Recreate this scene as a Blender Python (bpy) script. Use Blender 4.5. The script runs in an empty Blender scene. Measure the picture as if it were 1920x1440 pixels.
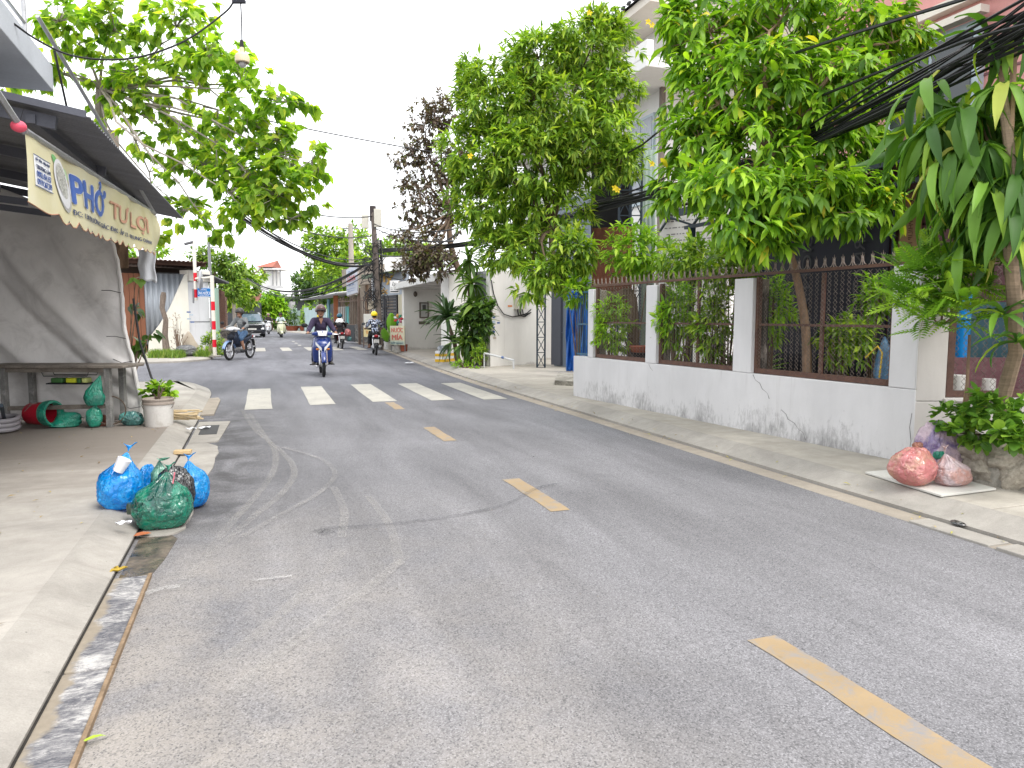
import bpy, bmesh, math, random
import numpy as np
from mathutils import noise as mnoise
from mathutils import Vector, Matrix, Euler

random.seed(7)
RNG = np.random.default_rng(7)
R = math.radians
SC = bpy.context.scene
COL = SC.collection

# ------------------------------------------------------------------ camera
EYE = 1.4
FPX = 1350.0                      # focal length in pixels of the 1920 px wide frame
PITCH = math.atan((720 - 594) / FPX)
YAW = math.atan((960 - 476) / (FPX / math.cos(PITCH)))
cam_d = bpy.data.cameras.new('camera')
cam_d.sensor_width = 36.0
cam_d.lens = FPX / 1920 * 36.0
cam_d.clip_start = 0.05
cam_d.clip_end = 2000.0
CAM = bpy.data.objects.new('camera', cam_d)
COL.objects.link(CAM)
CAM.location = (0, 0, EYE)
CAM.rotation_euler = (R(90) - PITCH, 0, -YAW)
SC.camera = CAM

# ------------------------------------------------------------------ sky (bright overcast) and soft sun
SUN_EL, SUN_AZ = R(56), R(152)    # azimuth clockwise from +Y: behind the camera, over the right shoulder
W = bpy.data.worlds.new('World')
SC.world = W
W.use_nodes = True
nt = W.node_tree
nt.nodes.clear()
wo = nt.nodes.new('ShaderNodeOutputWorld')
bg = nt.nodes.new('ShaderNodeBackground')
sky = nt.nodes.new('ShaderNodeTexSky')
sky.sky_type = 'NISHITA'
sky.sun_disc = False
sky.sun_elevation = SUN_EL
sky.sun_rotation = SUN_AZ
sky.dust_density = 4.0
sky.air_density = 1.5
hs = nt.nodes.new('ShaderNodeHueSaturation')
hs.inputs['Saturation'].default_value = 0.25
mx = nt.nodes.new('ShaderNodeMix')
mx.data_type = 'RGBA'
mx.inputs['Factor'].default_value = 0.86
mx.inputs['B'].default_value = (7.9, 8.05, 8.3, 1)      # the even white cloud layer
nt.links.new(sky.outputs['Color'], hs.inputs['Color'])
nt.links.new(hs.outputs['Color'], mx.inputs['A'])
nt.links.new(mx.outputs['Result'], bg.inputs['Color'])
bg.inputs['Strength'].default_value = 0.145
nt.links.new(bg.outputs['Background'], wo.inputs['Surface'])

sun_d = bpy.data.lights.new('sun', 'SUN')
sun_d.energy = 1.4
sun_d.angle = R(32)
sun_d.color = (1.0, 0.96, 0.9)
SUN = bpy.data.objects.new('sun', sun_d)
COL.objects.link(SUN)
sd = Vector((math.sin(SUN_AZ) * math.cos(SUN_EL), math.cos(SUN_AZ) * math.cos(SUN_EL), math.sin(SUN_EL)))
SUN.rotation_euler = sd.to_track_quat('Z', 'Y').to_euler()

SC.view_settings.view_transform = 'Standard'
SC.view_settings.look = 'None'
SC.view_settings.exposure = 1.03
SC.view_settings.gamma = 1.0
SC.view_settings.use_curve_mapping = False
SC.render.engine = 'CYCLES'
SC.cycles.max_bounces = 8
SC.cycles.transparent_max_bounces = 12
SC.cycles.use_denoising = True

# ------------------------------------------------------------------ helpers: survey of the street
_fw = Vector((math.sin(YAW) * math.cos(PITCH), math.cos(YAW) * math.cos(PITCH), -math.sin(PITCH)))
_rt = Vector((math.cos(YAW), -math.sin(YAW), 0))
_up = _rt.cross(_fw)
def _ray(px, py): return _fw * FPX + _rt * (px - 960) + _up * (720 - py)
def cp(px, py, d):                # point at distance d (along the view axis)
    return Vector((0, 0, EYE)) + _ray(px, py) * (d / FPX)
def gnd(px, py, z=0.0):           # point on a level surface
    r = _ray(px, py)
    return Vector((0, 0, EYE)) + r * ((z - EYE) / r.z)
def V(*a): return Vector(a)

# ------------------------------------------------------------------ helpers: scene objects
def tag(o, label=None, cat=None, group=None, kind=None):
    if label: o['label'] = label
    if cat: o['category'] = cat
    if group: o['group'] = group
    if kind: o['kind'] = kind
    return o
def thing(name, label, cat, loc=(0, 0, 0), rz=0.0, group=None):
    o = bpy.data.objects.new(name, None)
    o.empty_display_size = 0.1
    COL.objects.link(o)
    o.location = loc
    o.rotation_euler = (0, 0, rz)
    return tag(o, label, cat, group)
def base_m(o):
    return Matrix.LocRotScale(o.location, o.rotation_euler, o.scale)
def link(name, me, parent=None, world=True):
    o = bpy.data.objects.new(name, me)
    COL.objects.link(o)
    if parent is not None:
        o.parent = parent
        if world:                 # mesh written in world coordinates
            m = base_m(parent)
            if parent.parent is not None:
                m = parent.parent.matrix_parent_inverse @ m if False else base_m(parent.parent) @ parent.matrix_parent_inverse @ m
            o.matrix_parent_inverse = m.inverted()
    return o
def copy_tree(o, parent=None):
    c = o.copy()
    COL.objects.link(c)
    if parent is not None: c.parent = parent
    for ch in list(o.children): copy_tree(ch, c)
    return c

class MB:
    """collects shapes, then links them as one mesh object"""
    def __init__(s): s.v = []; s.f = []; s.m = []; s.mi = 0; s.M = None
    def _add(s, vs, fs):
        b = len(s.v)
        if s.M is not None: vs = [s.M @ Vector(p) for p in vs]
        s.v.extend([tuple(p) for p in vs])
        s.f.extend([tuple(b + i for i in f) for f in fs])
        s.m.extend([s.mi] * len(fs))
        return s
    def box(s, x0, x1, y0, y1, z0, z1):
        vs = [(x0,y0,z0),(x1,y0,z0),(x1,y1,z0),(x0,y1,z0),(x0,y0,z1),(x1,y0,z1),(x1,y1,z1),(x0,y1,z1)]
        return s._add(vs, [(3,2,1,0),(4,5,6,7),(0,1,5,4),(1,2,6,5),(2,3,7,6),(3,0,4,7)])
    def beam(s, a, b, w, h, up=(0,0,1)):
        a, b = Vector(a), Vector(b); t = (b - a).normalized()
        u = Vector(up); sd_ = t.cross(u)
        if sd_.length < 1e-5: sd_ = t.cross(Vector((0,1,0)))
        sd_.normalize(); u = sd_.cross(t)
        vs = []
        for p in (a, b):
            for i, j in ((-1,-1),(1,-1),(1,1),(-1,1)): vs.append(p + sd_*(i*w/2) + u*(j*h/2))
        return s._add(vs, [(0,1,2,3),(7,6,5,4),(0,4,5,1),(1,5,6,2),(2,6,7,3),(3,7,4,0)])
    def tube(s, pts, r, n=8, caps=True):
        pts = [Vector(p) for p in pts]
        rs = r if isinstance(r, (list, tuple)) else [r] * len(pts)
        vs = []; fs = []; nrm = None
        for i, p in enumerate(pts):
            t = (pts[min(i+1, len(pts)-1)] - pts[max(i-1, 0)])
            if t.length < 1e-9: t = Vector((0,0,1))
            t.normalize()
            if nrm is None:
                a = Vector((0,0,1)) if abs(t.z) < .9 else Vector((1,0,0))
                nrm = t.cross(a).normalized()
            else:
                nrm = nrm - t * nrm.dot(t)
                if nrm.length < 1e-6: nrm = t.orthogonal()
                nrm.normalize()
            bn = t.cross(nrm)
            for k in range(n):
                an = 2*math.pi*k/n
                vs.append(p + (nrm*math.cos(an) + bn*math.sin(an)) * rs[i])
        for i in range(len(pts)-1):
            for k in range(n):
                k2 = (k+1) % n
                fs.append((i*n+k, i*n+k2, (i+1)*n+k2, (i+1)*n+k))
        if caps:
            fs.append(tuple(range(n-1, -1, -1))); fs.append(tuple((len(pts)-1)*n+k for k in range(n)))
        return s._add(vs, fs)
    def loft(s, rings, closed=True, caps=True):
        n = len(rings[0]); vs = [p for r_ in rings for p in r_]; fs = []
        for i in range(len(rings)-1):
            for k in range(n if closed else n-1):
                k2 = (k+1) % n
                fs.append((i*n+k, i*n+k2, (i+1)*n+k2, (i+1)*n+k))
        if caps and closed:
            fs.append(tuple(range(n-1, -1, -1))); fs.append(tuple((len(rings)-1)*n+k for k in range(n)))
        return s._add(vs, fs)
    def lathe(s, prof, c=(0,0,0), n=20, axis='z', caps=False):
        c = Vector(c); rings = []
        for r_, h in prof:
            ring = []
            for k in range(n):
                a = 2*math.pi*k/n; x, y = r_*math.cos(a), r_*math.sin(a)
                ring.append(c + (Vector((x,y,h)) if axis == 'z' else Vector((x,h,y)) if axis == 'y' else Vector((h,x,y))))
            rings.append(ring)
        return s.loft(rings, True, caps)
    def ball(s, c, r, nu=12, nv=8, rot=None):
        c = Vector(c); rr = Vector(r) if hasattr(r, '__len__') else Vector((r,r,r)); rings = []
        for j in range(nv+1):
            th = math.pi*j/nv; ring = []
            for k in range(nu):
                a = 2*math.pi*k/nu
                p = Vector((rr.x*math.sin(th)*math.cos(a), rr.y*math.sin(th)*math.sin(a), -rr.z*math.cos(th)))
                if rot is not None: p = rot @ p
                ring.append(c + p)
            rings.append(ring)
        return s.loft(rings, True, False)
    def prism(s, poly, z0, z1):
        n = len(poly)
        vs = [(p[0],p[1],z0) for p in poly] + [(p[0],p[1],z1) for p in poly]
        fs = [tuple(range(n-1,-1,-1)), tuple(range(n, 2*n))] + [(i,(i+1)%n,n+(i+1)%n,n+i) for i in range(n)]
        return s._add(vs, fs)
    def plate(s, poly, thick):            # planar polygon in 3D, thickened along its normal
        ps = [Vector(p) for p in poly]; n = len(ps)
        nn = Vector((0,0,0))
        for i in range(n): nn += ps[i].cross(ps[(i+1)%n])
        nn.normalize()
        vs = ps + [p + nn*thick for p in ps]
        fs = [tuple(range(n-1,-1,-1)), tuple(range(n,2*n))] + [(i,(i+1)%n,n+(i+1)%n,n+i) for i in range(n)]
        return s._add(vs, fs)
    def grid(s, fn, nu, nv):
        vs = [fn(i/nu, j/nv) for j in range(nv+1) for i in range(nu+1)]
        fs = [(j*(nu+1)+i, j*(nu+1)+i+1, (j+1)*(nu+1)+i+1, (j+1)*(nu+1)+i) for j in range(nv) for i in range(nu)]
        return s._add(vs, fs)
    def raw(s, vs, fs): return s._add(vs, fs)
    def mesh(s, name, mat, smooth=True, ang=35):
        me = bpy.data.meshes.new(name)
        me.from_pydata(s.v, [], s.f)
        mats = mat if isinstance(mat, (list, tuple)) else [mat]
        for m_ in mats: me.materials.append(m_)
        if len(mats) > 1: me.polygons.foreach_set('material_index', s.m)
        if smooth:
            me.polygons.foreach_set('use_smooth', [True]*len(me.polygons))
            me.set_sharp_from_angle(angle=R(ang))
        me.update()
        return me
    def build(s, name, mat, parent=None, world=True, smooth=True, ang=35, bevel=0.0, solid=0.0, sub=0):
        o = link(name, s.mesh(name, mat, smooth, ang), parent, world)
        if solid:
            md = o.modifiers.new('solid', 'SOLIDIFY'); md.thickness = solid; md.offset = 0
        if bevel:
            md = o.modifiers.new('bevel', 'BEVEL'); md.width = bevel; md.segments = 2; md.limit_method = 'ANGLE'; md.angle_limit = R(40)
        if sub:
            md = o.modifiers.new('sub', 'SUBSURF'); md.levels = sub; md.render_levels = sub
        return o
def struct(name, mb, mat, **k):
    return tag(mb.build(name, mat, **k), kind='structure')
def one(name, mb, mat, label, cat, group=None, **k):      # a thing that is one mesh
    return tag(mb.build(name, mat, **k), label, cat, group)

# ------------------------------------------------------------------ helpers: materials
_MATS = {}
def _n(nt_, t, **k):
    n_ = nt_.nodes.new(t)
    for a, b in k.items():
        if a in n_.inputs: n_.inputs[a].default_value = b
        else: setattr(n_, a, b)
    return n_
def noise(nt_, co, scale, detail=4.0, rough=0.55, dist=0.0, stretch=None):
    if stretch:
        mp = _n(nt_, 'ShaderNodeMapping'); mp.inputs['Scale'].default_value = stretch
        nt_.links.new(co, mp.inputs['Vector']); co = mp.outputs['Vector']
    n_ = _n(nt_, 'ShaderNodeTexNoise', Scale=scale, Detail=detail, Roughness=rough, Distortion=dist)
    nt_.links.new(co, n_.inputs['Vector'])
    return n_.outputs['Fac']
def ramp(nt_, fac, stops):
    r_ = _n(nt_, 'ShaderNodeValToRGB'); cr = r_.color_ramp
    while len(cr.elements) < len(stops): cr.elements.new(0.5)
    for e, (p, c) in zip(cr.elements, stops):
        e.position = p; e.color = (c, c, c, 1) if not hasattr(c, '__len__') else (c[0], c[1], c[2], 1)
    nt_.links.new(fac, r_.inputs['Fac'])
    return r_.outputs['Color']
def mixc(nt_, fac, a, b, mode='MIX'):
    m_ = _n(nt_, 'ShaderNodeMix'); m_.data_type = 'RGBA'; m_.blend_type = mode
    for sock, val in (('Factor', fac), ('A', a), ('B', b)):
        if isinstance(val, (int, float)): m_.inputs[sock].default_value = val
        elif isinstance(val, (tuple, list)): m_.inputs[sock].default_value = (val[0], val[1], val[2], 1)
        else: nt_.links.new(val, m_.inputs[sock])
    return m_.outputs['Result']
def math_(nt_, op, a, b=0.0, clamp=False):
    m_ = _n(nt_, 'ShaderNodeMath'); m_.operation = op; m_.use_clamp = clamp
    for i, val in enumerate((a, b)):
        if isinstance(val, (int, float)): m_.inputs[i].default_value = val
        else: nt_.links.new(val, m_.inputs[i])
    return m_.outputs[0]
def new_mat(name):
    m = bpy.data.materials.new(name); m.use_nodes = True
    t = m.node_tree; t.nodes.clear()
    out = t.nodes.new('ShaderNodeOutputMaterial'); bs = t.nodes.new('ShaderNodeBsdfPrincipled')
    t.links.new(bs.outputs['BSDF'], out.inputs['Surface'])
    tc = t.nodes.new('ShaderNodeTexCoord')
    return m, t, bs, tc.outputs['Object'], out
def bump(t, bs, h, strength, dist=0.02):
    b = _n(t, 'ShaderNodeBump'); b.inputs['Strength'].default_value = strength; b.inputs['Distance'].default_value = dist
    t.links.new(h, b.inputs['Height']); t.links.new(b.outputs['Normal'], bs.inputs['Normal'])
def M(name, col, rough=0.7, var=0.18, scale=3.0, dirt=None, dirt_amt=0.0, dirt_scale=1.5, bmp=0.15, bscale=60.0, metal=0.0, spec=0.3, stretch=None, coat=0.0):
    if name in _MATS: return _MATS[name]
    m, t, bs, co, out = new_mat(name)
    f1 = noise(t, co, scale, 5, 0.6, 0.3, stretch)
    f2 = noise(t, co, bscale, 3, 0.6)
    k = ramp(t, f1, [(0.25, 1 - var), (0.75, 1 + var*0.6)])
    c = mixc(t, 1.0, col, k, 'MULTIPLY')
    k2 = ramp(t, f2, [(0.3, 1 - var*0.5), (0.7, 1 + var*0.3)])
    c = mixc(t, 1.0, c, k2, 'MULTIPLY')
    if dirt is not None:
        fd = noise(t, co, dirt_scale, 8, 0.68, 0.6)
        a = ramp(t, fd, [(0.62 - dirt_amt*0.35, 0.0), (0.78 - dirt_amt*0.25, min(1.0, 0.35 + dirt_amt))])
        c = mixc(t, a, c, dirt)
    t.links.new(c, bs.inputs['Base Color'])
    rr = ramp(t, f1, [(0.2, max(0.02, rough-0.08)), (0.8, min(1.0, rough+0.08))])
    t.links.new(rr, bs.inputs['Roughness'])
    bs.inputs['Metallic'].default_value = metal
    bs.inputs['Specular IOR Level'].default_value = spec
    bs.inputs['Coat Weight'].default_value = coat
    if bmp: bump(t, bs, f2, bmp, 0.006)
    _MATS[name] = m
    return m
def leaf_mat(name, stops, trans=0.35, rough=0.42, obj_random=False):
    """leaf: hue varies from leaf to leaf, light passes through"""
    if name in _MATS: return _MATS[name]
    m, t, bs, co, out = new_mat(name)
    if obj_random:
        rnd = _n(t, 'ShaderNodeObjectInfo').outputs['Random']
    else:
        rnd = _n(t, 'ShaderNodeNewGeometry').outputs['Random Per Island']
    c = ramp(t, rnd, stops)
    f = noise(t, co, 1.1, 3)
    c = mixc(t, 1.0, c, ramp(t, f, [(0.3, 0.95), (0.7, 1.45)]), 'MULTIPLY')
    t.links.new(c, bs.inputs['Base Color'])
    bs.inputs['Roughness'].default_value = rough
    bs.inputs['Specular IOR Level'].default_value = 0.3
    tr = _n(t, 'ShaderNodeBsdfTranslucent')
    c2 = mixc(t, 1.0, c, (1.35, 1.45, 0.55), 'MULTIPLY')
    t.links.new(c2, tr.inputs['Color'])
    mixs = _n(t, 'ShaderNodeMixShader'); mixs.inputs[0].default_value = trans
    t.links.new(bs.outputs['BSDF'], mixs.inputs[1]); t.links.new(tr.outputs['BSDF'], mixs.inputs[2])
    t.links.new(mixs.outputs[0], out.inputs['Surface'])
    _MATS[name] = m
    return m

# ------------------------------------------------------------------ helpers: lettering
def _font_mesh(txt, size=1.0, shear=0.0):
    cu = bpy.data.curves.new('lettering', 'FONT')
    cu.body = txt; cu.size = size; cu.shear = shear; cu.resolution_u = 3
    o = bpy.data.objects.new('lettering', cu); COL.objects.link(o)
    dg = bpy.context.evaluated_depsgraph_get()
    me = bpy.data.meshes.new_from_object(o.evaluated_get(dg))
    bpy.data.objects.remove(o); bpy.data.curves.remove(cu)
    n = len(me.vertices); co = np.zeros(n*3, np.float32); me.vertices.foreach_get('co', co)
    fs = [tuple(p.vertices) for p in me.polygons]; bpy.data.meshes.remove(me)
    return co.reshape(-1, 3), fs
import unicodedata
TONES = {'\u0301': 'acute', '\u0300': 'grave', '\u0309': 'hook', '\u0303': 'tilde', '\u0323': 'dot'}
def text_mesh(txt, shear=0.0):
    """letters of the built-in font; tone marks of Vietnamese are drawn over the base letters"""
    base = ''; tones = []
    for ch in txt:
        d = unicodedata.normalize('NFD', ch); tone = [TONES[c] for c in d if c in TONES]; rest = ''.join(c for c in d if c not in TONES and c != '\u031b')
        if '\u031b' in d: tone.append('horn')
        base += unicodedata.normalize('NFC', rest); tones.append(tone)
    co, fs = _font_mesh(base, 1.0, shear); vs = [tuple(map(float, p)) for p in co]; fs = list(fs)
    for i, tn in [(i_, t_) for i_, l_ in enumerate(tones) for t_ in l_]:
        a, _ = _font_mesh(base[i], 1.0, shear); b, _ = _font_mesh(base[:i+1], 1.0, shear)
        w = a[:,0].max()-a[:,0].min(); cx = b[:,0].max()-w/2; top = a[:,1].max(); bot = min(0.0, a[:,1].min())
        k = len(vs)
        if tn == 'acute': pts = [(-.05,.04),(.04,.04),(.16,.19),(.04,.19)]
        elif tn == 'grave': pts = [(-.04,.04),(.05,.04),(-.04,.19),(-.16,.19)]
        elif tn == 'dot': pts = [(.065*math.cos(q*0.785), .065*math.sin(q*0.785)) for q in range(8)]; 
        elif tn == 'tilde': pts = [(-.17,.05),(-.05,.12),(.06,.06),(.17,.13),(.17,.20),(.06,.13),(-.05,.19),(-.17,.12)]
        else: pts = [(-.045,.03),(.035,.03),(.035,.075),(.095,.12),(.095,.185),(.03,.235),(-.07,.225),(-.07,.165),(-.01,.175),(.03,.15),(-.045,.09)]
        if tn == 'horn': pts = [(w/2-0.10,-0.10),(w/2+0.0,-0.13),(w/2+0.07,-0.08),(w/2+0.10,0.0),(w/2+0.09,0.08),(w/2-0.0,0.08),(w/2+0.01,0.0),(w/2-0.04,-0.045)]
        oy = (bot-0.12) if tn == 'dot' else top
        vs += [(float(cx)+x, float(oy)+y, 0.0) for x, y in pts]; fs.append(tuple(range(k, k+len(pts))))
    me = bpy.data.meshes.new('lettering'); me.from_pydata(vs, [], fs); me.update()
    return me
def lettering(txt, mat, parent, org, ux, uy, width, height, bold=0.0, shear=0.0, place=None, name='lettering', world=True):
    """flat letters filling a width x height box whose lower left corner is org; ux, uy = its axes"""
    me = text_mesh(txt, shear)
    n = len(me.vertices); co = np.empty(n*3, np.float32); me.vertices.foreach_get('co', co); co = co.reshape(-1, 3)
    if n == 0: return None
    lo, hi = co.min(0), co.max(0)
    q = (co - lo) / np.maximum(hi - lo, 1e-6)
    kx = bold*(1.0/max(hi[0]-lo[0], 1e-6))*1.0
    ky = bold*(1.0/max(hi[1]-lo[1], 1e-6))*1.0
    shifts = [(0.0, 0.0)] if bold <= 0 else [(0, 0), (kx, 0), (-kx, 0), (0, ky*0.6), (0, -ky*0.6)]
    faces = [tuple(p.vertices) for p in me.polygons]; allv = []; allf = []
    for i_, (ax_, ay_) in enumerate(shifts):
        qq = q[:, :2] + np.array([ax_, ay_])
        if place is not None:
            pts = np.array([place(a*width, b*height, 0.0006*i_) for a, b in qq], np.float32)
        else:
            o_, x_, y_ = np.array(org), np.array(ux), np.array(uy); n_ = np.cross(x_, y_)
            pts = (o_ + np.outer(qq[:,0]*width, x_) + np.outer(qq[:,1]*height, y_) + n_*(0.0006*i_)).astype(np.float32)
        allf += [tuple(v_ + len(allv) for v_ in f_) for f_ in faces]; allv += [tuple(map(float, p_)) for p_ in pts]
    bpy.data.meshes.remove(me); me = bpy.data.meshes.new(name); me.from_pydata(allv, [], allf); me.materials.append(mat); me.update()
    return link(name, me, parent, world)

# ================================================================== GROUND, ROAD, PAVEMENTS
def catmull(pts, k=6):
    ps = [Vector((p[0], p[1], p[2] if len(p) > 2 else 0)) for p in pts]; out = []
    for i in range(len(ps)-1):
        p0, p1, p2, p3 = ps[max(i-1,0)], ps[i], ps[i+1], ps[min(i+2,len(ps)-1)]
        for j in range(k):
            t = j/k
            out.append(0.5*((2*p1)+(p2-p0)*t+(2*p0-5*p1+4*p2-p3)*t*t+(3*p1-p0-3*p2+p3)*t**3))
    out.append(ps[-1])
    return out
def offset(line, d):
    out = []
    for i, p in enumerate(line):
        t = line[min(i+1, len(line)-1)] - line[max(i-1, 0)]
        t.z = 0; t.normalize()
        out.append(p + Vector((t.y, -t.x, 0))*d)     # d > 0: to the right of travel
    return out
def strip(mb, lines, zs):                            # lines: polylines of equal length, zs: their heights
    n = len(lines[0]); vs = []
    for l, z in zip(lines, zs): vs += [(p.x, p.y, z) for p in l]
    fs = [(a*n+i, (a+1)*n+i, (a+1)*n+i+1, a*n+i+1) for a in range(len(lines)-1) for i in range(n-1)]
    mb.raw(vs, fs)

def asphalt_mat():
    m, t, bs, co, out = new_mat('asphalt')
    sx = _n(t, 'ShaderNodeSeparateXYZ'); t.links.new(co, sx.inputs[0])
    vo = _n(t, 'ShaderNodeTexVoronoi', Scale=165.0); t.links.new(co, vo.inputs['Vector'])
    bw = _n(t, 'ShaderNodeRGBToBW'); t.links.new(vo.outputs['Color'], bw.inputs[0])
    chips = ramp(t, bw.outputs[0], [(0.08, 0.55), (0.35, 0.9), (0.62, 1.06), (0.92, 1.45)])
    edge = ramp(t, vo.outputs['Distance'], [(0.0, 1.06), (0.5, 0.98), (0.8, 0.85)])
    fine = ramp(t, noise(t, co, 260, 2, 0.7), [(0.3, 0.75), (0.7, 1.25)])
    streak = ramp(t, noise(t, co, 0.8, 6, 0.62, 0.3, (2.2, 0.35, 1)), [(0.3, 0.74), (0.7, 1.18)])
    patch = ramp(t, noise(t, co, 0.35, 5, 0.6, 0.5), [(0.3, 0.84), (0.7, 1.12)])
    c = mixc(t, 1.0, (0.203, 0.199, 0.208), chips, 'MULTIPLY')
    for k in (edge, fine, streak, patch): c = mixc(t, 1.0, c, k, 'MULTIPLY')
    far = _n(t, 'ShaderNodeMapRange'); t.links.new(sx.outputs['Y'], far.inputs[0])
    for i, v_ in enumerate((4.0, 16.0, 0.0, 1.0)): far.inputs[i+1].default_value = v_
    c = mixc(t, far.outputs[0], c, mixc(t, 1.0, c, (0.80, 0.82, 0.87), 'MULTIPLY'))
    # sandy dust that traffic pushes to the left edge
    d1 = _n(t, 'ShaderNodeMapRange'); t.links.new(sx.outputs['X'], d1.inputs[0])
    for i, v_ in enumerate((1.9, -0.55, 0.0, 1.0)): d1.inputs[i+1].default_value = v_
    d2 = _n(t, 'ShaderNodeMapRange'); t.links.new(sx.outputs['Y'], d2.inputs[0])
    for i, v_ in enumerate((6.3, 2.6, 0.0, 1.0)): d2.inputs[i+1].default_value = v_
    dn = ramp(t, noise(t, co, 1.6, 8, 0.68, 0.4), [(0.3, 0.0), (0.72, 1.0)])
    dm = math_(t, 'MULTIPLY', math_(t, 'MULTIPLY', d1.outputs[0], d2.outputs[0]), math_(t, 'MULTIPLY', dn, 0.75), True)
    holes = ramp(t, bw.outputs[0], [(0.1, 0.25), (0.4, 1.0)])
    c = mixc(t, math_(t, 'MULTIPLY', dm, holes), c, (0.42, 0.375, 0.32))
    # dark damp patch beside the left drain
    w1 = _n(t, 'ShaderNodeMapRange'); t.links.new(sx.outputs['X'], w1.inputs[0])
    for i, v_ in enumerate((0.5, -0.3, 0.0, 1.0)): w1.inputs[i+1].default_value = v_
    w2 = ramp(t, math_(t, 'MULTIPLY', sx.outputs['Y'], 0.05), [(0.215, 0.0), (0.28, 1.0), (0.5, 1.0), (0.66, 0.0)])
    wn = ramp(t, noise(t, co, 2.4, 6, 0.65, 0.5), [(0.36, 0.0), (0.6, 1.0)])
    wet = math_(t, 'MULTIPLY', math_(t, 'MULTIPLY', w1.outputs[0], w2), wn)
    c = mixc(t, math_(t, 'MULTIPLY', wet, 0.75), c, (0.055, 0.053, 0.055))
    spots = ramp(t, noise(t, co, 1.15, 2, 0.4, 0.2, (1, 0.7, 1)), [(0.70, 0.0), (0.76, 0.42)])
    c = mixc(t, spots, c, (0.075, 0.075, 0.08))
    t.links.new(c, bs.inputs['Base Color'])
    bs.inputs['Roughness'].default_value = 0.86
    bs.inputs['Specular IOR Level'].default_value = 0.22
    hh = math_(t, 'ADD', math_(t, 'MULTIPLY', bw.outputs[0], 0.5), math_(t, 'MULTIPLY', vo.outputs['Distance'], -1.0))
    bump(t, bs, hh, 0.35, 0.005)
    _MATS['asphalt'] = m
    return m
def concrete_mat(name, col, stain=None, y0=0, y1=1, amt=0.0):
    m, t, bs, co, out = new_mat(name)
    k1 = ramp(t, noise(t, co, 0.9, 7, 0.65, 0.5), [(0.28, 0.66), (0.72, 1.10)])
    k2 = ramp(t, noise(t, co, 7.0, 6, 0.7, 0.3), [(0.3, 0.88), (0.7, 1.07)])
    k3 = ramp(t, noise(t, co, 140, 3, 0.7), [(0.3, 0.88), (0.7, 1.08)])
    c = mixc(t, 1.0, col, k1, 'MULTIPLY')
    for k in (k2, k3): c = mixc(t, 1.0, c, k, 'MULTIPLY')
    brush = ramp(t, noise(t, co, 2.0, 7, 0.7, 0.8, (0.6, 2.6, 1)), [(0.52, 0.0), (0.74, 0.5)])
    c = mixc(t, brush, c, (col[0]*0.55, col[1]*0.53, col[2]*0.52))
    if stain is not None:
        sx = _n(t, 'ShaderNodeSeparateXYZ'); t.links.new(co, sx.inputs[0])
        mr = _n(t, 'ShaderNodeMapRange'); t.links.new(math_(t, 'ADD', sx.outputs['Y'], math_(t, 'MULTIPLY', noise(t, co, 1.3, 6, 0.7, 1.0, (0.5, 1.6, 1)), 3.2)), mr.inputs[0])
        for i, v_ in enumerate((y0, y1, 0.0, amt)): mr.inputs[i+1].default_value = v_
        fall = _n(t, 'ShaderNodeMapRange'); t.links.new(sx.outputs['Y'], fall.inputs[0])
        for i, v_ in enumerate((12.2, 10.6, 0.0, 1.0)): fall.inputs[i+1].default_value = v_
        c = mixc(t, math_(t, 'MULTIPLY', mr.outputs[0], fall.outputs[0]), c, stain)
    pit = ramp(t, noise(t, co, 28, 4, 0.8), [(0.24, 0.45), (0.34, 1.0)])
    c = mixc(t, 1.0, c, pit, 'MULTIPLY')
    t.links.new(c, bs.inputs['Base Color'])
    bs.inputs['Roughness'].default_value = 0.85
    bs.inputs['Specular IOR Level'].default_value = 0.2
    bump(t, bs, noise(t, co, 55, 6, 0.7), 0.35, 0.006)
    _MATS[name] = m
    return m
def paint_mat(name, col, wear=0.5, under=(0.21, 0.205, 0.21)):
    m, t, bs, co, out = new_mat(name)
    a = ramp(t, noise(t, co, 9, 9, 0.72, 0.4), [(0.24 + wear*0.1, 0.0), (0.36 + wear*0.18, 1.0)])
    b = ramp(t, noise(t, co, 120, 3, 0.7), [(0.25, 0.15), (0.42, 1.0)])
    k = ramp(t, noise(t, co, 2.2, 5, 0.6), [(0.3, 0.82), (0.7, 1.08)])
    c = mixc(t, math_(t, 'MULTIPLY', a, b), under, mixc(t, 1.0, col, k, 'MULTIPLY'))
    t.links.new(c, bs.inputs['Base Color']); bs.inputs['Roughness'].default_value = 0.75
    bump(t, bs, noise(t, co, 110, 3), 0.3, 0.004)
    _MATS[name] = m
    return m
def mark_mat(name, col, dens):
    m, t, bs, co, out = new_mat(name)
    bs.inputs['Base Color'].default_value = (*col, 1); bs.inputs['Roughness'].default_value = 0.9
    tr = _n(t, 'ShaderNodeBsdfTransparent'); ms = _n(t, 'ShaderNodeMixShader')
    a = ramp(t, noise(t, co, 42, 5, 0.75), [(0.35, 0.0), (0.62, dens)])
    b = ramp(t, noise(t, co, 2.3, 4, 0.6), [(0.3, 0.25), (0.6, 1.0)])
    t.links.new(math_(t, 'MULTIPLY', a, b), ms.inputs[0])
    t.links.new(tr.outputs[0], ms.inputs[1]); t.links.new(bs.outputs[0], ms.inputs[2]); t.links.new(ms.outputs[0], out.inputs['Surface'])
    return m

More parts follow.
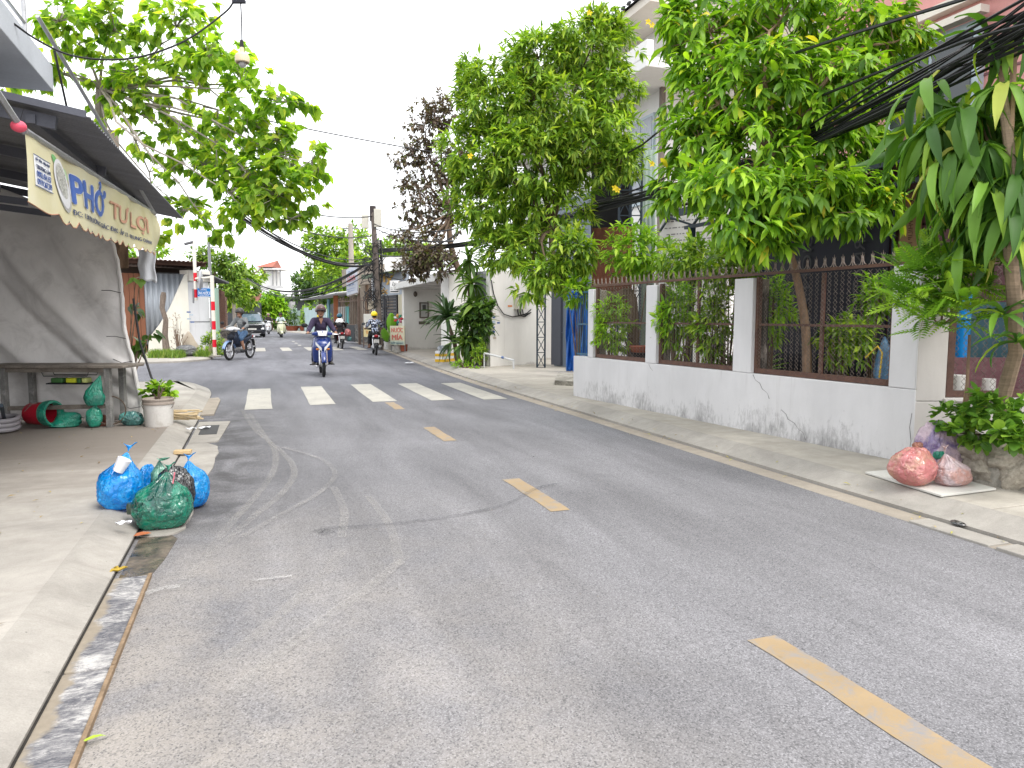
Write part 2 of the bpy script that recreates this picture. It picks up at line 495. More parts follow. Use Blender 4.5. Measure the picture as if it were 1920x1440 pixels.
ASPH = asphalt_mat()
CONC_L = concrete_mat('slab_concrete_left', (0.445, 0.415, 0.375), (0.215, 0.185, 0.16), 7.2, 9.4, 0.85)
CONC_R = concrete_mat('pavement_concrete_right', (0.47, 0.435, 0.38))
CONC_K = concrete_mat('kerb_concrete', (0.39, 0.365, 0.33))
CONC_G = concrete_mat('gutter_concrete', (0.37, 0.325, 0.27))
SOIL = M('soil', (0.075, 0.055, 0.038), 0.95, 0.35, 6, bmp=0.6, bscale=30)
EARTH = M('earth', (0.16, 0.135, 0.105), 0.95, 0.3, 0.6, bmp=0.4)

mb = MB(); mb.raw([(-500,-200,-0.06),(500,-200,-0.06),(500,900,-0.06),(-500,900,-0.06)], [(0,1,2,3)])
struct('ground', mb, EARTH, smooth=False)
mb = MB(); mb.raw([(-60,-6,0),(12,-6,0),(12,110,0),(-60,110,0)], [(0,1,2,3)])
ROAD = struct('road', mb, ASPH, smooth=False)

# pavement outlines (kerb lines)
KR = catmull([(4.36,-5),(4.37,0),(4.385,4),(4.44,9),(4.48,13),(4.62,18),(5.1,27),(5.4,34),(5.35,45),(4.7,56),(3.2,68),(-0.5,82),(-8,96)])
KL1 = catmull([(-0.75,-5),(-0.75,4),(-0.75,9),(-0.75,13.2),(-0.79,14.4),(-0.95,15.4),(-1.35,16.1),(-2.1,16.35),(-8,16.5),(-45,16.6)])
KL2 = catmull([(-45,24.0),(-8,23.9),(-3.2,24.0),(-2.2,24.25),(-1.5,25.1),(-1.32,26.8),(-1.4,34),(-1.6,45),(-2.6,56),(-5,66),(-14,80)])
PZ = 0.10
# left corner pavement
ki = offset(KL1, -0.24)
mb = MB(); mb.prism([(p.x,p.y) for p in ki] + [(-45,-5)], -0.05, PZ)
LP = struct('pavement_left', mb, CONC_L, smooth=False)
mb = MB(); strip(mb, [offset(KL1,-0.25), offset(KL1,-0.20), offset(KL1,-0.009), offset(KL1,-0.009)], [PZ+0.003, PZ, 0.016, -0.05])
mb.build('kerb_slope', CONC_K, LP, ang=60)
# far left corner pavement
mb = MB(); mb.prism([(p.x,p.y) for p in offset(KL2,-0.15)] + [(-45,80)], -0.05, PZ)
LP2 = struct('pavement_far_left', mb, CONC_K, smooth=False)
mb = MB(); strip(mb, [offset(KL2,-0.16), offset(KL2,-0.13), offset(KL2,0), offset(KL2,0)], [PZ+0.003, PZ, 0.05, -0.02])
mb.build('kerb_slope', CONC_K, LP2, ang=60)
# right pavement: base + poured sections with open joints
mb = MB(); mb.prism([(p.x,p.y) for p in offset(KR,0.28)] + [(60,96),(60,-5)], -0.05, PZ-0.012)
RP = struct('pavement_right', mb, CONC_R, smooth=False)
def kr_at(y):
    for a, b in zip(KR, KR[1:]):
        if a.y <= y <= b.y: return a.x + (b.x-a.x)*(y-a.y)/(b.y-a.y)
    return KR[0].x
cuts = [-4, -1.2, 1.1, 2.55, 3.42, 6.6, 9.7, 12.2, 15.0, 18.1, 21.5, 25, 29, 33, 38, 44, 50]
for a, b in zip(cuts, cuts[1:]):
    mb = MB(); a2, b2 = a+0.006, b-0.006
    ys = [a2 + (b2-a2)*i/4 for i in range(5)]
    mb.prism([(9.5,b2),(9.5,a2)] + [(kr_at(y)+0.27, y) for y in ys], -0.02, PZ + random.uniform(-0.002, 0.002))
    mb.build('concrete_section', CONC_R, RP, smooth=False, bevel=0.006)
mb = MB(); strip(mb, [offset(KR,0.005), offset(KR,0.005), offset(KR,0.12), offset(KR,0.24), offset(KR,0.285)], [-0.02, 0.028, 0.055, PZ-0.004, PZ+0.003])
mb.build('kerb_slope', CONC_K, RP, ang=60)
mb = MB(); strip(mb, [offset(KR,-0.20), offset(KR,-0.196), offset(KR,-0.012), offset(KR,-0.012)], [0.0, 0.006, 0.004, -0.03])
mb.build('gutter_strip', CONC_G, RP, ang=60)
# raised soil of the front garden behind the fence wall
# markings
WHITE = paint_mat('road_paint_white', (0.40, 0.38, 0.335), 0.55)
YELL = paint_mat('road_paint_yellow', (0.315, 0.228, 0.128), 0.9)
def quadmark(name, x0, x1, y0, y1, mat, z=0.004, skew=0.0):
    mb = MB(); n = 7; vs = []; 
    for i in range(n+1):
        f = i/n; y = y0 + (y1-y0)*f; j = random.uniform(-0.006, 0.006)
        vs += [(x0+skew*f+j, y, z), (x1+skew*f+random.uniform(-0.006,0.006), y, z)]
    mb.raw(vs, [(2*i, 2*i+1, 2*i+3, 2*i+2) for i in range(n)])
    return mb.build(name, mat, ROAD, smooth=False)
for x0, x1, y0, y1 in ((-0.18,0.22,11.50,14.80),(0.80,1.20,11.77,14.94),(1.80,2.21,11.88,15.1),(2.76,3.16,11.74,14.97),(3.63,4.05,11.57,14.75)):
    quadmark('zebra_stripe', x0, x1, y0, y1, WHITE, skew=0.04)
for x0 in (0.02, 1.06, 2.1, 3.14, 4.14):
    quadmark('zebra_stripe', x0, x0+0.4, 31.0, 34.4, WHITE)
for y0, y1 in ((1.42,2.49),(4.69,5.78),(7.82,8.9),(10.78,11.74)):
    quadmark('yellow_dash', 1.975, 2.125, y0, y1, YELL, 0.003)
for y0 in (36.5, 39.5, 42.5): quadmark('yellow_dash', 2.0, 2.15, y0, y0+1.0, WHITE)
# tyre marks and skid line on the road
TYRE = mark_mat('tyre_dust', (0.42, 0.40, 0.38), 0.42)
SKID = mark_mat('skid_rubber', (0.06, 0.06, 0.065), 0.5)
SCUFF = mark_mat('paint_scuff', (0.60, 0.59, 0.57), 0.5)
def trail(name, pix, w, mat, z):
    line = catmull([gnd(px, py) for px, py in pix], 8)
    mb = MB(); strip(mb, [offset(line,-w/2), offset(line,w/2)], [z, z]); mb.build(name, mat, ROAD, smooth=False)
trail('tyre_mark', [(468,775),(490,808),(515,845),(512,885),(480,930),(430,985),(380,1050)], 0.06, TYRE, 0.004)
trail('tyre_mark', [(455,770),(478,806),(530,850),(552,885),(530,925),(470,975),(400,1040),(330,1110)], 0.06, TYRE, 0.008)
trail('tyre_mark', [(530,840),(600,862),(628,890),(600,925),(540,960),(450,1010)], 0.05, TYRE, 0.012)
trail('tyre_mark', [(640,1035),(600,1085),(540,1140),(470,1200),(400,1250)], 0.07, TYRE, 0.004)
trail('tyre_mark', [(760,1045),(690,1105),(600,1170),(520,1230),(440,1300)], 0.07, TYRE, 0.008)
trail('tyre_mark', [(625,915),(645,960),(640,1010)], 0.06, TYRE, 0.012)
trail('tyre_mark', [(690,930),(730,985),(750,1060)], 0.06, TYRE, 0.004)
trail('skid_mark', [(600,993),(690,988),(790,978),(880,964),(955,945),(1005,918),(1045,909)], 0.045, SKID, 0.012)
trail('oil_spot', [(590,1000),(604,996),(618,1002)], 0.10, SKID, 0.004)
trail('paint_scuff', [(270,1118),(300,1108),(338,1102)], 0.05, SCUFF, 0.012)
trail('paint_scuff', [(472,1092),(505,1088),(548,1083)], 0.03, SCUFF, 0.012)

# drain covers along the left gutter, the open gutter and patches
def cover_mat():
    m, t, bs, co, out = new_mat('worn_black_white_paint')
    f = noise(t, co, 2.4, 8, 0.75, 1.0, (1.4, 1.6, 1)); g = noise(t, co, 20, 9, 0.85, 1.2, (0.8, 2.4, 1))
    s = math_(t, 'ADD', math_(t, 'MULTIPLY', f, 0.52), math_(t, 'MULTIPLY', g, 0.48))
    c = ramp(t, s, [(0.43, (0.075, 0.075, 0.09)), (0.50, (0.22, 0.215, 0.22)), (0.56, (0.46, 0.445, 0.43)), (0.70, (0.62, 0.60, 0.575))])
    sx = _n(t, 'ShaderNodeSeparateXYZ'); t.links.new(co, sx.inputs[0])
    e = ramp(t, math_(t, 'ADD', math_(t, 'MULTIPLY', sx.outputs['X'], -3.0), math_(t, 'MULTIPLY', noise(t, co, 2.2, 5, 0.6), 0.55)), [(0.0, 0), (0.5, 0), (0.999, 0)])
    dx = _n(t, 'ShaderNodeMapRange'); t.links.new(math_(t, 'ADD', sx.outputs['X'], math_(t, 'MULTIPLY', noise(t, co, 3.2, 5, 0.7), -0.22)), dx.inputs[0])
    for i, v_ in enumerate((-0.80, -0.825, 0.0, 1.0)): dx.inputs[i+1].default_value = v_
    mud = mixc(t, noise(t, co, 30, 5), (0.20, 0.165, 0.125), (0.33, 0.285, 0.22))
    c = mixc(t, dx.outputs[0], c, mud)
    t.links.new(c, bs.inputs['Base Color']); bs.inputs['Roughness'].default_value = 0.8
    bump(t, bs, g, 0.5, 0.006)
    return m
COVER = cover_mat()
RUSTEDGE = M('rusty_angle_iron', (0.27, 0.19, 0.12), 0.8, 0.4, 8, bmp=0.5)
labs = ['worn drain cover nearest the camera, black and white paint peeling', 'second worn drain cover along the left gutter with muddy edge', 'drain cover with flaking black paint beside the open gutter']
for (y0, y1), lb in zip(((0.9,2.02),(2.03,3.12),(3.13,4.22)), labs):
    t_ = thing('drain_cover', lb, 'drain cover', (-0.64,(y0+y1)/2,0), group='drain covers along the left gutter')
    mb = MB(); mb.box(-0.746,-0.582,y0+0.004,y1-0.004,-0.03,0.014); mb.build('concrete_panel', COVER, t_, bevel=0.008, smooth=False)
    mb = MB(); mb.box(-0.579,-0.563,y0+0.002,y1-0.002,-0.03,0.022); mb.build('iron_edge', RUSTEDGE, t_, smooth=False)
mb = MB(); strip(mb, [catmull([(-0.761,-5),(-0.761,4),(-0.761,11)],4), catmull([(-0.748,-5),(-0.748,4),(-0.748,11)],4)], [0.004,0.004])
GAP = M('dark_gutter_gap', (0.035, 0.031, 0.027), 0.9, 0.6, 5)
struct('gutter_gap', mb, GAP, smooth=False)
def wet_mat():
    m, t, bs, co, out = new_mat('wet_mud')
    c = ramp(t, noise(t, co, 9, 7, 0.7, 0.5), [(0.35, (0.035,0.032,0.028)), (0.55, (0.13,0.105,0.08)), (0.75, (0.24,0.20,0.15))])
    t.links.new(c, bs.inputs['Base Color'])
    t.links.new(ramp(t, noise(t, co, 5, 4), [(0.4, 0.08), (0.6, 0.7)]), bs.inputs['Roughness'])
    bump(t, bs, noise(t, co, 30, 5), 0.4, 0.01)
    return m
WET = wet_mat()
mb = MB(); mb.prism([(-0.727,4.24),(-0.568,4.24),(-0.53,4.5),(-0.50,4.9),(-0.57,5.05),(-0.725,5.06)], -0.02, 0.004)
struct('open_gutter', mb, WET, smooth=False)
def blobpoly(pts, jit=0.03, k=4):
    line = catmull(pts + [pts[0]], k)[:-1]
    return [(p.x+random.uniform(-jit,jit), p.y+random.uniform(-jit,jit)) for p in line]
mb = MB(); mb.prism(blobpoly([(-0.725,5.0),(-0.50,5.02),(-0.46,5.5),(-0.44,6.3),(-0.40,7.4),(-0.42,8.3),(-0.725,8.5)], 0.012), -0.02, 0.010)
struct('concrete_patch_near', mb, CONC_K, smooth=False)
mb = MB(); mb.prism([(-0.725,8.55),(-0.42,8.62),(-0.38,9.4),(-0.34,10.25),(-0.725,10.3)], -0.02, 0.012)
struct('concrete_patch_far', mb, CONC_K, smooth=False)
mb = MB(); mb.prism([(-0.66,9.15),(-0.46,9.15),(-0.46,9.9),(-0.66,9.9)], 0.012, 0.017)
struct('asphalt_patch', mb, M('fresh_asphalt', (0.06,0.06,0.062), 0.8, bmp=0.5, bscale=120), smooth=False)
mb = MB(); mb.prism([(-0.76,11.0),(-0.58,11.0),(-0.57,12.9),(-0.62,13.3),(-0.76,13.2)], -0.02, 0.02)
struct('concrete_patch_corner', mb, CONC_G, smooth=False)
# grey gutter slabs on the right
for i, (y0, y1, lb) in enumerate(((3.05,3.62,'grey gutter slab in the right gutter just below the foam board'),(1.9,3.0,'long grey gutter slab at the right edge of the picture'))):
    mb = MB(); mb.box(kr_at(y0)-0.21, kr_at(y0)-0.03, y0, y1, -0.02, 0.016+0.006*i)
    one('gutter_slab', mb, CONC_K, lb, 'slab', 'slabs in the right gutter', smooth=False, bevel=0.006)

# ================================================================== RIGHT SIDE: fence wall, garden, houses
def wall(mb, p0, p1, z0, z1, th):         # upright slab from p0 to p1, thickness to the right of travel
    a, b = Vector((p0[0],p0[1],0)), Vector((p1[0],p1[1],0)); t = (b-a).normalized(); s = Vector((t.y,-t.x,0))*th
    mb.prism([(a.x,a.y),(b.x,b.y),(b.x+s.x,b.y+s.y),(a.x+s.x,a.y+s.y)] if th < 0 else [(a.x+s.x,a.y+s.y),(b.x+s.x,b.y+s.y),(b.x,b.y),(a.x,a.y)], z0, z1)
    return mb
def corr(mb, o, u, v, U, L, pitch=0.076, amp=0.009, box=False):   # corrugated sheet: ridges run along v
    o, u, v = Vector(o), Vector(u).normalized(), Vector(v).normalized(); n = u.cross(v).normalized()
    per = 4; N = max(4, int(U/pitch*per)); vs = []
    for i in range(N+1):
        x = U*i/N; ph = x/pitch*2*math.pi
        h = amp*math.sin(ph) if not box else amp*max(-1, min(1, 2.2*math.sin(ph)))
        vs += [o + u*x + n*h, o + u*x + n*h + v*L]
    mb.raw(vs, [(2*i, 2*i+2, 2*i+3, 2*i+1) for i in range(N)])
    return mb
def plaster_mat(name, col, base_z, amt=0.8, mould=(0.10,0.098,0.10), top=0.45, specks=True):
    m, t, bs, co, out = new_mat(name)
    k1 = ramp(t, noise(t, co, 0.8, 6, 0.6, 0.3), [(0.3, 0.9), (0.7, 1.05)])
    k2 = ramp(t, noise(t, co, 3.0, 7, 0.7, 0.3, (1,1,0.25)), [(0.3, 0.94), (0.7, 1.04)])
    c = mixc(t, 1.0, col, k1, 'MULTIPLY'); c = mixc(t, 1.0, c, k2, 'MULTIPLY')
    sx = _n(t, 'ShaderNodeSeparateXYZ'); t.links.new(co, sx.inputs[0])
    h = _n(t, 'ShaderNodeMapRange'); t.links.new(math_(t, 'ADD', sx.outputs['Z'], math_(t, 'MULTIPLY', noise(t, co, 1.7, 5, 0.65), -0.42)), h.inputs[0])
    for i, v_ in enumerate((base_z+top-0.2, base_z-0.24, 0.0, 1.0)): h.inputs[i+1].default_value = v_
    n1 = noise(t, co, 16, 8, 0.78, 0.5, (1.5,1.5,0.5))
    mask = ramp(t, math_(t, 'ADD', math_(t, 'MULTIPLY', math_(t, 'MULTIPLY', h.outputs[0], ramp(t, noise(t, co, 1.1, 4, 0.6, 0.5), [(0.35, 0.25), (0.62, 1.0)])), 0.36), math_(t, 'MULTIPLY', n1, 0.62)), [(0.445, 0.0), (0.62, amt)])
    c = mixc(t, mask, c, mould)
    if specks:
        sp = ramp(t, noise(t, co, 11, 5, 0.85), [(0.245, 0.8), (0.27, 0.0)])
        c = mixc(t, sp, c, (0.2,0.18,0.16))
        run = ramp(t, noise(t, co, 5.0, 5, 0.65, 0.2, (2.2,2.2,0.12)), [(0.60, 0.0), (0.75, 0.30)])
        c = mixc(t, run, c, (col[0]*0.6, col[1]*0.58, col[2]*0.56))
    t.links.new(c, bs.inputs['Base Color']); bs.inputs['Roughness'].default_value = 0.8; bs.inputs['Specular IOR Level'].default_value = 0.25
    bump(t, bs, noise(t, co, 40, 6, 0.7), 0.25, 0.006)
    _MATS[name] = m
    return m
WALLP = plaster_mat('wall_paint_grey', (0.655,0.648,0.655), 0.1, 0.68, (0.16,0.155,0.155), 0.46)
WALLSUN = plaster_mat('wall_paint_sun_warmed', (0.60,0.57,0.54), 0.1, 0.5, (0.2,0.18,0.16), 0.3)  # warm cast of the sun on this side is put into the colour
WALLW = plaster_mat('wall_paint_white', (0.72,0.705,0.67), 0.1, 0.5, (0.25,0.22,0.19), 0.12)
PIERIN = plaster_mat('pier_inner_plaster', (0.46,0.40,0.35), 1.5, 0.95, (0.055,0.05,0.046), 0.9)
BROWNM = M('brown_iron', (0.115,0.062,0.048), 0.6, 0.35, 9, dirt=(0.17,0.09,0.05), dirt_amt=0.35, dirt_scale=14, bmp=0.3)
GALV = M('galvanised_wire', (0.20,0.165,0.14), 0.6, 0.3, 20, metal=0.2)
SPIKEM = M('spike_iron', (0.42,0.36,0.32), 0.55, 0.5, 12, dirt=(0.14,0.07,0.04), dirt_amt=0.6, dirt_scale=20)
DARKC = M('crack_dark', (0.07,0.065,0.06), 0.9)

FA, FB = V(5.47,4.75,0), V(4.95,10.85,0)
FU = (FB-FA).normalized(); FN = V(-FU.y, FU.x, 0)          # FN points to the road
if FN.x > 0: FN = -FN
def fw_(s, out, z): p = FA + FU*s + FN*out; return V(p.x, p.y, z)
def fwall(mb, s0, s1, o0, o1, z0, z1):                     # box in fence coordinates
    vs = [fw_(s,o,z) for z in (z0,z1) for s,o in ((s0,o0),(s1,o0),(s1,o1),(s0,o1))]
    return mb.raw(vs, [(0,1,2,3),(7,6,5,4),(0,4,5,1),(1,5,6,2),(2,6,7,3),(3,7,4,0)])
FENCE = thing('fence_wall', 'low grey-white plastered fence wall with three chain link openings and mouldy base', 'wall', fw_(3,0,0.1))
mb = MB()
fwall(mb, -0.001, 6.12, -0.18, 0.0, 0.06, 0.76); mb.build('low_wall', WALLP, FENCE, bevel=0.008)
for s0, s1, zt in ((0.0,0.27,1.86),(2.03,2.33,1.835),(3.84,4.09,1.83),(5.50,5.66,1.83)):
    mb = MB(); fwall(mb, s0, s1, -0.14, 0.002, 0.762, zt); mb.build('pier', WALLP, FENCE, bevel=0.008)
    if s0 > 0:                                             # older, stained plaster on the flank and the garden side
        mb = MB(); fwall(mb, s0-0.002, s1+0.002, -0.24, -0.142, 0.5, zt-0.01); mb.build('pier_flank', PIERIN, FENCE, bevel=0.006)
opens = ((0.27,2.03),(2.33,3.84),(4.09,5.50))
def chain(mb, P, u0, u1, z0, z1, cell=0.078, r=0.0028):    # woven wire netting: zigzag wires
    n = int((u1-u0)/cell)+1
    rows = int((z1-z0)/(cell*0.55))
    for i in range(n+1):
        for ph in (0,):
            pts = []
            for j in range(rows+1):
                u = u0 + cell*(i + (0.5 if (j % 2) else 0.0)); z = z0 + (z1-z0)*j/rows
                if u > u1: u = u1
                pts.append(P(u, 0.004*(1 if j % 2 else -1), z))
            mb.tube(pts, r, 3, False)
            pts2 = []
            for j in range(rows+1):
                u = u0 + cell*(i + (0.0 if (j % 2) else 0.5)) ; z = z0 + (z1-z0)*j/rows
                if u > u1: u = u1
                pts2.append(P(u, -0.004*(1 if j % 2 else -1), z))
            mb.tube(pts2, r, 3, False)
for a, b in opens:
    mb = MB(); z0, z1 = 0.765, 1.845
    fwall(mb,a,b,-0.10,-0.045,z0,z0+0.055); fwall(mb,a,a+0.04,-0.10,-0.045,z0+0.055,z1); fwall(mb,b-0.04,b,-0.10,-0.045,z0+0.055,z1)
    mb.build('iron_frame', BROWNM, FENCE, smooth=False)
    mb = MB(); fwall(mb,a+0.04,b-0.04,-0.095,-0.055,1.30,1.325); mb.build('mid_rail', BROWNM, FENCE, smooth=False)
    if b-a > 1.45:
        c = a+(b-a)*0.48; mb = MB(); fwall(mb,c-0.016,c+0.016,-0.092,-0.06,z0+0.055,z1); mb.build('upright_bar', BROWNM, FENCE, smooth=False)
    mb = MB(); chain(mb, lambda u,o,z: fw_(u,-0.048+o,z), a+0.03, b-0.03, z0+0.04, z1); mb.build('chain_link_netting', GALV, FENCE)
mb = MB(); fwall(mb, 0.02, 5.68, -0.085, -0.05, 1.862, 1.892); mb.build('top_rail', BROWNM, FENCE, smooth=False)
mb = MB()                                                  # a three-pronged spike head
mb.tube([(0,0,0),(0,0,0.07),(0,0,0.125)], [0.006,0.005,0.001], 5)
for sx_ in (-1,1):
    mb.tube([(sx_*0.046,0,0.004),(sx_*0.028,0,0.012),(sx_*0.012,0,0.045),(sx_*0.012,0,0.08),(sx_*0.02,0,0.102)], [0.004,0.004,0.005,0.004,0.001], 5)
spike_me = mb.mesh('spike', SPIKEM)
for i in range(50):
    o = link('spike', spike_me, FENCE, False); p = fw_(0.10+i*0.112, -0.067, 1.89)
    m_ = base_m(FENCE).inverted() @ (Matrix.Translation(p) @ Matrix.Rotation(math.atan2(FU.y,FU.x)+random.uniform(-.08,.08), 4, 'Z') @ Matrix.Rotation(random.uniform(-.05,.05), 4, 'Y'))
    o.matrix_local = m_
def crack(parent, pts, w=0.004):
    mb = MB(); L = [fw_(s,0.0025,z) for s,z in pts]; vs = []
    for i, p in enumerate(L):
        ww = w*(0.35+random.random()); vs += [p - FU*ww*0.5 + V(0,0,ww*0.3), p + FU*ww*0.5 - V(0,0,ww*0.3)]
    mb.raw(vs, [(2*i,2*i+1,2*i+3,2*i+2) for i in range(len(L)-1)]); mb.build('crack', DARKC, parent, smooth=False)
crack(FENCE, [(1.99,0.75),(1.95,0.69),(1.88,0.66),(1.84,0.6),(1.76,0.56),(1.73,0.5)], 0.005)
crack(FENCE, [(1.55,0.40),(1.48,0.36),(1.45,0.31),(1.36,0.28),(1.30,0.22),(1.24,0.20),(1.20,0.12)], 0.004)
crack(FENCE, [(0.02,0.55),(0.035,0.42),(0.015,0.3),(0.03,0.18),(0.02,0.11)], 0.004)
crack(FENCE, [(4.0,0.75),(3.96,0.70),(3.9,0.66)], 0.004)

# second wall, turning to the right at the corner
WE = V(0.94,-0.34,0).normalized(); WN = V(-0.34,-0.94,0).normalized()
def w2(s, out, z): p = FA + WE*s + WN*out; return V(p.x,p.y,z)
def w2box(mb, s0, s1, o0, o1, z0, z1):
    vs = [w2(s,o,z) for z in (z0,z1) for s,o in ((s0,o0),(s1,o0),(s1,o1),(s0,o1))]
    return mb.raw(vs, [(0,1,2,3),(7,6,5,4),(0,4,5,1),(1,5,6,2),(2,6,7,3),(3,7,4,0)])
SW = thing('side_wall', 'plastered wall section with sunlit warmth in its colour, turning right at the corner behind the planter', 'wall', w2(1,0,0.1))
mb = MB(); w2box(mb,0.004,3.6,-0.16,-0.002,0.06,0.655); mb.build('low_wall', WALLSUN, SW, bevel=0.008)
mb = MB(); w2box(mb,0.004,0.27,-0.16,-0.002,0.657,1.86); mb.build('pier', WALLSUN, SW, bevel=0.008)
mb = MB(); w2box(mb,0.25,3.6,-0.16,0.03,0.656,0.685); mb.build('sill', WALLSUN, SW, bevel=0.005)
mb = MB(); w2box(mb,0.30,3.4,-0.10,-0.05,0.69,0.745); w2box(mb,0.30,0.36,-0.10,-0.05,0.745,1.85); w2box(mb,0.28,3.4,-0.10,-0.05,1.85,1.89); w2box(mb,1.10,1.15,-0.10,-0.05,0.745,1.85)
mb.build('iron_frame', BROWNM, SW, smooth=False)
mb = MB(); chain(mb, lambda u,o,z: w2(u,-0.055+o,z), 0.35, 2.2, 0.73, 1.85, 0.085); mb.build('chain_link_netting', GALV, SW)

# raised garden soil behind the walls
mb = MB(); mb.prism([tuple(fw_(0.2,-0.2,0).xy), tuple(fw_(5.6,-0.2,0).xy), (7.6,11.2), (7.9,3.6), tuple(w2(3.0,-0.2,0).xy)], 0.0, 0.46)
struct('garden_soil', mb, SOIL, smooth=False)

# planter of rough stones in front of the side wall
STONE = M('rubble_stone', (0.47,0.425,0.35), 0.9, 0.5, 9, dirt=(0.14,0.12,0.095), dirt_amt=0.4, dirt_scale=9, bmp=1.0, bscale=30)
MORT = M('rough_mortar', (0.46,0.43,0.375), 0.95, 0.4, 5, dirt=(0.08,0.075,0.06), dirt_amt=0.5, dirt_scale=3, bmp=0.9, bscale=18)
PLT = thing('stone_planter', 'low rubble stone planter with crumbling mortar below the leafy bush', 'planter', (5.5,3.6,0.1))
def rock(mb, c, r, seed, nu=14, nv=9, rough=0.16):
    rr = random.Random(seed); ks = [(Vector((rr.uniform(-1,1),rr.uniform(-1,1),rr.uniform(-1,1))).normalized(), rr.uniform(0.6,0.98)) for _ in range(9)]
    rings = []
    for j in range(nv+1):
        th = math.pi*j/nv; ring = []
        for k in range(nu):
            a = 2*math.pi*k/nu; d = Vector((math.sin(th)*math.cos(a), math.sin(th)*math.sin(a), -math.cos(th)))
            q = 1.25
            for n_, lim in ks:
                dd = d.dot(n_)
                if dd > 0.05: q = min(q, lim/dd)
            q = min(q, 1.2)*(1+rr.uniform(-rough,rough)*0.25)
            ring.append(Vector(c) + Vector((d.x*r[0]*q, d.y*r[1]*q, d.z*r[2]*q)))
        rings.append(ring)
    mb.loft(rings, True, False)
line = [V(5.34,4.42,0), V(5.36,3.9,0), V(5.45,3.3,0), V(5.6,2.6,0), V(5.75,2.0,0)]
ci = 0
for (a, b) in zip(line, line[1:]):
    for k, (f, zc, rr_) in enumerate(((0.25,0.2,0.17),(0.75,0.2,0.19),(0.15,0.33,0.11),(0.5,0.34,0.13),(0.85,0.33,0.12))):
        p = a.lerp(b, f); ci += 1
        mb = MB(); rock(mb, (p.x+0.04, p.y, zc), (0.13, 0.22, rr_), ci*3+1, 22, 14, 0.5); mb.build('stone', STONE, PLT, ang=50)
mb = MB(); mb.prism([(p.x-0.03,p.y) for p in line] + [(p.x+0.22,p.y) for p in reversed(line)], 0.06, 0.30); mb.build('mortar_core', MORT, PLT)
mb = MB(); mb.prism([(p.x+0.12,p.y) for p in line] + [(7.2,1.9),(7.2,3.4),tuple(w2(0.15,0.01,0).xy)], 0.06, 0.34); mb.build('planter_soil', SOIL, PLT, smooth=False)

# ---- pink house
PINK = M('pink_wall', (0.62,0.30,0.28), 0.75, 0.12, 1.2, bmp=0.15)
MAUVE = M('mauve_tile', (0.20,0.095,0.105), 0.6, 0.25, 6, stretch=(1,1,9), bmp=0.2)
TEAL = M('teal_door_paint', (0.05,0.115,0.14), 0.5, 0.2, 3)
NAVY = M('dark_banner_cloth', (0.014,0.014,0.024), 0.55, 0.25, 2)
CARD = M('brown_cardboard', (0.33,0.20,0.105), 0.8, 0.15, 4)
EAVEM = M('old_brown_sheet', (0.055,0.04,0.036), 0.7, 0.4, 4)
BLUEG = M('blue_grey_steel', (0.03,0.05,0.07), 0.5, 0.3, 4)
WFRAME = M('pale_blue_frame', (0.42,0.50,0.55), 0.5, 0.12)
GLASS = M('dark_window_glass', (0.03,0.04,0.045), 0.12, 0.2, 2, spec=0.6, bmp=0)
CREAM = M('cream_trim', (0.68,0.63,0.56), 0.7, 0.1)
PH = thing('pink_house', 'two storey pink house with mauve cladding and dark eave behind the garden', 'house', (9,7,0))
mb = MB(); mb.box(8.45,8.7,1.0,11.2,0,3.75); mb.build('ground_floor_wall', MAUVE, PH, smooth=False)
for zc in (0.9,1.33,1.76,2.19,2.62,3.05):
    mb = MB(); mb.box(8.40,8.449,6.05,7.62,zc+0.012,zc+0.418); mb.build('cladding_panel', MAUVE, PH, smooth=False, bevel=0.006)
mb = MB(); mb.box(8.42,8.449,4.2,6.0,0.3,2.7); mb.build('teal_surround', TEAL, PH, smooth=False)
mb = MB(); mb.box(8.36,8.419,4.55,5.1,0.4,2.15); arc = [(5.1,2.15)]+[(4.825+0.275*math.cos(a), 2.15+0.275*math.sin(a)) for a in np.linspace(0,math.pi,9)]
mb.plate([(8.36,y,z) for y,z in arc[1:]], -0.05); mb.build('arched_door', NAVY, PH, smooth=False)
mb = MB(); mb.box(8.39,8.42,4.0,4.5,1.0,2.3); mb.build('bright_window', M('lit_interior_white', (0.75,0.78,0.78), 0.6), PH)
mb = MB(); mb.box(8.7,12.5,1.0,9.6,3.7,8.6); mb.build('upper_wall', PINK, PH, smooth=False)
mb = MB(); mb.box(8.55,8.70,1.0,9.65,5.35,5.47); mb.build('string_course', CREAM, PH, smooth=False)
for z_ in (4.4,6.5,7.4): mb = MB(); mb.box(8.688,8.70,1.0,9.6,z_,z_+0.03); mb.build('wall_groove', MAUVE, PH, smooth=False)
for y0, y1, z0, z1 in ((6.9,8.1,4.05,5.0),(4.5,5.6,6.2,7.6),(2.0,3.0,6.2,7.6)):
    w = mb = MB(); mb.box(8.60,8.70,y0-0.1,y1+0.1,z0-0.1,z1+0.1); wf = mb.build('window', WFRAME, PH, smooth=False)
    mb = MB(); mb.box(8.585,8.60,y0,(y0+y1)/2-0.03,z0,z1); mb.box(8.585,8.60,(y0+y1)/2+0.03,y1,z0,z1); mb.build('pane', GLASS, wf, smooth=False)
    mb = MB(); mb.box(8.45,8.60,y0-0.2,y1+0.2,z1+0.11,z1+0.2); mb.build('window_hood', CREAM, wf, smooth=False)
mb = MB(); corr(mb, (7.25,2.0,3.38), (0,1,0), (1.45,0,0.42), 9.6, 1.5, 0.2, 0.02); mb.build('awning_sheet', EAVEM, PH, solid=0.01)
mb = MB(); mb.box(7.28,7.36,2.0,11.6,3.22,3.34); mb.box(7.5,7.56,2.0,11.6,3.0,3.06); mb.build('awning_beam', BLUEG, PH, smooth=False)
mb = MB()
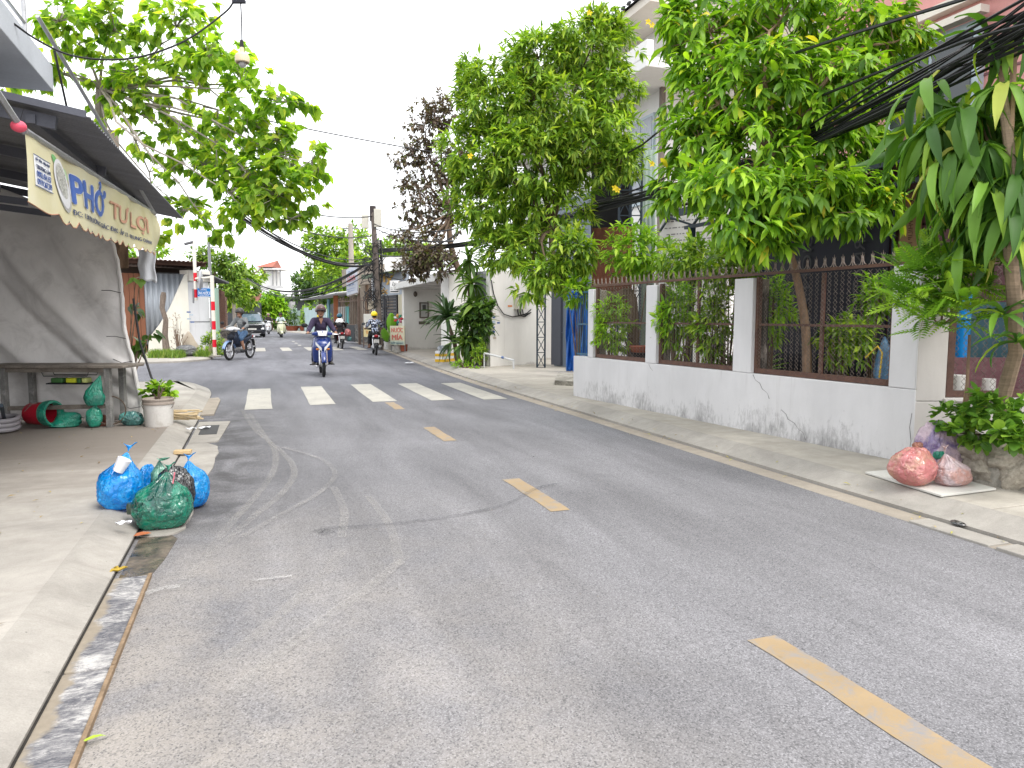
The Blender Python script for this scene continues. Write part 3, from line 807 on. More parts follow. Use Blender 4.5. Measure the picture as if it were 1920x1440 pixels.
for i in range(9):
    y = 2.2+i*1.15; mb.beam((7.53,y,3.06),(7.4,y+0.55,3.26),0.035,0.035); mb.beam((7.53,y+1.1,3.06),(7.4,y+0.55,3.26),0.035,0.035)
mb.build('awning_truss', BLUEG, PH, smooth=False)
for y_ in (9.4,11.3):
    mb = MB(); mb.box(7.45,7.55,y_,y_+0.1,0.4,3.0); mb.build('awning_post', BLUEG, PH, smooth=False)
BN = thing('dark_banner', 'dark navy cloth banner with faint vertical lettering hanging behind the spiked fence', 'banner', (8.3,8.6,0.5))
mb = MB(); mb.grid(lambda u,v: (8.28+0.02*math.sin(u*9)+0.01*math.sin(v*7+u*3), 7.72+3.0*u, 0.5+2.65*v), 24, 8); mb.build('cloth', NAVY, BN, solid=0.006)
mb = MB(); mb.tube([(8.28,7.66,0.46),(8.28,7.66,3.2)],0.02,8); mb.build('pole', BLUEG, BN)
LG = M('faint_print_grey', (0.06,0.058,0.065), 0.6)
for txt, y0 in (('DESIGN AND', 9.15), ('INTERNATIONAL', 8.1)):
    lettering(txt, LG, BN, (8.235,y0,3.1), (0,0,-1), (0,1,0), 2.2, 0.2)
CB = thing('cardboard_sign', 'tall brown cardboard panel with small vertical print beside the dark banner', 'sign', (8.3,7.4,1.6))
mb = MB(); mb.box(8.33,8.37,7.3,7.62,1.9,3.05); mb.build('panel', CARD, CB, smooth=False)
lettering('CARY PHILIP RAY OIL', M('cardboard_print', (0.10,0.055,0.03), 0.8), CB, (8.326,7.40,2.95), (0,0,-1), (0,1,0), 0.9, 0.07)
TK = thing('roof_tank', 'dark drum shaped tank under the pink house awning', 'tank', (7.9,8.6,2.9))
mb = MB(); mb.lathe([(0.0,2.80),(0.2,2.80),(0.24,2.84),(0.24,3.10),(0.2,3.15),(0,3.16)], (7.95,8.35,0), 18); mb.build('drum', BLUEG, TK)

# ---- white building with overhanging roof, behind the trees
WB = thing('white_building', 'tall white building with overhanging tiled roof and balcony slab behind the trees', 'building', (12,20,0))
WHITEB = M('white_render', (0.70,0.695,0.68), 0.75, 0.1, 1.5, bmp=0.1)
ROOFG = M('grey_roof_tile', (0.07,0.07,0.075), 0.7, 0.25, 8)
mb = MB(); mb.box(10.6,19,17.6,28,0,9.2); mb.build('wall', WHITEB, WB, smooth=False)
mb = MB(); mb.box(9.3,19.5,16.2,28.5,7.55,7.8); mb.box(9.3,9.5,16.2,28.5,7.8,8.2); mb.build('balcony_slab', WHITEB, WB, smooth=False, bevel=0.02)
mb = MB(); mb.box(9.5,19.5,16.4,28.4,9.2,9.42); mb.build('roof_soffit', CREAM, WB, smooth=False)
rf = MB(); rf.raw([(9.4,16.3,9.43),(19.6,16.3,9.43),(19.6,28.5,9.43),(9.4,28.5,9.43),(14.5,19.5,11.5),(14.5,25,11.5)], [(0,1,4),(1,2,5,4),(2,3,5),(3,0,4,5)])
rf.build('roof', ROOFG, WB, smooth=False)
mb = MB()
for i in range(40): mb.ball((9.38,16.4+i*0.3,9.47),(0.05,0.12,0.05),6,4)
mb.build('eave_tiles', ROOFG, WB)
for y0,y1,z0,z1 in ((17.9,19.2,4.6,7.0),(20,21.5,4.6,7.0)):
    mb = MB(); mb.box(10.52,10.6,y0,y1,z0,z1); wf = mb.build('window', WFRAME, WB, smooth=False)
    for k in range(2):
        mb = MB(); w_ = (y1-y0-0.18)/2; a = y0+0.06+k*(w_+0.06); mb.box(10.505,10.52,a,a+w_,z0+0.08,z1-0.08); mb.build('pane', M('curtained_glass', (0.22,0.25,0.29), 0.2, 0.3, 3, stretch=(1,6,1), spec=0.6, bmp=0), wf, smooth=False)
mb = MB(); mb.box(10.5,10.62,17.45,17.58,0,7.55); mb.build('downpipe', GALV, WB, smooth=False)
# printed poster sheet on a lower wall in front of it
PW = thing('poster_wall', 'white wall sheet printed with rows of small text behind the leaning shrubs', 'poster', cp(1290,480,15.5))
p0, p1 = cp(1236,480,15.6), cp(1365,480,14.6)
WSHEET = M('white_sheet', (0.74,0.73,0.70), 0.7, 0.08)
mb = MB(); wall(mb, p0, p1, 0.4, 4.1, -0.08); mb.build('panel', WSHEET, PW, smooth=False)
pu = V(p1.x-p0.x,p1.y-p0.y,0).normalized(); pn = V(pu.y,-pu.x,0)
INK = M('grey_ink', (0.25,0.24,0.24), 0.8)
mb = MB(); rr = random.Random(4)
for row in range(13):
    x = 0.12 + (0.0 if row % 2 else 0.05); zz = 3.95-row*0.135
    while x < 1.15:
        w_ = rr.uniform(0.03,0.11); o_ = V(p0.x,p0.y,0)+pu*x+pn*0.004
        mb.raw([o_+V(0,0,zz), o_+pu*w_+V(0,0,zz), o_+pu*w_+V(0,0,zz+0.022), o_+V(0,0,zz+0.022)], [(0,1,2,3)]); x += w_+0.03
mb.build('printed_rows', INK, PW, smooth=False)
FL = thing('flood_lamp', 'small black wedge shaped flood lamp fixed on the printed white sheet', 'lamp', V(p0.x,p0.y,3.5)+pu*0.2+pn*0.1)
o_ = V(p0.x,p0.y,0)+pu*0.12+pn*0.03
mb = MB(); mb.loft([[o_+pu*x+pn*d+V(0,0,z) for x,z in ((0,3.48),(0.24,3.44),(0.19,3.56),(0.07,3.63))] for d in (0,0.16)]); mb.build('housing', M('black_plastic', (0.015,0.015,0.018), 0.45, 0.2), FL)
mb = MB(); mb.tube([o_+pu*0.1+V(0,0,3.5)-pn*0.03, o_+pu*0.1+pn*0.05+V(0,0,3.45)],0.012,6); mb.build('bracket', BLUEG, FL)
# black hoarding with lattice masts, green sheet and rusty sheet
HB = thing('black_hoarding', 'tall black hoarding panel with steel lattice mast behind the yellow flowering tree', 'hoarding', cp(1150,560,15))
p0, p1 = cp(1108,430,15.2), cp(1182,430,15.0)
mb = MB(); wall(mb, p0, p1, 3.1, 5.15, -0.06); mb.build('panel', M('black_net', (0.012,0.012,0.014), 0.85), HB, smooth=False)
def lattice(mb, p, z0, z1, w=0.22, n=8):
    a, b = V(p.x,p.y,0), V(p.x,p.y,0)+_rt*w; q = [V(0,0,0), V(0.06,0.2,0)]
    for c in (a,b): mb.beam(c+V(0,0,z0), c+V(0,0,z1), 0.035, 0.035)
    for i in range(n):
        za, zb = z0+(z1-z0)*i/n, z0+(z1-z0)*(i+1)/n
        mb.beam(a+V(0,0,za), b+V(0,0,za), 0.02, 0.02)
        mb.beam((a if i%2 else b)+V(0,0,za), (b if i%2 else a)+V(0,0,zb), 0.018, 0.018); mb.beam((b if i%2 else a)+V(0,0,za), (a if i%2 else b)+V(0,0,zb), 0.018, 0.018)
for px in (1160,1180):
    mb = MB(); lattice(mb, cp(px,450,14.8), 0.4, 5.0, 0.24, 9); mb.build('lattice_mast', BLUEG, HB, smooth=False)
GS = MB(); p0, p1 = cp(1199,450,15.4), cp(1228,450,15.35); corr(GS, (p0.x,p0.y,0.4), (p1-p0).normalized()*V(1,1,0).length if False else V(p1.x-p0.x,p1.y-p0.y,0), (0,0,1), (p1-p0).length, 4.5, 0.09, 0.012)
one('green_sheet', GS, M('green_corrugated', (0.23,0.30,0.26), 0.55, 0.12), 'narrow green corrugated sheet standing beside the printed white wall', 'metal sheet', solid=0.004)
RS = MB(); p0, p1 = cp(1110,470,13.5), cp(1186,470,13.2); corr(RS, (p0.x,p0.y,1.3), V(p1.x-p0.x,p1.y-p0.y,0), (0,0,1), (p1-p0).length, 1.75, 0.25, 0.012, True)
one('rusty_sheet', RS, M('rust_red_sheet', (0.20,0.075,0.045), 0.8, 0.4, 3, dirt=(0.09,0.04,0.03), dirt_amt=0.4), 'rusty red metal sheet standing above the left end of the garden fence', 'metal sheet', solid=0.006)
GW = MB(); wall(GW, cp(1040,480,19), cp(1108,480,17.5), 0.1, 4.4, -0.1)
one('grey_blue_wall', GW, M('grey_blue_metal', (0.19,0.22,0.27), 0.6, 0.15, 2), 'tall grey-blue metal wall behind the driveway and the flowering tree', 'wall', smooth=False)

# ---- driveway: white side wall, steel gate leaf, lattice post, tarpaulin
DW = thing('driveway_wall', 'white plastered wall facing the driveway with small adverts and an electric box', 'wall', (6.5,18.3,0.1))
d0, d1 = V(5.80,17.95,0), V(7.36,18.60,0); du = (d1-d0).normalized(); dn = V(du.y,-du.x,0)
mb = MB(); wall(mb, d0, d1, 0.06, 2.62, -0.16); mb.build('plaster_wall', WALLW, DW, bevel=0.01)
GREYS = M('grey_sheet_metal', (0.24,0.245,0.26), 0.5, 0.15, 2, stretch=(4,4,0.4), metal=0.3)
mb = MB(); corr(mb, (5.62,18.75,0.1), V(0.18,-0.8,0), (0,0,1), 0.82, 2.5, 0.16, 0.02, True); mb.build('grey_sheet', GREYS, DW, solid=0.005)
STICK = [M('sticker_blue', (0.10,0.16,0.34), 0.7, 0.3, 60), M('sticker_pale', (0.42,0.50,0.58), 0.7, 0.3, 60), M('sticker_beige', (0.48,0.42,0.34), 0.7, 0.2)]
for k, (s_, z_, w_, h_) in enumerate(((0.09,1.45,0.10,0.05),(0.09,1.36,0.08,0.05),(0.08,1.22,0.10,0.08),(0.24,1.22,0.10,0.045),(0.09,1.1,0.07,0.045),(0.07,0.98,0.10,0.06),(0.1,0.82,0.11,0.05))):
    o_ = d0+du*s_+dn*0.003; mb = MB(); mb.raw([o_+V(0,0,z_),o_+du*w_+V(0,0,z_),o_+du*w_+V(0,0,z_+h_),o_+V(0,0,z_+h_)],[(0,1,2,3)]); mb.build('advert_sticker', STICK[(0 if k in (1,3,4,5) else 1 if k==2 else 2)], DW, smooth=False)
o_ = d0+du*0.62+dn*0.003; mb = MB(); mb.raw([o_+V(0,0,1.66),o_+du*0.16+V(0,0,1.66),o_+du*0.16+V(0,0,1.78),o_+V(0,0,1.78)],[(0,1,2,3)]); pl = mb.build('address_plate', M('plate_white', (0.7,0.68,0.64), 0.5), DW, smooth=False)
o_ = o_+dn*0.002; mb = MB(); mb.raw([o_+V(0,0,1.664),o_+du*0.156+V(0,0,1.664),o_+du*0.156+V(0,0,1.71),o_+V(0,0,1.71)],[(0,1,2,3)]); mb.build('orange_band', M('plate_orange', (0.62,0.22,0.08), 0.5), pl, smooth=False)
EB = thing('electric_box', 'cream electric meter box with cables on the driveway wall', 'meter box', d0+du*0.95+V(0,0,1.6))
def dbox(mb, s0,s1,o0,o1,z0,z1):
    vs = [d0+du*s+dn*o+V(0,0,z) for z in (z0,z1) for s,o in ((s0,o0),(s1,o0),(s1,o1),(s0,o1))]
    return mb.raw(vs, [(0,1,2,3),(7,6,5,4),(0,4,5,1),(1,5,6,2),(2,6,7,3),(3,7,4,0)])
BOXC = M('meter_box_cream', (0.58,0.555,0.48), 0.5, 0.1)
mb = MB(); dbox(mb,0.84,1.16,0.003,0.16,1.60,2.0); mb.build('case', BOXC, EB, bevel=0.01)
mb = MB(); dbox(mb,0.88,1.12,0.161,0.167,1.78,1.96); mb.build('door', M('meter_window', (0.2,0.21,0.2), 0.3), EB, smooth=False)
CAB = M('black_cable', (0.02,0.02,0.022), 0.55, 0.2, 30)
mb = MB(); mb.tube([d0+du*s+dn*0.03+V(0,0,z) for s,z in ((0.02,2.35),(0.10,2.0),(0.25,1.68),(0.45,1.47),(0.75,1.40),(1.05,1.43),(1.3,1.5),(1.45,1.6))],0.014,6)
for q in range(3): mb.tube([d0+du*(0.92+q*0.09)+dn*0.06+V(0,0,1.6), d0+du*(0.96+q*0.09)+dn*0.05+V(0,0,1.45), d0+du*(1.2+q*0.06)+dn*0.04+V(0,0,1.40+0.04*q), d0+du*1.45+dn*0.03+V(0,0,1.52)],0.013,6)
mb.build('cable', CAB, EB)
PR = thing('pipe_rail', 'bent white plastic pipe rail along the foot of the driveway wall', 'pipe', (6.2,17.6,0.1))
mb = MB(); a = gnd(908,690,0.1); b = gnd(963,692,0.1); mb.tube([a+V(0,0,0.38), b+V(0,0,0.22)],0.025,8); mb.tube([a, a+V(0,0,0.38)],0.022,8); mb.tube([b, b+V(0,0,0.24)],0.025,8)
mb.build('pipe', M('pvc_grey_white', (0.55,0.56,0.57), 0.4), PR); mb = MB(); mb.tube([a.lerp(b,0.6)+V(0,0,0.29), a.lerp(b,0.68)+V(0,0,0.27)],0.032,8); mb.build('coupling', STICK[0], PR)
STEELD = M('dark_grey_steel', (0.105,0.11,0.135), 0.45, 0.12, 1.5, metal=0.2)
SG = thing('steel_gate', 'tall dark grey steel gate leaf standing open at the driveway', 'gate', (7.6,17.6,0.1))
g0, g1, g2 = V(7.36,17.55,0), V(7.52,17.30,0), V(8.02,17.38,0)
mb = MB(); wall(mb,g0,g1,0.14,3.1,-0.03); mb.build('edge_panel', STEELD, SG, smooth=False)
gu = (g2-g1).normalized()
for za, zb in ((0.14,0.98),(0.995,2.1),(2.115,3.1)):
    mb = MB(); wall(mb,g1+gu*0.004,g2,za,zb,-0.035); mb.build('panel', STEELD, SG, smooth=False, bevel=0.006)
for s_,z_ in ((0.42,1.5),(0.40,1.3),(0.33,1.31),(0.44,1.31),(0.45,1.62)):
    mb = MB(); mb.ball(g1+gu*s_+V(0,-0.002,z_),(0.013,0.013,0.013),6,4); mb.build('bolt', CAB, SG)
LT = thing('lattice_post', 'slim steel lattice post between the white wall and the steel gate', 'post', (7.3,17.8,0.1))
mb = MB(); lattice(mb, cp(1007,690,18.5), 0.1, 3.6, 0.2, 9); mb.build('lattice', BLUEG, LT, smooth=False)
TP = thing('blue_tarpaulin', 'crumpled bright blue tarpaulin hanging inside the driveway entrance', 'tarpaulin', cp(1080,690,17))
a, b = cp(1062,600,17.2), cp(1104,600,16.6)
mb = MB(); mb.grid(lambda u,v: V(a.x+(b.x-a.x)*u, a.y+(b.y-a.y)*u, 0.11+1.9*v) + V(-0.06,-0.1,0)*(math.sin(u*19+v*4)+0.6*math.sin(v*17+u*7)+0.5*math.sin(u*41-v*9))*0.5, 40, 50)
mb.build('cloth', M('blue_tarp', (0.02,0.13,0.48), 0.4, 0.3, 8, spec=0.4), TP, solid=0.004)
BG = thing('blue_bar_panel', 'blue iron bar panel at the left end of the fence wall', 'railing', fw_(5.9,0,0.8))
BLUEI = M('blue_iron', (0.045,0.12,0.19), 0.5, 0.25, 8)
for i in range(7):
    mb = MB(); p = fw_(5.72+i*0.075,-0.12,0); mb.tube([p+V(0,0,0.78), p+V(0,0,1.8)],0.008,6); mb.build('bar', BLUEI, BG)
for z_ in (0.79,1.28,1.8):
    mb = MB(); fwall(mb,5.68,6.20,-0.14,-0.10,z_-0.015,z_+0.015); mb.build('rail', BLUEI, BG, smooth=False)
mb = MB(); wall(mb, cp(1068,620,19.5), cp(1112,620,19), 0.1, 2.4, -0.1); one('inner_white_wall', mb, WHITEB, 'short white wall glimpsed behind the blue tarpaulin and bars', 'wall', smooth=False)

# ---- white house with flat canopy over its entrance
WH = thing('canopy_house', 'white house with a flat concrete canopy and brown plank door', 'house', (6.5,25,0))
mb = MB(); mb.box(5.5,9.4,21.0,22.0,0.05,2.74); mb.build('near_block', WALLW, WH, smooth=False, bevel=0.01)
mb = MB(); mb.box(5.62,9.4,28.55,28.9,0.05,2.72); mb.build('far_wall', WALLW, WH, smooth=False, bevel=0.01)
mb = MB(); mb.box(7.3,7.5,22.0,28.55,0.05,2.72); mb.build('back_wall', WALLW, WH, smooth=False)
mb = MB(); mb.prism([(5.30,21.9),(5.42,29.2),(9.4,29.2),(9.4,21.9)], 2.50, 2.745); mb.build('canopy', plaster_mat('canopy_plaster', (0.66,0.655,0.63), 2.5, 0.7, (0.2,0.19,0.18), 0.1), WH, smooth=False, bevel=0.01)
for i in range(7):
    mb = MB(); y = 23.2+i*0.5; mb.box(7.24,7.30,y,y+0.485,0.1,2.45); mb.build('door_plank', M('brown_door', (0.23,0.115,0.085), 0.6, 0.2, 3, stretch=(5,5,0.5)), WH, smooth=False, bevel=0.005)
BZ = M('bronze_frame', (0.11,0.09,0.075), 0.5, 0.3)
LB = thing('letter_box', 'framed meter cabinet and small plaque on the white entrance wall', 'letterbox', (6.4,28.5,1.5))
mb = MB(); mb.box(6.25,6.62,28.49,28.55,1.35,1.98); fr = mb.build('frame', BZ, LB, smooth=False)
mb = MB(); mb.box(6.30,6.57,28.475,28.49,1.4,1.93); mb.build('cover', M('cabinet_grey', (0.4,0.4,0.38), 0.4), fr, smooth=False)
mb = MB(); mb.box(6.36,6.50,28.46,28.475,1.65,1.88); mb.build('meter', M('meter_dark', (0.08,0.08,0.08), 0.3), fr, smooth=False)
mb = MB(); mb.box(6.22,6.66,28.52,28.55,1.10,1.22); mb.build('plaque', BZ, LB, smooth=False)
WLm = thing('wall_lamp', 'small round dark lamp high on the white entrance wall', 'lamp', (6.05,28.5,2.3))
mb = MB(); mb.ball((6.08,28.48,2.3),(0.08,0.08,0.11)); mb.build('shade', BZ, WLm)
# tilted brown sheet roof behind the canopy, in the shade of the red tree
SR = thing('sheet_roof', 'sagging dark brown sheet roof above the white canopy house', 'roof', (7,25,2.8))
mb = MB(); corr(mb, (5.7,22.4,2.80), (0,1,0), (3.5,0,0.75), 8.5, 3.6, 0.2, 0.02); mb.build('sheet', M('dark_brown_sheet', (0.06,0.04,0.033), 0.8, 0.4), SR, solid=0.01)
mb = MB(); mb.tube([cp(820,514,23), cp(858,497,22)],0.03,8); mb.build('pipe', GALV, SR)

# ---- shop with black slatted gate
BLACKG = M('black_gate_paint', (0.016,0.017,0.026), 0.45, 0.2)
SH = thing('gate_house', 'narrow pale blue shop front with gold lettering above a black slatted gate', 'house', cp(725,650,32))
def face(px, d, z=0): p = cp(px, 594, d); return V(p.x, p.y, z)
a, b = face(704,33.5), face(762,30.3); fu = (b-a).normalized(); fn = V(fu.y,-fu.x,0); FLn = (b-a).length
PBLUE = M('pale_blue_sheet', (0.40,0.45,0.52), 0.5, 0.12, 2, stretch=(6,6,0.3))
mb = MB(); wall(mb, a-fu*0.2, b, 2.35, 3.35, -0.15); mb.build('fascia', PBLUE, SH, smooth=False)
mb = MB(); wall(mb, a+fu*(FLn*0.76), b+fu*0.05, 0.1, 2.35, -0.15); mb.build('cream_pillar', M('cream_pillar', (0.62,0.57,0.43), 0.7, 0.1), SH, smooth=False)
gl = FLn*0.72
for k, (s0, s1) in enumerate(((0.0, gl*0.42), (gl*0.45, gl))):
    fr = MB()
    for q0, q1 in ((s0, s0+0.12), (s1-0.12, s1)): wall(fr, a+fu*q0, a+fu*q1, 0.12, 2.33, -0.06)
    for zz in (0.12, 1.25, 2.2): wall(fr, a+fu*s0, a+fu*s1, zz, zz+0.13, -0.05)
    g_ = fr.build('gate_leaf', BLACKG, SH, smooth=False)
    for i in range(14):
        zz = 0.3+i*0.138; mb = MB(); wall(mb, a+fu*(s0+0.1)-fn*0.02, a+fu*(s1-0.1)-fn*0.02, zz, zz+0.085, -0.02); mb.build('slat', BLACKG, g_, smooth=False)
mb = MB(); wall(mb, a-fn*0.9, b-fn*0.9, 0.1, 2.35, -0.1); mb.build('inner_wall', M('grey_inner_wall', (0.33,0.34,0.36), 0.7), SH, smooth=False)
GOLD = M('gold_letters', (0.70,0.40,0.05), 0.35, 0.15, metal=0.2)
lettering('ily', GOLD, SH, a+fu*(FLn*0.20)+fn*0.02+V(0,0,2.82), fu, V(0,0,1), FLn*0.42, 0.50, 0.03)
lettering('tóc', GOLD, SH, a+fu*(FLn*0.20)+fn*0.02+V(0,0,2.42), fu, V(0,0,1), FLn*0.24, 0.26, 0.03)
mb = MB(); corr(mb, a-fu*0.35+fn*0.5+V(0,0,3.30), fu, -fn+V(0,0,0.05), FLn+0.2, 2.0, 0.2, 0.02); mb.M = None; mb.build('roof_edge', M('mossy_green_sheet', (0.12,0.16,0.11), 0.7, 0.3), SH, solid=0.02)
mb = MB(); wall(mb, a-fu*0.35+fn*0.52, a+fu*(FLn*0.55)+fn*0.52, 3.12, 3.33, -0.03); mb.build('green_valance', M('mossy_green_sheet', (0.12,0.16,0.11)), SH, smooth=False)
mb = MB(); wall(mb, face(700,46), face(765,44), 2.5, 5.1, -0.1); WGB = one('white_gable', mb, WHITEB, 'white gable wall rising behind the utility pole', 'wall', smooth=False)
LY = thing('ly_sign', 'square white hanging sign reading Ly in black script', 'sign', face(740,29,2.2))
s0, s1 = face(731.5,29.4), face(749,29.2); lu = (s1-s0).normalized(); ln = V(lu.y,-lu.x,0); LW_ = (s1-s0).length
mb = MB(); wall(mb, s0, s1, 2.36, 2.86, -0.05); mb.build('board', M('sign_white', (0.78,0.77,0.75), 0.4, 0.05), LY, bevel=0.02, smooth=False)
BK = M('black_ink', (0.015,0.015,0.015), 0.5, 0.1)
lettering('Ly', BK, LY, s0+lu*LW_*0.28+ln*0.004+V(0,0,2.62), lu, V(0,0,1), LW_*0.44, 0.19, 0.01, 0.35)
lettering('Gội - Cắt tóc', BK, LY, s0+lu*LW_*0.1+ln*0.004+V(0,0,2.545), lu, V(0,0,1), LW_*0.8, 0.05, 0.01)
lettering('Nail - Makeup', BK, LY, s0+lu*LW_*0.1+ln*0.004+V(0,0,2.475), lu, V(0,0,1), LW_*0.8, 0.05, 0.01)
mb = MB(); o_ = s0+lu*LW_*0.08+ln*0.004; mb.raw([o_+V(0,0,2.40),o_+lu*LW_*0.84+V(0,0,2.40),o_+lu*LW_*0.84+V(0,0,2.445),o_+V(0,0,2.445)],[(0,1,2,3)]); mb.build('black_bar', BK, LY, smooth=False)
mb = MB(); mb.tube([s1+V(0,0,2.8)+lu*-0.02, s1+V(0,0,2.8)+lu*0.5],0.02,6); mb.build('bracket', GALV, LY)

# ---- older house with a rusty bar fence and the tall advertising board
OH = thing('old_house', 'weathered brown house with rusty upright bar fence and white pillar', 'house', cp(670,640,36))
AGED = M('aged_plaster', (0.34,0.29,0.235), 0.85, 0.35, 2, dirt=(0.13,0.10,0.075), dirt_amt=0.4, dirt_scale=2)
a, b = face(636,38.5), face(704,34.2); fu = (b-a).normalized(); fn = V(fu.y,-fu.x,0); FLn = (b-a).length
mb = MB(); wall(mb, a-fn*1.2, b-fn*1.2, 0.1, 3.4, -0.2); mb.build('wall', AGED, OH, smooth=False)
mb = MB(); wall(mb, b-fu*0.42, b-fu*0.02, 0.1, 3.25, -0.35); mb.build('white_pillar', plaster_mat('pillar_white', (0.62,0.63,0.64), 0.1, 0.6, (0.2,0.2,0.22), 0.6), OH, smooth=False)
mb = MB(); wall(mb, b-fu*0.48+fn*0.03, b+fu*0.02+fn*0.03, 3.26, 3.36, -0.45); mb.build('pillar_cap', AGED, OH, smooth=False)
mb = MB(); wall(mb, a-fn*0.2, b-fn*0.2, 3.0, 3.9, -0.3); mb.build('parapet', AGED, OH, smooth=False)
RB = M('rusty_bar', (0.17,0.12,0.095), 0.75, 0.4, 6)
nb = 16
for i in range(nb):
    p = a+fu*(FLn*0.80*i/(nb-1)); mb = MB(); mb.beam(p+V(0,0,0.95),p+V(0,0,2.35+0.05*(i%2)),0.035,0.03); mb.build('fence_bar', RB, OH, smooth=False)
mb = MB()
for z_ in (1.0,2.2): mb.beam(a+V(0,0,z_),a+fu*FLn*0.8+V(0,0,z_),0.03,0.05)
mb.build('fence_rail', RB, OH, smooth=False)
mb = MB(); wall(mb, a+fn*0.02, a+fu*FLn*0.45+fn*0.02, 0.12, 0.98, -0.03); mb.build('dark_panel', M('dark_kick_panel', (0.05,0.055,0.06), 0.6, 0.3), OH, smooth=False)
mb = MB(); wall(mb, a+fu*FLn*0.46+fn*0.02, a+fu*FLn*0.82+fn*0.02, 0.12, 1.02, -0.03); mb.build('flaking_panel', M('flaking_paint', (0.09,0.085,0.08), 0.8, 0.3, 6, dirt=(0.45,0.43,0.4), dirt_amt=0.35, dirt_scale=7), OH, smooth=False)
for q in (0.35,0.5,0.62):
    mb = MB(); wall(mb, a+fu*FLn*q-fn*0.8, a+fu*FLn*(q+0.06)-fn*0.8, 0.1, 3.1, -0.06); mb.build('plank', M('brown_plank', (0.22,0.145,0.095), 0.8, 0.3, 3, stretch=(5,5,0.4)), OH, smooth=False)
AB = thing('advert_board', 'tall white advertising board with red and blue lettering leaning over the street', 'sign', face(664,34,2.3))
s0, s1 = face(653,34.4), face(673,33.4); lu = (s1-s0).normalized(); ln = V(lu.y,-lu.x,0); LW_ = (s1-s0).length
z0, z1 = 2.45, 3.72
vs = [s0+V(0,0,z0-0.05),s1+V(0,0,z0+0.07),s1+V(0,0,z1+0.1),s0+V(0,0,z1-0.12)]
mb = MB(); mb.plate(vs, 0.06); mb.build('board', M('board_bluegrey', (0.50,0.53,0.60), 0.5, 0.12, 3), AB, smooth=False)
mb = MB()
for i in range(4): mb.beam(vs[i],vs[(i+1)%4],0.05,0.09)
mb.build('frame', M('rust_white_frame', (0.45,0.40,0.36), 0.7, 0.3), AB, smooth=False)
BL_ = M('advert_blue', (0.10,0.20,0.45), 0.6); RD_ = M('advert_red', (0.55,0.05,0.04), 0.6)
lettering('Quán', BL_, AB, s0+lu*LW_*0.2+ln*0.07+V(0,0,z0+0.92), lu+V(0,0,0.1), V(0,0,1), LW_*0.5, 0.16, 0.01, 0.2)
lettering('LOAN', RD_, AB, s0+lu*LW_*0.12+ln*0.07+V(0,0,z0+0.56), lu+V(0,0,0.1), V(0,0,1), LW_*0.72, 0.26, 0.02)
lettering('nước mía', BL_, AB, s0+lu*LW_*0.22+ln*0.07+V(0,0,z0+0.38), lu+V(0,0,0.1), V(0,0,1), LW_*0.5, 0.12, 0.01)
for z_ in (0.22,0.12):
    o_ = s0+lu*LW_*0.1+ln*0.07; mb = MB(); mb.raw([o_+V(0,0,z0+z_),o_+lu*LW_*0.7+V(0,0,z0+z_+0.07),o_+lu*LW_*0.7+V(0,0,z0+z_+0.085),o_+V(0,0,z0+z_+0.015)],[(0,1,2,3)]); mb.build('printed_line', BL_, AB, smooth=False)
mb = MB(); p = s0.lerp(s1,0.75)-ln*0.15; mb.beam(p+V(0,0,0.1),p+V(0,0,z0+0.3),0.12,0.12); mb.build('post', RB, AB, smooth=False)
mb = MB(); wall(mb, face(685,37), face(705,36), 3.2, 4.1, -0.1); one('white_parapet', mb, WHITEB, 'small sunlit white parapet behind the advertising board', 'wall', smooth=False)

# ---- low house with a white sheet awning, teal door and red post
LH = thing('awning_house', 'low house with thin white sheet awning, teal door posts and an orange post', 'house', cp(620,630,45))
a, b = face(587,50), face(650,42); fu = (b-a).normalized(); fn = V(fu.y,-fu.x,0); FLn = (b-a).length
mb = MB(); wall(mb, a-fn*2, b-fn*2, 0.1, 2.8, -0.2); mb.build('wall', AGED, LH, smooth=False)
o_ = a-fu*0.2+fn*0.8+V(0,0,2.55); mb = MB(); corr(mb, o_, fu+V(0,0,0.02), -fn+V(0,0,0.1), FLn+1.0, 3.2, 0.2, 0.02); mb.build('awning', M('white_sheet_metal', (0.68,0.68,0.68), 0.5), LH, solid=0.05)
TEALD = M('teal_paint', (0.05,0.33,0.34), 0.5, 0.15)
for q, w_, m_ in ((0.47,0.22,M('pale_teal', (0.13,0.30,0.36), 0.5)),(0.97,0.2,TEALD)):
    mb = MB(); wall(mb, a+fu*FLn*q, a+fu*(FLn*q+w_*2), 0.1, 2.0 if q>0.9 else 2.5, -0.1); mb.build('teal_post', m_, LH, smooth=False)
mb = MB(); p = a+fu*FLn*0.72; mb.beam(p+V(0,0,0.1),p+V(0,0,2.7),0.25,0.25); mb.build('orange_post', M('orange_brick_post', (0.36,0.13,0.06), 0.8, 0.25), LH, smooth=False)
mb = MB(); wall(mb, a+fu*FLn*0.78, a+fu*FLn*0.96, 0.1, 2.0, -0.05); d_ = mb.build('door', M('white_bars_door', (0.45,0.46,0.45), 0.6), LH, smooth=False)
for i in range(4): mb = MB(); wall(mb, a+fu*FLn*(0.80+i*0.042)+fn*0.01, a+fu*FLn*(0.815+i*0.042)+fn*0.01, 0.5, 1.9, -0.02); mb.build('bar', GREYS, d_, smooth=False)
mb = MB(); wall(mb, a+fu*FLn*0.55-fn*0.3, a+fu*FLn*0.7-fn*0.3, 0.1, 2.4, -0.05); mb.build('opening_shade_panel', NAVY, LH, smooth=False)  # solid dark panel painted in for the shade inside the doorway

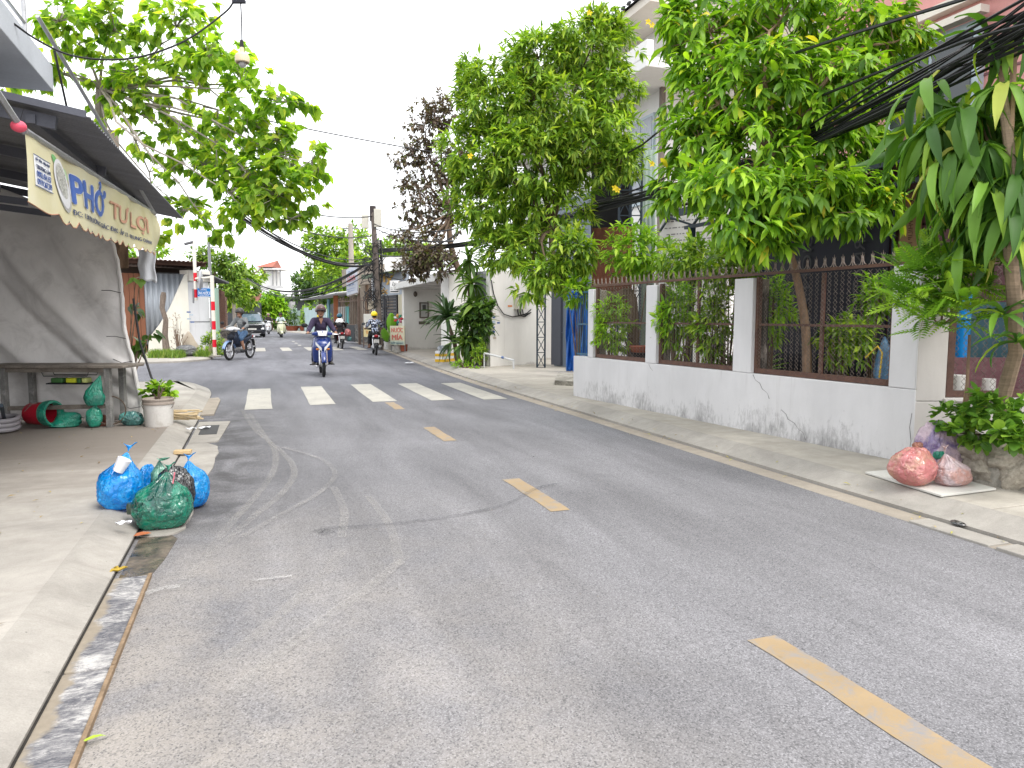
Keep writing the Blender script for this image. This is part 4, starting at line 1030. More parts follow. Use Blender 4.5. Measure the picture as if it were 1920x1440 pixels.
# ---- far end of the street
GRN = M('pale_green_blue_sheet', (0.42,0.53,0.55), 0.6, 0.15, 0.8, stretch=(3,3,0.3))
FF = thing('pale_sheet_fence', 'pale blue-green sheet fence behind the potted plants at the bend', 'fence', face(570,68))
a, b = face(538,76), face(612,58); fu = (b-a).normalized(); fn = V(fu.y,-fu.x,0); FLn = (b-a).length
n_ = 10
for i in range(n_):
    mb = MB(); wall(mb, a+fu*(FLn*i/n_+0.03), a+fu*(FLn*(i+1)/n_-0.03), 0.1, 2.0+0.12*(i%3), -0.06); mb.build('sheet_panel', GRN if i%4 else GREYS, FF, smooth=False)
mb = MB(); wall(mb, face(535,77), face(545,75), 0.1, 3.0, -0.5); mb.build('end_pillar', M('grey_pillar', (0.35,0.34,0.36), 0.7), FF, smooth=False)
WS = thing('street_end_shed', 'long dark shed with white corrugated roof at the end of the street', 'shed', face(540,82))
a, b = face(440,95), face(585,80); fu = (b-a).normalized(); fn = V(fu.y,-fu.x,0); FLn = (b-a).length
mb = MB(); wall(mb, a, b, 0.1, 3.6, -4.0); mb.build('wall', M('shed_dark', (0.05,0.055,0.06), 0.8, 0.3), WS, smooth=False)
mb = MB(); corr(mb, a+fn*1.2+V(0,0,3.7), fu, -fn+V(0,0,0.22), FLn, 6.5, 0.4, 0.03); mb.build('roof', M('white_sheet_metal', (0.68,0.68,0.68)), WS, solid=0.05)
mb = MB(); wall(mb, a+fn*1.2, b+fn*1.2, 3.5, 3.66, -0.04); mb.build('fascia', GREYS, WS, smooth=False)
RW = MB(); wall(RW, face(478,88), face(512,86), 0.1, 2.2, -0.3); one('red_end_wall', RW, M('red_wall', (0.22,0.075,0.06), 0.8, 0.25), 'dull red wall behind the parked motorbike and rounded tree', 'wall', smooth=False)
TW = thing('rooftop_tower_house', 'distant white house with tiled rooftop pavilion on thin columns', 'house', face(505,110))
c = face(505,110); q = _rt.normalized()
def tbox(mb, x0, x1, z0, z1, d0=0, d1=4):
    fwv = V(_fw.x,_fw.y,0).normalized(); vs = [c+q*x+fwv*d+V(0,0,z) for z in (z0,z1) for x,d in ((x0,d0),(x1,d0),(x1,d1),(x0,d1))]
    return mb.raw(vs, [(3,2,1,0),(4,5,6,7),(0,1,5,4),(1,2,6,5),(2,3,7,6),(3,0,4,7)])
mb = MB(); tbox(mb,-2.2,2.4,0,5.2,0,6); mb.build('lower_block', WHITEB, TW, smooth=False)
mb = MB(); tbox(mb,-0.2,2.3,5.2,6.1,-0.3,-0.1); mb.build('balcony', M('balcony_grey', (0.5,0.5,0.5), 0.7), TW, smooth=False)
for x in (0.6,1.15,1.75): mb = MB(); tbox(mb,x,x+0.16,5.2,8.6,0,0.2); mb.build('column', M('column_grey', (0.3,0.3,0.3), 0.7), TW, smooth=False)
mb = MB(); tbox(mb,-1.2,0.5,5.2,8.4,0.5,4); mb.build('upper_room', WHITEB, TW, smooth=False)
mb = MB(); tbox(mb,-1.4,2.2,8.5,8.75,-0.4,4.4); mb.build('roof_slab', WHITEB, TW, smooth=False)
mb = MB(); fwv = V(_fw.x,_fw.y,0).normalized(); mb.raw([c+q*-1.7+V(0,0,8.9)-fwv*0.6, c+q*0.9+V(0,0,8.9)-fwv*0.6, c+q*1.2+V(0,0,10.0)+fwv*1, c+q*0.9+V(0,0,8.9)+fwv*4, c+q*-1.7+V(0,0,8.9)+fwv*4], [(0,1,2),(1,3,2),(0,2,4),(4,2,3),(0,4,3,1)]); mb.build('tiled_roof', M('red_roof_tile', (0.36,0.13,0.095), 0.8, 0.2, 4), TW, smooth=False)

# ================================================================== LEFT SIDE: noodle stall
STEELP = M('steel_pipe', (0.42,0.42,0.43), 0.35, 0.2, 8, metal=0.7)
DARKSHEET = M('dark_corrugated', (0.17,0.172,0.185), 0.6, 0.25, 1.5, stretch=(1,4,1))
def tarp_mat():
    m, t, bs, co, out = new_mat('grey_tarpaulin')
    k = ramp(t, noise(t, co, 1.1, 6, 0.6, 0.5), [(0.3,0.82),(0.7,1.08)])
    sx = _n(t, 'ShaderNodeSeparateXYZ'); t.links.new(co, sx.inputs[0])
    c = mixc(t, 1.0, (0.80,0.775,0.755), k, 'MULTIPLY')
    dirt = ramp(t, noise(t, co, 2.6, 7, 0.7, 0.6), [(0.5,0.0),(0.78,0.45)])
    c = mixc(t, dirt, c, (0.22,0.20,0.185))
    t.links.new(c, bs.inputs['Base Color']); bs.inputs['Roughness'].default_value = 0.55; bs.inputs['Specular IOR Level'].default_value = 0.3
    bump(t, bs, noise(t, co, 4, 5, 0.55, 2.0, (1,1,0.6)), 0.16, 0.04)
    return m
TARP = tarp_mat()
TS = thing('stall_tarpaulin', 'large creased grey tarpaulin closing the side of the noodle stall', 'tarpaulin', (-2.2,10.3,0.1))
tBR, tBL, tTR, tTL = V(-1.36,10.02,0.12), V(-3.25,10.55,0.14), V(-1.66,10.32,2.5), V(-3.3,10.9,3.15)
def tarp_fn(u, v):
    p = tBL.lerp(tBR, u).lerp(tTL.lerp(tTR, u), v)
    a = u*1.9; b = v*2.6
    w = 0.030*math.sin(7*a+5.2*b) + 0.022*math.sin(-3.2*a+6.5*b+1.0)*(1-v) + 0.035*math.sin(2.5*a+2.2*b+0.5)
    w += 0.05*math.exp(-((b-1.05+a*0.62)/0.10)**2) - 0.05*math.exp(-((b-1.75+a*0.8)/0.09)**2) + 0.04*math.exp(-((b-2.3+a*0.9)/0.11)**2)
    w += 0.012*math.sin(23*a-9*b) * max(0, u-0.5) + 0.035*mnoise.noise(V(a*1.6+b*1.0, b*0.8-a*0.5, 3.1)) - 0.008*(1-min(1.0,abs(mnoise.noise(V(a*2.2+b*1.8, b*0.9-a*0.9, 7.7)))*5))**2 - 0.004*(1-min(1.0,abs(mnoise.noise(V(a*5+b*3.5, b*1.6-a*1.5, 1.7)))*5))**2
    hang = 0.06*math.sin(u*math.pi)*math.sin(v*math.pi)
    edge = 0.008*math.sin(v*11)*max(0.0, (u-0.9)*10)
    return p + V(-0.25,-1,0)*(w*0.9+hang) + V(edge,0,0.03*math.sin(u*14)*(1-v)*0.6)
mb = MB(); mb.grid(tarp_fn, 110, 130); mb.build('cloth', TARP, TS, solid=0.004)
mb = MB(); mb.tube([tarp_fn(1.0, i/30)+V(0.004*math.sin(i*2.1),-0.015,0) for i in range(31)], [0.020+0.006*abs(math.sin(i*1.7)) for i in range(31)], 8); mb.build('rolled_hem', TARP, TS)
for i in (0,2,3,5):
    mb = MB(); p = tarp_fn(1.0, 0.06+i*0.12); mb.tube([p+V(0.0,-0.06,0), p+V(-0.12,-0.05,0.05*(i%2)-0.02), p+V(-0.22,-0.02,0.03)], 0.004, 5); mb.build('tie_cord', CAB, TS)
mb = MB(); mb.tube([V(-1.5,10.2,0.1),V(-1.95,10.62,3.0)], 0.03, 10); one('stall_post', mb, STEELP, 'thin steel post holding the edge of the grey tarpaulin', 'post')
# brown flap seen past the tarpaulin, white rag
mb = MB(); a = cp(212,445,9.9); mb.grid(lambda u,v: a + _rt*(0.2*u) + V(0,0,-0.42*v) + V(0.0,0.03*math.sin(u*8+v*3),0) - _rt*(0.05*v*(1-u)), 8, 10)
one('brown_flap', mb, M('brown_cloth', (0.22,0.145,0.095), 0.9, 0.25), 'brown cloth flap hanging behind the yellow banner end', 'cloth', solid=0.004)
mb = MB(); a = cp(258,468,8.95); mb.grid(lambda u,v: a + _rt*((0.215+0.0*v)*u) + V(0,0,-(0.36+0.05*u)*v) + V(0.01*math.sin(v*9),0.02*math.sin(u*9+v*2),0.01*math.sin(u*11)*v), 12, 12)
one('white_rag', mb, M('white_rag_cloth', (0.70,0.72,0.76), 0.8, 0.08), 'white rag hanging under the far end of the yellow banner', 'cloth', solid=0.003)

# corrugated awning roof and its frame, dark interior of the stall
RFt = thing('stall_roof', 'dark corrugated awning roof over the noodle stall', 'roof', (-2.2,9,2.8))
mb = MB(); e0, e1 = V(-1.07,6.07,2.83), V(-0.93,11.7,2.83); corr(mb, e0, e1-e0, V(-3.2,0,0.55), (e1-e0).length, 3.3, 0.076, 0.010); mb.build('corrugated_sheet', DARKSHEET, RFt, solid=0.003)
for y in (6.15,8.0,9.8,11.5):
    mb = MB(); mb.beam((-1.30,y,2.79),(-4.2,y+0.05,3.30),0.05,0.09); mb.build('rafter', STEELD, RFt, smooth=False)
mb = MB(); mb.beam((-1.45,6.1,2.80),(-1.30,11.6,2.80),0.06,0.06); mb.build('purlin', STEELD, RFt, smooth=False)
mb = MB(); mb.beam((-1.09,6.04,2.845),(-4.25,6.04,3.39),0.03,0.05); mb.build('front_trim', STEELD, RFt, smooth=False)
TL_ = thing('tube_lamp', 'white tube lamp fixture mounted under the stall roof', 'lamp', cp(95,250,6.3))
a, b = cp(57,247,6.2), cp(140,252,7.0)
mb = MB(); mb.beam(a,b,0.05,0.13); mb.build('reflector', M('lamp_white', (0.62,0.65,0.72), 0.4, 0.06), TL_, smooth=False)
mb = MB(); m0 = a.lerp(b,0.5); mb.beam(m0+V(0,0,0.07),m0+V(0,0,0.22),0.07,0.05); mb.build('bracket', STEELD, TL_, smooth=False)
SBk = thing('stall_building', 'dark shop front behind the noodle stall', 'building', (-4.5,9,0))
mb = MB(); mb.box(-4.9,-4.4,4.0,15.5,0.1,3.35); mb.build('wall', M('dark_shop_wall', (0.16,0.15,0.145), 0.8, 0.3), SBk, smooth=False)
mb = MB(); mb.box(-4.38,-3.4,10.9,11.1,0.1,3.3); mb.build('return_wall', M('dark_shop_wall', (0.10,0.095,0.09)), SBk, smooth=False)
for i in range(5): mb = MB(); mb.beam((-4.3,7+i*0.9,2.75+0.02*i),(-2.2,7.2+i*0.9,2.6),0.04,0.07); mb.build('inner_beam', STEELD, SBk, smooth=False)

# ---- yellow banner with lettering
BT = thing('stall_banner', 'pale yellow scalloped banner with blue noodle shop lettering', 'banner', (-1.25,7.5,2.1))
bTL, bTR = V(-1.332,5.442,2.56), V(-1.097,9.90,2.65)
bU = V(bTR.x-bTL.x,bTR.y-bTL.y,0).normalized(); bL = V(bTR.x-bTL.x,bTR.y-bTL.y,0).length; bN = V(bU.y,-bU.x,0)
BH = 0.44
def ban(s, v, off=0.0):            # s metres along, v metres below the top edge
    f = s/bL; top = bTL.lerp(bTR, f)
    w = 0.010*math.sin(s*5.3+v*2.0) + 0.006*math.sin(s*11+1.0) + 0.03*(v/BH)*math.sin(s*1.7+0.6)
    if s > bL-0.55: w += 0.05*((s-bL+0.55)/0.55)**2*math.sin(v*9)
    left = max(0.0, 0.25-s)/0.25
    return top + bN*(w+off) + V(0,0,-v) + bU*(-0.10*left*(max(0.0,v)/BH)**1.5)
N = 150
def ban_bot(s):
    if s < 0.55: return BH + 0.03*math.sin(s/0.55*math.pi)
    ph = ((s-0.55) % 0.245)/0.245
    return BH + 0.065*math.sqrt(max(0.0, 1-(2*ph-1)**2))
mb = MB(); mb.grid(lambda u,v: ban(u*bL, v*ban_bot(u*bL)), N, 14)
def banner_mat():
    m, t, bs, co, out = new_mat('faded_yellow_vinyl')
    k = noise(t, co, 1.4, 5, 0.6, 0.4)
    c = ramp(t, k, [(0.3,(0.72,0.66,0.36)),(0.55,(0.78,0.73,0.49)),(0.75,(0.82,0.79,0.62))])
    d = ramp(t, noise(t, co, 4, 7, 0.7), [(0.55,0.0),(0.8,0.3)]); c = mixc(t, d, c, (0.48,0.42,0.25))
    t.links.new(c, bs.inputs['Base Color']); bs.inputs['Roughness'].default_value = 0.5
    tr = _n(t, 'ShaderNodeBsdfTranslucent'); t.links.new(c, tr.inputs['Color']); ms = _n(t, 'ShaderNodeMixShader'); ms.inputs[0].default_value = 0.25
    t.links.new(bs.outputs[0], ms.inputs[1]); t.links.new(tr.outputs[0], ms.inputs[2]); t.links.new(ms.outputs[0], out.inputs['Surface'])
    return m
mb.build('vinyl', banner_mat(), BT)
mb = MB(); mb.tube([ban(u*bL,-0.012) for u in (0,0.25,0.5,0.75,1)], 0.022, 8); mb.build('top_pipe', STEELP, BT)
mb = MB(); mb.tube([ban(u/60*bL, ban_bot(u/60*bL)+0.003, 0.0) for u in range(61)], 0.004, 4); mb.build('red_hem', M('faded_red_hem', (0.42,0.2,0.12), 0.7), BT)
BLUEL = M('banner_blue', (0.055,0.125,0.42), 0.5, 0.15); BLUED = M('banner_dark_blue', (0.06,0.085,0.20), 0.5); PALER = M('banner_faded_red', (0.60,0.33,0.22), 0.6, 0.2); WHL = M('banner_white', (0.85,0.86,0.88), 0.5, 0.05); BLACKL = M('banner_black', (0.07,0.07,0.09), 0.6)
def btext(txt, s0, s1, v0, v1, mat, bold=0.0, off=0.006):      # v0 top, v1 bottom (metres below the pipe)
    return lettering(txt, mat, BT, None, None, None, s1-s0, v1-v0, bold, place=lambda x, y, e: ban(s0+x, v1-y, off+e))
btext('PHỞ', 0.95, 2.08, 0.03, 0.315, WHL, 0.075, 0.004); btext('PHỞ', 0.95, 2.08, 0.03, 0.315, BLUEL, 0.045, 0.008)
btext('TƯ LỢI', 2.22, 3.85, 0.115, 0.325, PALER, 0.03, 0.006)
btext('ĐC: 130 ĐƯỜNG GIÁC ĐẠO - ẤP 12 - TRUNG CHÁNH', 0.92, 3.95, 0.345, 0.415, BLUED, 0.01)
def bquad(name, s0, s1, v0, v1, mat, off, n=6):
    mb = MB(); mb.grid(lambda u,v: ban(s0+(s1-s0)*u, v1-(v1-v0)*v, off), n, 2); return mb.build(name, mat, BT)
bquad('white_box', 0.09, 0.42, 0.115, 0.315, WHL, 0.004); 
for v_ in (0.112, 0.315): bquad('box_line', 0.08, 0.43, v_, v_+0.006, BLUED, 0.007)
for txt, v0, v1 in (('BÀ TIÊN - MẬU ĐẸP', 0.128, 0.155),('TRƯƠNG LÂM', 0.168, 0.203),('0902.474.157', 0.215, 0.255),('0919.267.279', 0.265, 0.305)): btext(txt, 0.11, 0.405, v0, v1, BLUED if v0 < 0.2 else BLUEL, 0.02, 0.008)
def bell(name, sc, vc, rs, rv, mat, off, a0=0, n=24):
    mb = MB(); pts = [ban(sc+rs*math.cos(2*math.pi*i/n)*math.cos(a0)-rv*math.sin(2*math.pi*i/n)*math.sin(a0), vc+rs*math.cos(2*math.pi*i/n)*math.sin(a0)+rv*math.sin(2*math.pi*i/n)*math.cos(a0), off) for i in range(n)]
    mb.raw(pts+[ban(sc,vc,off)], [(i,(i+1)%n,n) for i in range(n)]); return mb.build(name, mat, BT)
bell('printed_herb', 0.58, 0.085, 0.10, 0.035, M('print_green', (0.16,0.42,0.15), 0.6), 0.005, 0.4); bell('printed_herb', 0.85, 0.12, 0.06, 0.03, M('print_pale_green', (0.45,0.62,0.36), 0.6), 0.005, 0.5)
bell('printed_bowl_shade', 0.71, 0.235, 0.225, 0.155, M('print_grey_shadow', (0.42,0.42,0.40), 0.6), 0.006, 0.5); bell('printed_bowl', 0.69, 0.215, 0.215, 0.15, M('print_bowl_white', (0.68,0.68,0.70), 0.5), 0.008, 0.5); bell('printed_noodles', 0.685, 0.195, 0.16, 0.105, M('print_noodles', (0.52,0.52,0.48), 0.6, 0.5, 60), 0.010, 0.5)
mb = MB(); rr = random.Random(3)
for i in range(55):
    a_, r_ = rr.uniform(0,6.28), math.sqrt(rr.random()); s_, v_ = 0.685+0.14*r_*math.cos(a_), 0.195+0.09*r_*math.sin(a_); l_ = rr.uniform(0.006,0.02); an = rr.uniform(0,3.1)
    mb.raw([ban(s_,v_,0.012),ban(s_+l_*math.cos(an),v_+l_*math.sin(an),0.012),ban(s_+l_*math.cos(an)+0.005,v_+l_*math.sin(an)+0.004,0.012),ban(s_+0.005,v_+0.005,0.012)],[(0,1,2,3)])
tag(mb.build('printed_garnish', M('print_garnish', (0.13,0.15,0.11), 0.7, 0.3), BT), kind='stuff')
# awning stay poles and the balcony above
def stay(label, a, b, r=0.02):
    mb = MB(); mb.tube([a, a.lerp(b,0.5), b], r, 8); return one('stay_pole', mb, STEELP, label, 'pole', 'stay poles of the stall awning')
stay('long steel stay pole running down to the far end of the yellow banner', cp(70,30,6.0), bTR+V(0,0,0.0), 0.018)
stay('short steel stay pole ending at the near corner of the yellow banner', cp(-60,90,4.0), bTL+V(0,0,0.0), 0.020)
mb = MB(); mb.tube([cp(102,95,6.2), cp(125,200,6.4), cp(162,312,7.0)],0.010,6); one('black_drop_cable', mb, CAB, 'thin black cable dropping in front of the corrugated stall roof', 'cable')
RBl = thing('red_lantern', 'small round pink-red lantern hanging at the near corner of the banner', 'lantern', cp(35,237,4.5))
mb = MB(); mb.ball(cp(35,237,4.5),(0.045,0.045,0.036),16,10); mb.build('globe', M('lantern_pink', (0.75,0.10,0.16), 0.5, 0.06), RBl)
mb = MB(); mb.tube([cp(38,226,4.5), cp(44,205,4.5)],0.002,4); mb.build('string', CAB, RBl)
BC = thing('balcony', 'grey-white concrete balcony slab with steel railing jutting in at upper left', 'balcony', (-2.5,5.5,3.4))
BALC = M('balcony_paint', (0.50,0.53,0.57), 0.7, 0.12, 2)
mb = MB(); mb.prism([(-1.52,2.0),(-1.585,7.48),(-6,7.6),(-6,2.0)], 3.36, 3.58); mb.build('slab', BALC, BC, smooth=False, bevel=0.008)
for y in (4.2,6.3):
    mb = MB(); mb.beam((-1.68,y,3.58),(-1.68,y,4.75),0.07,0.07); mb.build('post', STEELD if y<5 else M('grey_post', (0.2,0.2,0.21), 0.5), BC, smooth=False)
for z_ in (3.72,3.95,4.2,4.45):
    mb = MB(); mb.tube([(-1.62,2.0,z_),(-1.64,6.9,z_)],0.014,8); mb.build('rail', STEELP, BC)
mb = MB(); mb.tube([(-1.64,6.9,3.58),(-1.64,6.9,4.6)],0.018,8); mb.build('end_post', STEELP, BC)
BD = MB(); BD.lathe([(0.0,3.58),(0.16,3.58),(0.19,3.95),(0.17,4.3),(0,4.32)], (-2.05,5.3,0), 18); one('blue_drum', BD, M('blue_plastic', (0.02,0.16,0.36), 0.4, 0.1), 'blue plastic drum standing behind the balcony railing', 'drum')
# ---- tiled roof behind the stall
TR_ = thing('tiled_roof', 'weathered pinkish clay tile roof showing above the stall roof', 'roof', cp(140,215,13))
a, b = cp(20,212,13.0), cp(178,214,13.6); TU = V(b.x-a.x,b.y-a.y,0).normalized(); TD = V(-TU.y,TU.x,0); CLAY = M('pale_clay_tile', (0.42,0.28,0.23), 0.85, 0.3, 5)
tm = MB(); tm.loft([[V(-0.1,yy,0.0),V(-0.05,yy,0.05),V(0.0,yy,0.065),V(0.05,yy,0.05),V(0.1,yy,0.0),V(0.05,yy,0.035),V(0,yy,0.05),V(-0.05,yy,0.035)] for yy in (0,0.34)])
tme = tm.mesh('tile', CLAY); ang_ = math.atan2(TU.y,TU.x); tile_base = V(a.x,a.y,4.55)
for r_ in range(6):
    for c_ in range(8):
        o = link('tile', tme, TR_, False); p = tile_base + TU*(c_*0.2) + TD*(r_*0.28) + V(0,0,0.14*r_+random.uniform(-.006,.006))
        o.matrix_local = base_m(TR_).inverted() @ (Matrix.Translation(p) @ Matrix.Rotation(ang_,4,'Z') @ Matrix.Rotation(0.46,4,'X'))
mb = MB(); p = tile_base; mb.plate([p-TU*0.3-V(0,0,0.06), p+TU*1.7-V(0,0,0.06), p+TU*1.7+TD*1.7+V(0,0,0.78), p-TU*0.3+TD*1.7+V(0,0,0.78)], -0.05); mb.build('roof_deck', M('roof_wood', (0.12,0.09,0.07), 0.8), TR_, smooth=False)

# ---- work table and clutter below the tarpaulin
WOODO = M('old_grey_wood', (0.23,0.20,0.17), 0.85, 0.35, 3, dirt=(0.10,0.085,0.07), dirt_amt=0.4, dirt_scale=6, stretch=(0.4,3,3), bmp=0.5)
TB = thing('work_table', 'old wooden work table with flaking legs in front of the tarpaulin', 'table', (-2.3,9.8,0.1))
L0, L1 = V(-2.80,9.98,0.1), V(-1.64,9.55,0.1); tu = (L1-L0); tu.z = 0; tu.normalize(); tn = V(-tu.y,tu.x,0)
pts = [L0-tu*0.25, L1+tu*0.22]; mb = MB()
q = [pts[0]-tn*0.06, pts[1]-tn*0.06, pts[1]+tn*0.42, pts[0]+tn*0.42]
mb.prism([(p.x,p.y) for p in q], 0.80, 0.835); mb.build('table_top', WOODO, TB, bevel=0.008)
FLAKE = M('flaking_leg_paint', (0.22,0.215,0.205), 0.8, 0.4, 4, dirt=(0.42,0.41,0.39), dirt_amt=0.35, dirt_scale=9)
for p in (L0, L1, L0+tn*0.34+tu*0.1, L1+tn*0.34-tu*0.02):
    mb = MB(); mb.beam(p, V(p.x,p.y,0.80), 0.065, 0.065, tu); mb.build('leg', FLAKE, TB, smooth=False, bevel=0.006)
mb = MB(); mb.beam(L0+V(0,0,0.22)+tn*0.0, L1+V(0,0,0.25), 0.03, 0.05); mb.build('stretcher', WOODO, TB, smooth=False)
mb = MB(); mb.beam(V(L0.x,L0.y,0.775), V(L1.x,L1.y,0.775), 0.03, 0.05); mb.build('apron', WOODO, TB, smooth=False)
BSK = thing('wire_tray', 'wire tray with bright green and yellow packets under the table top', 'tray', (-2.2,9.8,0.7))
a = L0+tu*0.40+tn*0.05; mb = MB(); mb.tube([a+V(0,0,0.70),a+tu*0.04+V(0,0,0.60),a+tu*0.56+V(0,0,0.60),a+tu*0.60+V(0,0,0.70)],0.006,5); mb.tube([a+tn*.2+V(0,0,0.70),a+tn*.2+tu*0.04+V(0,0,0.60),a+tn*.2+tu*0.56+V(0,0,0.60),a+tn*.2+tu*0.60+V(0,0,0.70)],0.006,5); mb.build('wire_frame', CAB, BSK)
mb = MB(); q = a+tu*0.05+tn*0.02; mb.prism([(p.x,p.y) for p in (q,q+tu*0.5,q+tu*0.5+tn*0.18,q+tn*0.18)],0.59+0.01,0.615); mb.build('tray_base', NAVY, BSK, smooth=False)
for s0, s1, m_ in ((0.10,0.24,M('packet_green', (0.06,0.16,0.05), 0.5)),(0.28,0.40,M('packet_yellow', (0.62,0.66,0.04), 0.45)),(0.41,0.46,M('packet_green', (0.06,0.16,0.05))),(0.47,0.53,M('packet_lime', (0.66,0.72,0.25), 0.45))):
    mb = MB(); q = a+tu*s0+tn*0.03; w_ = tu*(s1-s0); mb.prism([(p.x,p.y) for p in (q,q+w_,q+w_+tn*0.12,q+tn*0.12)],0.616,0.675); mb.build('packet', m_, BSK, bevel=0.012)

def bagmat(name, col, rough=0.2, alpha=0.0, inner=None, crease=5.0):
    """thin glossy film: pale highlights on the folds are mixed into the colour, the contents show as darker patches"""
    if name in _MATS: return _MATS[name]
    m, t, bs, co, out = new_mat(name)
    f = noise(t, co, 6.5, 4, 0.55, 1.0)
    c = mixc(t, ramp(t, f, [(0.44,0.0),(0.60,1.0)]), col, inner or (col[0]*0.55, col[1]*0.6, col[2]*0.65))
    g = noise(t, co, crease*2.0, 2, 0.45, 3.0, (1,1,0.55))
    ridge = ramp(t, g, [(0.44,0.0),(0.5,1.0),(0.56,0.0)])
    c = mixc(t, math_(t, 'MULTIPLY', ridge, 0.16), c, (min(1,col[0]*1.2+0.25), min(1,col[1]*1.2+0.25), min(1,col[2]*1.1+0.22)))  # paler film colour along the ridges stands in for highlights
    t.links.new(c, bs.inputs['Base Color']); bs.inputs['Roughness'].default_value = rough; bs.inputs['Specular IOR Level'].default_value = 0.8
    bs.inputs['Coat Weight'].default_value = 0.5; bs.inputs['Coat Roughness'].default_value = 0.12
    h = math_(t, 'ADD', ridge, math_(t, 'MULTIPLY', noise(t, co, crease*5.0, 2, 0.45, 2.0), 0.35))
    bump(t, bs, h, 0.55, 0.012)
    if alpha:
        tr = _n(t, 'ShaderNodeBsdfTranslucent'); t.links.new(c, tr.inputs['Color']); ms = _n(t, 'ShaderNodeMixShader'); ms.inputs[0].default_value = alpha
        t.links.new(bs.outputs[0], ms.inputs[1]); t.links.new(tr.outputs[0], ms.inputs[2]); t.links.new(ms.outputs[0], out.inputs['Surface'])
    _MATS[name] = m
    return m
def bag_shape(mb, c, r, knot=None, seed=1, nu=88, nv=60, flat=0.12, lump=0.14, pleat=0.08, peak=0.0, rot=0.0):
    """a filled plastic bag: boxy sagging body, creased film, gathered top leaning to knot"""
    rr = random.Random(seed); c = Vector(c)
    lumps = [(Vector((rr.uniform(-1,1),rr.uniform(-1,1),rr.uniform(-0.9,0.7))).normalized(), rr.uniform(-0.7,1)*lump, rr.uniform(3,9)) for _ in range(12)]
    off = Vector((seed*3.7, seed*1.3, seed*2.1)); rings = []
    for j in range(nv+1):
        th = math.pi*j/nv; ring = []
        for k in range(nu):
            a = 2*math.pi*k/nu; d = Vector((math.sin(th)*math.cos(a), math.sin(th)*math.sin(a), -math.cos(th)))
            e = Vector([math.copysign(abs(x)**0.78, x) for x in d]); q = 1.0
            for n_, am, sh in lumps: q += am*math.exp(-sh*(1-d.dot(n_)))
            n1 = mnoise.noise(d*1.9+off); n2 = mnoise.noise(Vector((d.x*4.6,d.y*4.6,d.z*2.6))+off*2); n3 = mnoise.noise(Vector((d.x*10,d.y*10,d.z*5.5))+off*3)
            q += 0.10*n1 - 0.11*(1-min(1.0,abs(n2)*4.5))**2*0.55 + 0.035*n2 - 0.045*(1-min(1.0,abs(n3)*4.0))**2
            z = max(d.z, -1+flat)
            w = 1.0+0.10*(-z)
            p = Vector((e.x*r[0]*q*w, e.y*r[1]*q*w, (z if z < 0 else z*q)*r[2]))
            if d.z > 0.45:
                t_ = (d.z-0.45)/0.55
                if knot is not None:
                    kp = Vector(knot)-c; pl = 1+pleat*math.sin(a*9+seed)+0.6*pleat*math.sin(a*17+seed*2)
                    rad = Vector((d.x*r[0], d.y*r[1], 0))*(1.05-0.85*t_**0.8)*(1+2.0*t_*(pl-1))
                    tgt = Vector((kp.x*t_**1.5, kp.y*t_**1.5, r[2]*0.45+(kp.z-r[2]*0.45)*t_**1.3)) + rad*1.15
                    p = p.lerp(tgt, min(1.0, t_*1.6)*0.85)
                else:
                    p.z += 0.04*r[2]*math.sin(a*5+seed)*t_
            ring.append(c+p)
        rings.append(ring)
    mb.loft(rings, True, False)
def bag(name, label, c, r, mat, knot=None, seed=1, z=0.1, ears=True, group=None, **k):
    c = Vector((c[0],c[1],z+r[2]*(1-k.get('flat',0.12))+0.002))
    t_ = thing(name, label, 'bag', (c.x,c.y,z), group=group)
    mb = MB(); kn = None if knot is None else c+Vector(knot)
    bag_shape(mb, c, r, kn, seed, **k); mb.build('body', mat, t_, ang=60)
    if kn is not None and ears:
        mb = MB(); rr = random.Random(seed+9)
        for s_ in (1,):
            dirv = Vector((s_*rr.uniform(.0,.3),rr.uniform(-.5,.5),rr.uniform(.1,.6))).normalized()*0.05
            mb.grid(lambda u,v: kn + dirv*v + Vector((0.004+0.03*v,0.01,0))*math.sin((u-0.5)*5)*(0.3+v) + Vector((0,0.012*math.sin(u*14+v*5)*v,0.01*math.sin(u*9))), 8, 5)
        mb.build('tied_end', mat, t_, solid=0.002)
    return t_
# upturned red bucket with green bag, hanging green bag, small bags
BUK = thing('red_bucket', 'red bucket lying on its side under the table', 'bucket', (-2.45,9.75,0.1))
a = L0+tu*0.30-tn*0.02; ax = (tu*0.97-tn*0.2+V(0,0,0.05)).normalized(); e1_ = ax.cross(V(0,0,1)).normalized(); e2_ = e1_.cross(ax)
def lying(mb, o, prof, n=22): mb.loft([[o+ax*h+(e1_*math.cos(2*math.pi*k/n)+e2_*math.sin(2*math.pi*k/n))*r_ for k in range(n)] for r_,h in prof], True, False)
mb = MB(); lying(mb, a+V(0,0,0.16), [(0.0,0.0),(0.115,0.0),(0.125,0.02),(0.14,0.24)]); mb.build('shell', M('red_plastic', (0.42,0.012,0.03), 0.35, 0.1), BUK)
mb = MB(); lying(mb, a+V(0,0,0.16), [(0.145,0.235),(0.155,0.29),(0.15,0.34),(0.125,0.345),(0.11,0.28)]); GBAG = bagmat('green_bag', (0.015,0.34,0.22), 0.3, 0.2); mb.build('green_liner', GBAG, BUK)
mb = MB(); mb.tube([a+ax*0.2+V(0,0,0.28), a+ax*0.14+e1_*0.1+V(0,0,0.29), a+ax*0.05+e1_*0.12+V(0,0,0.2)],0.005,5); mb.build('handle', GALV, BUK)
bag('green_bag', 'slack green plastic bag spilling from the red bucket on the ground', (L0+tu*0.72+tn*0.02).xy, (0.15,0.1,0.09), GBAG, None, 21, 0.1, lump=0.3)
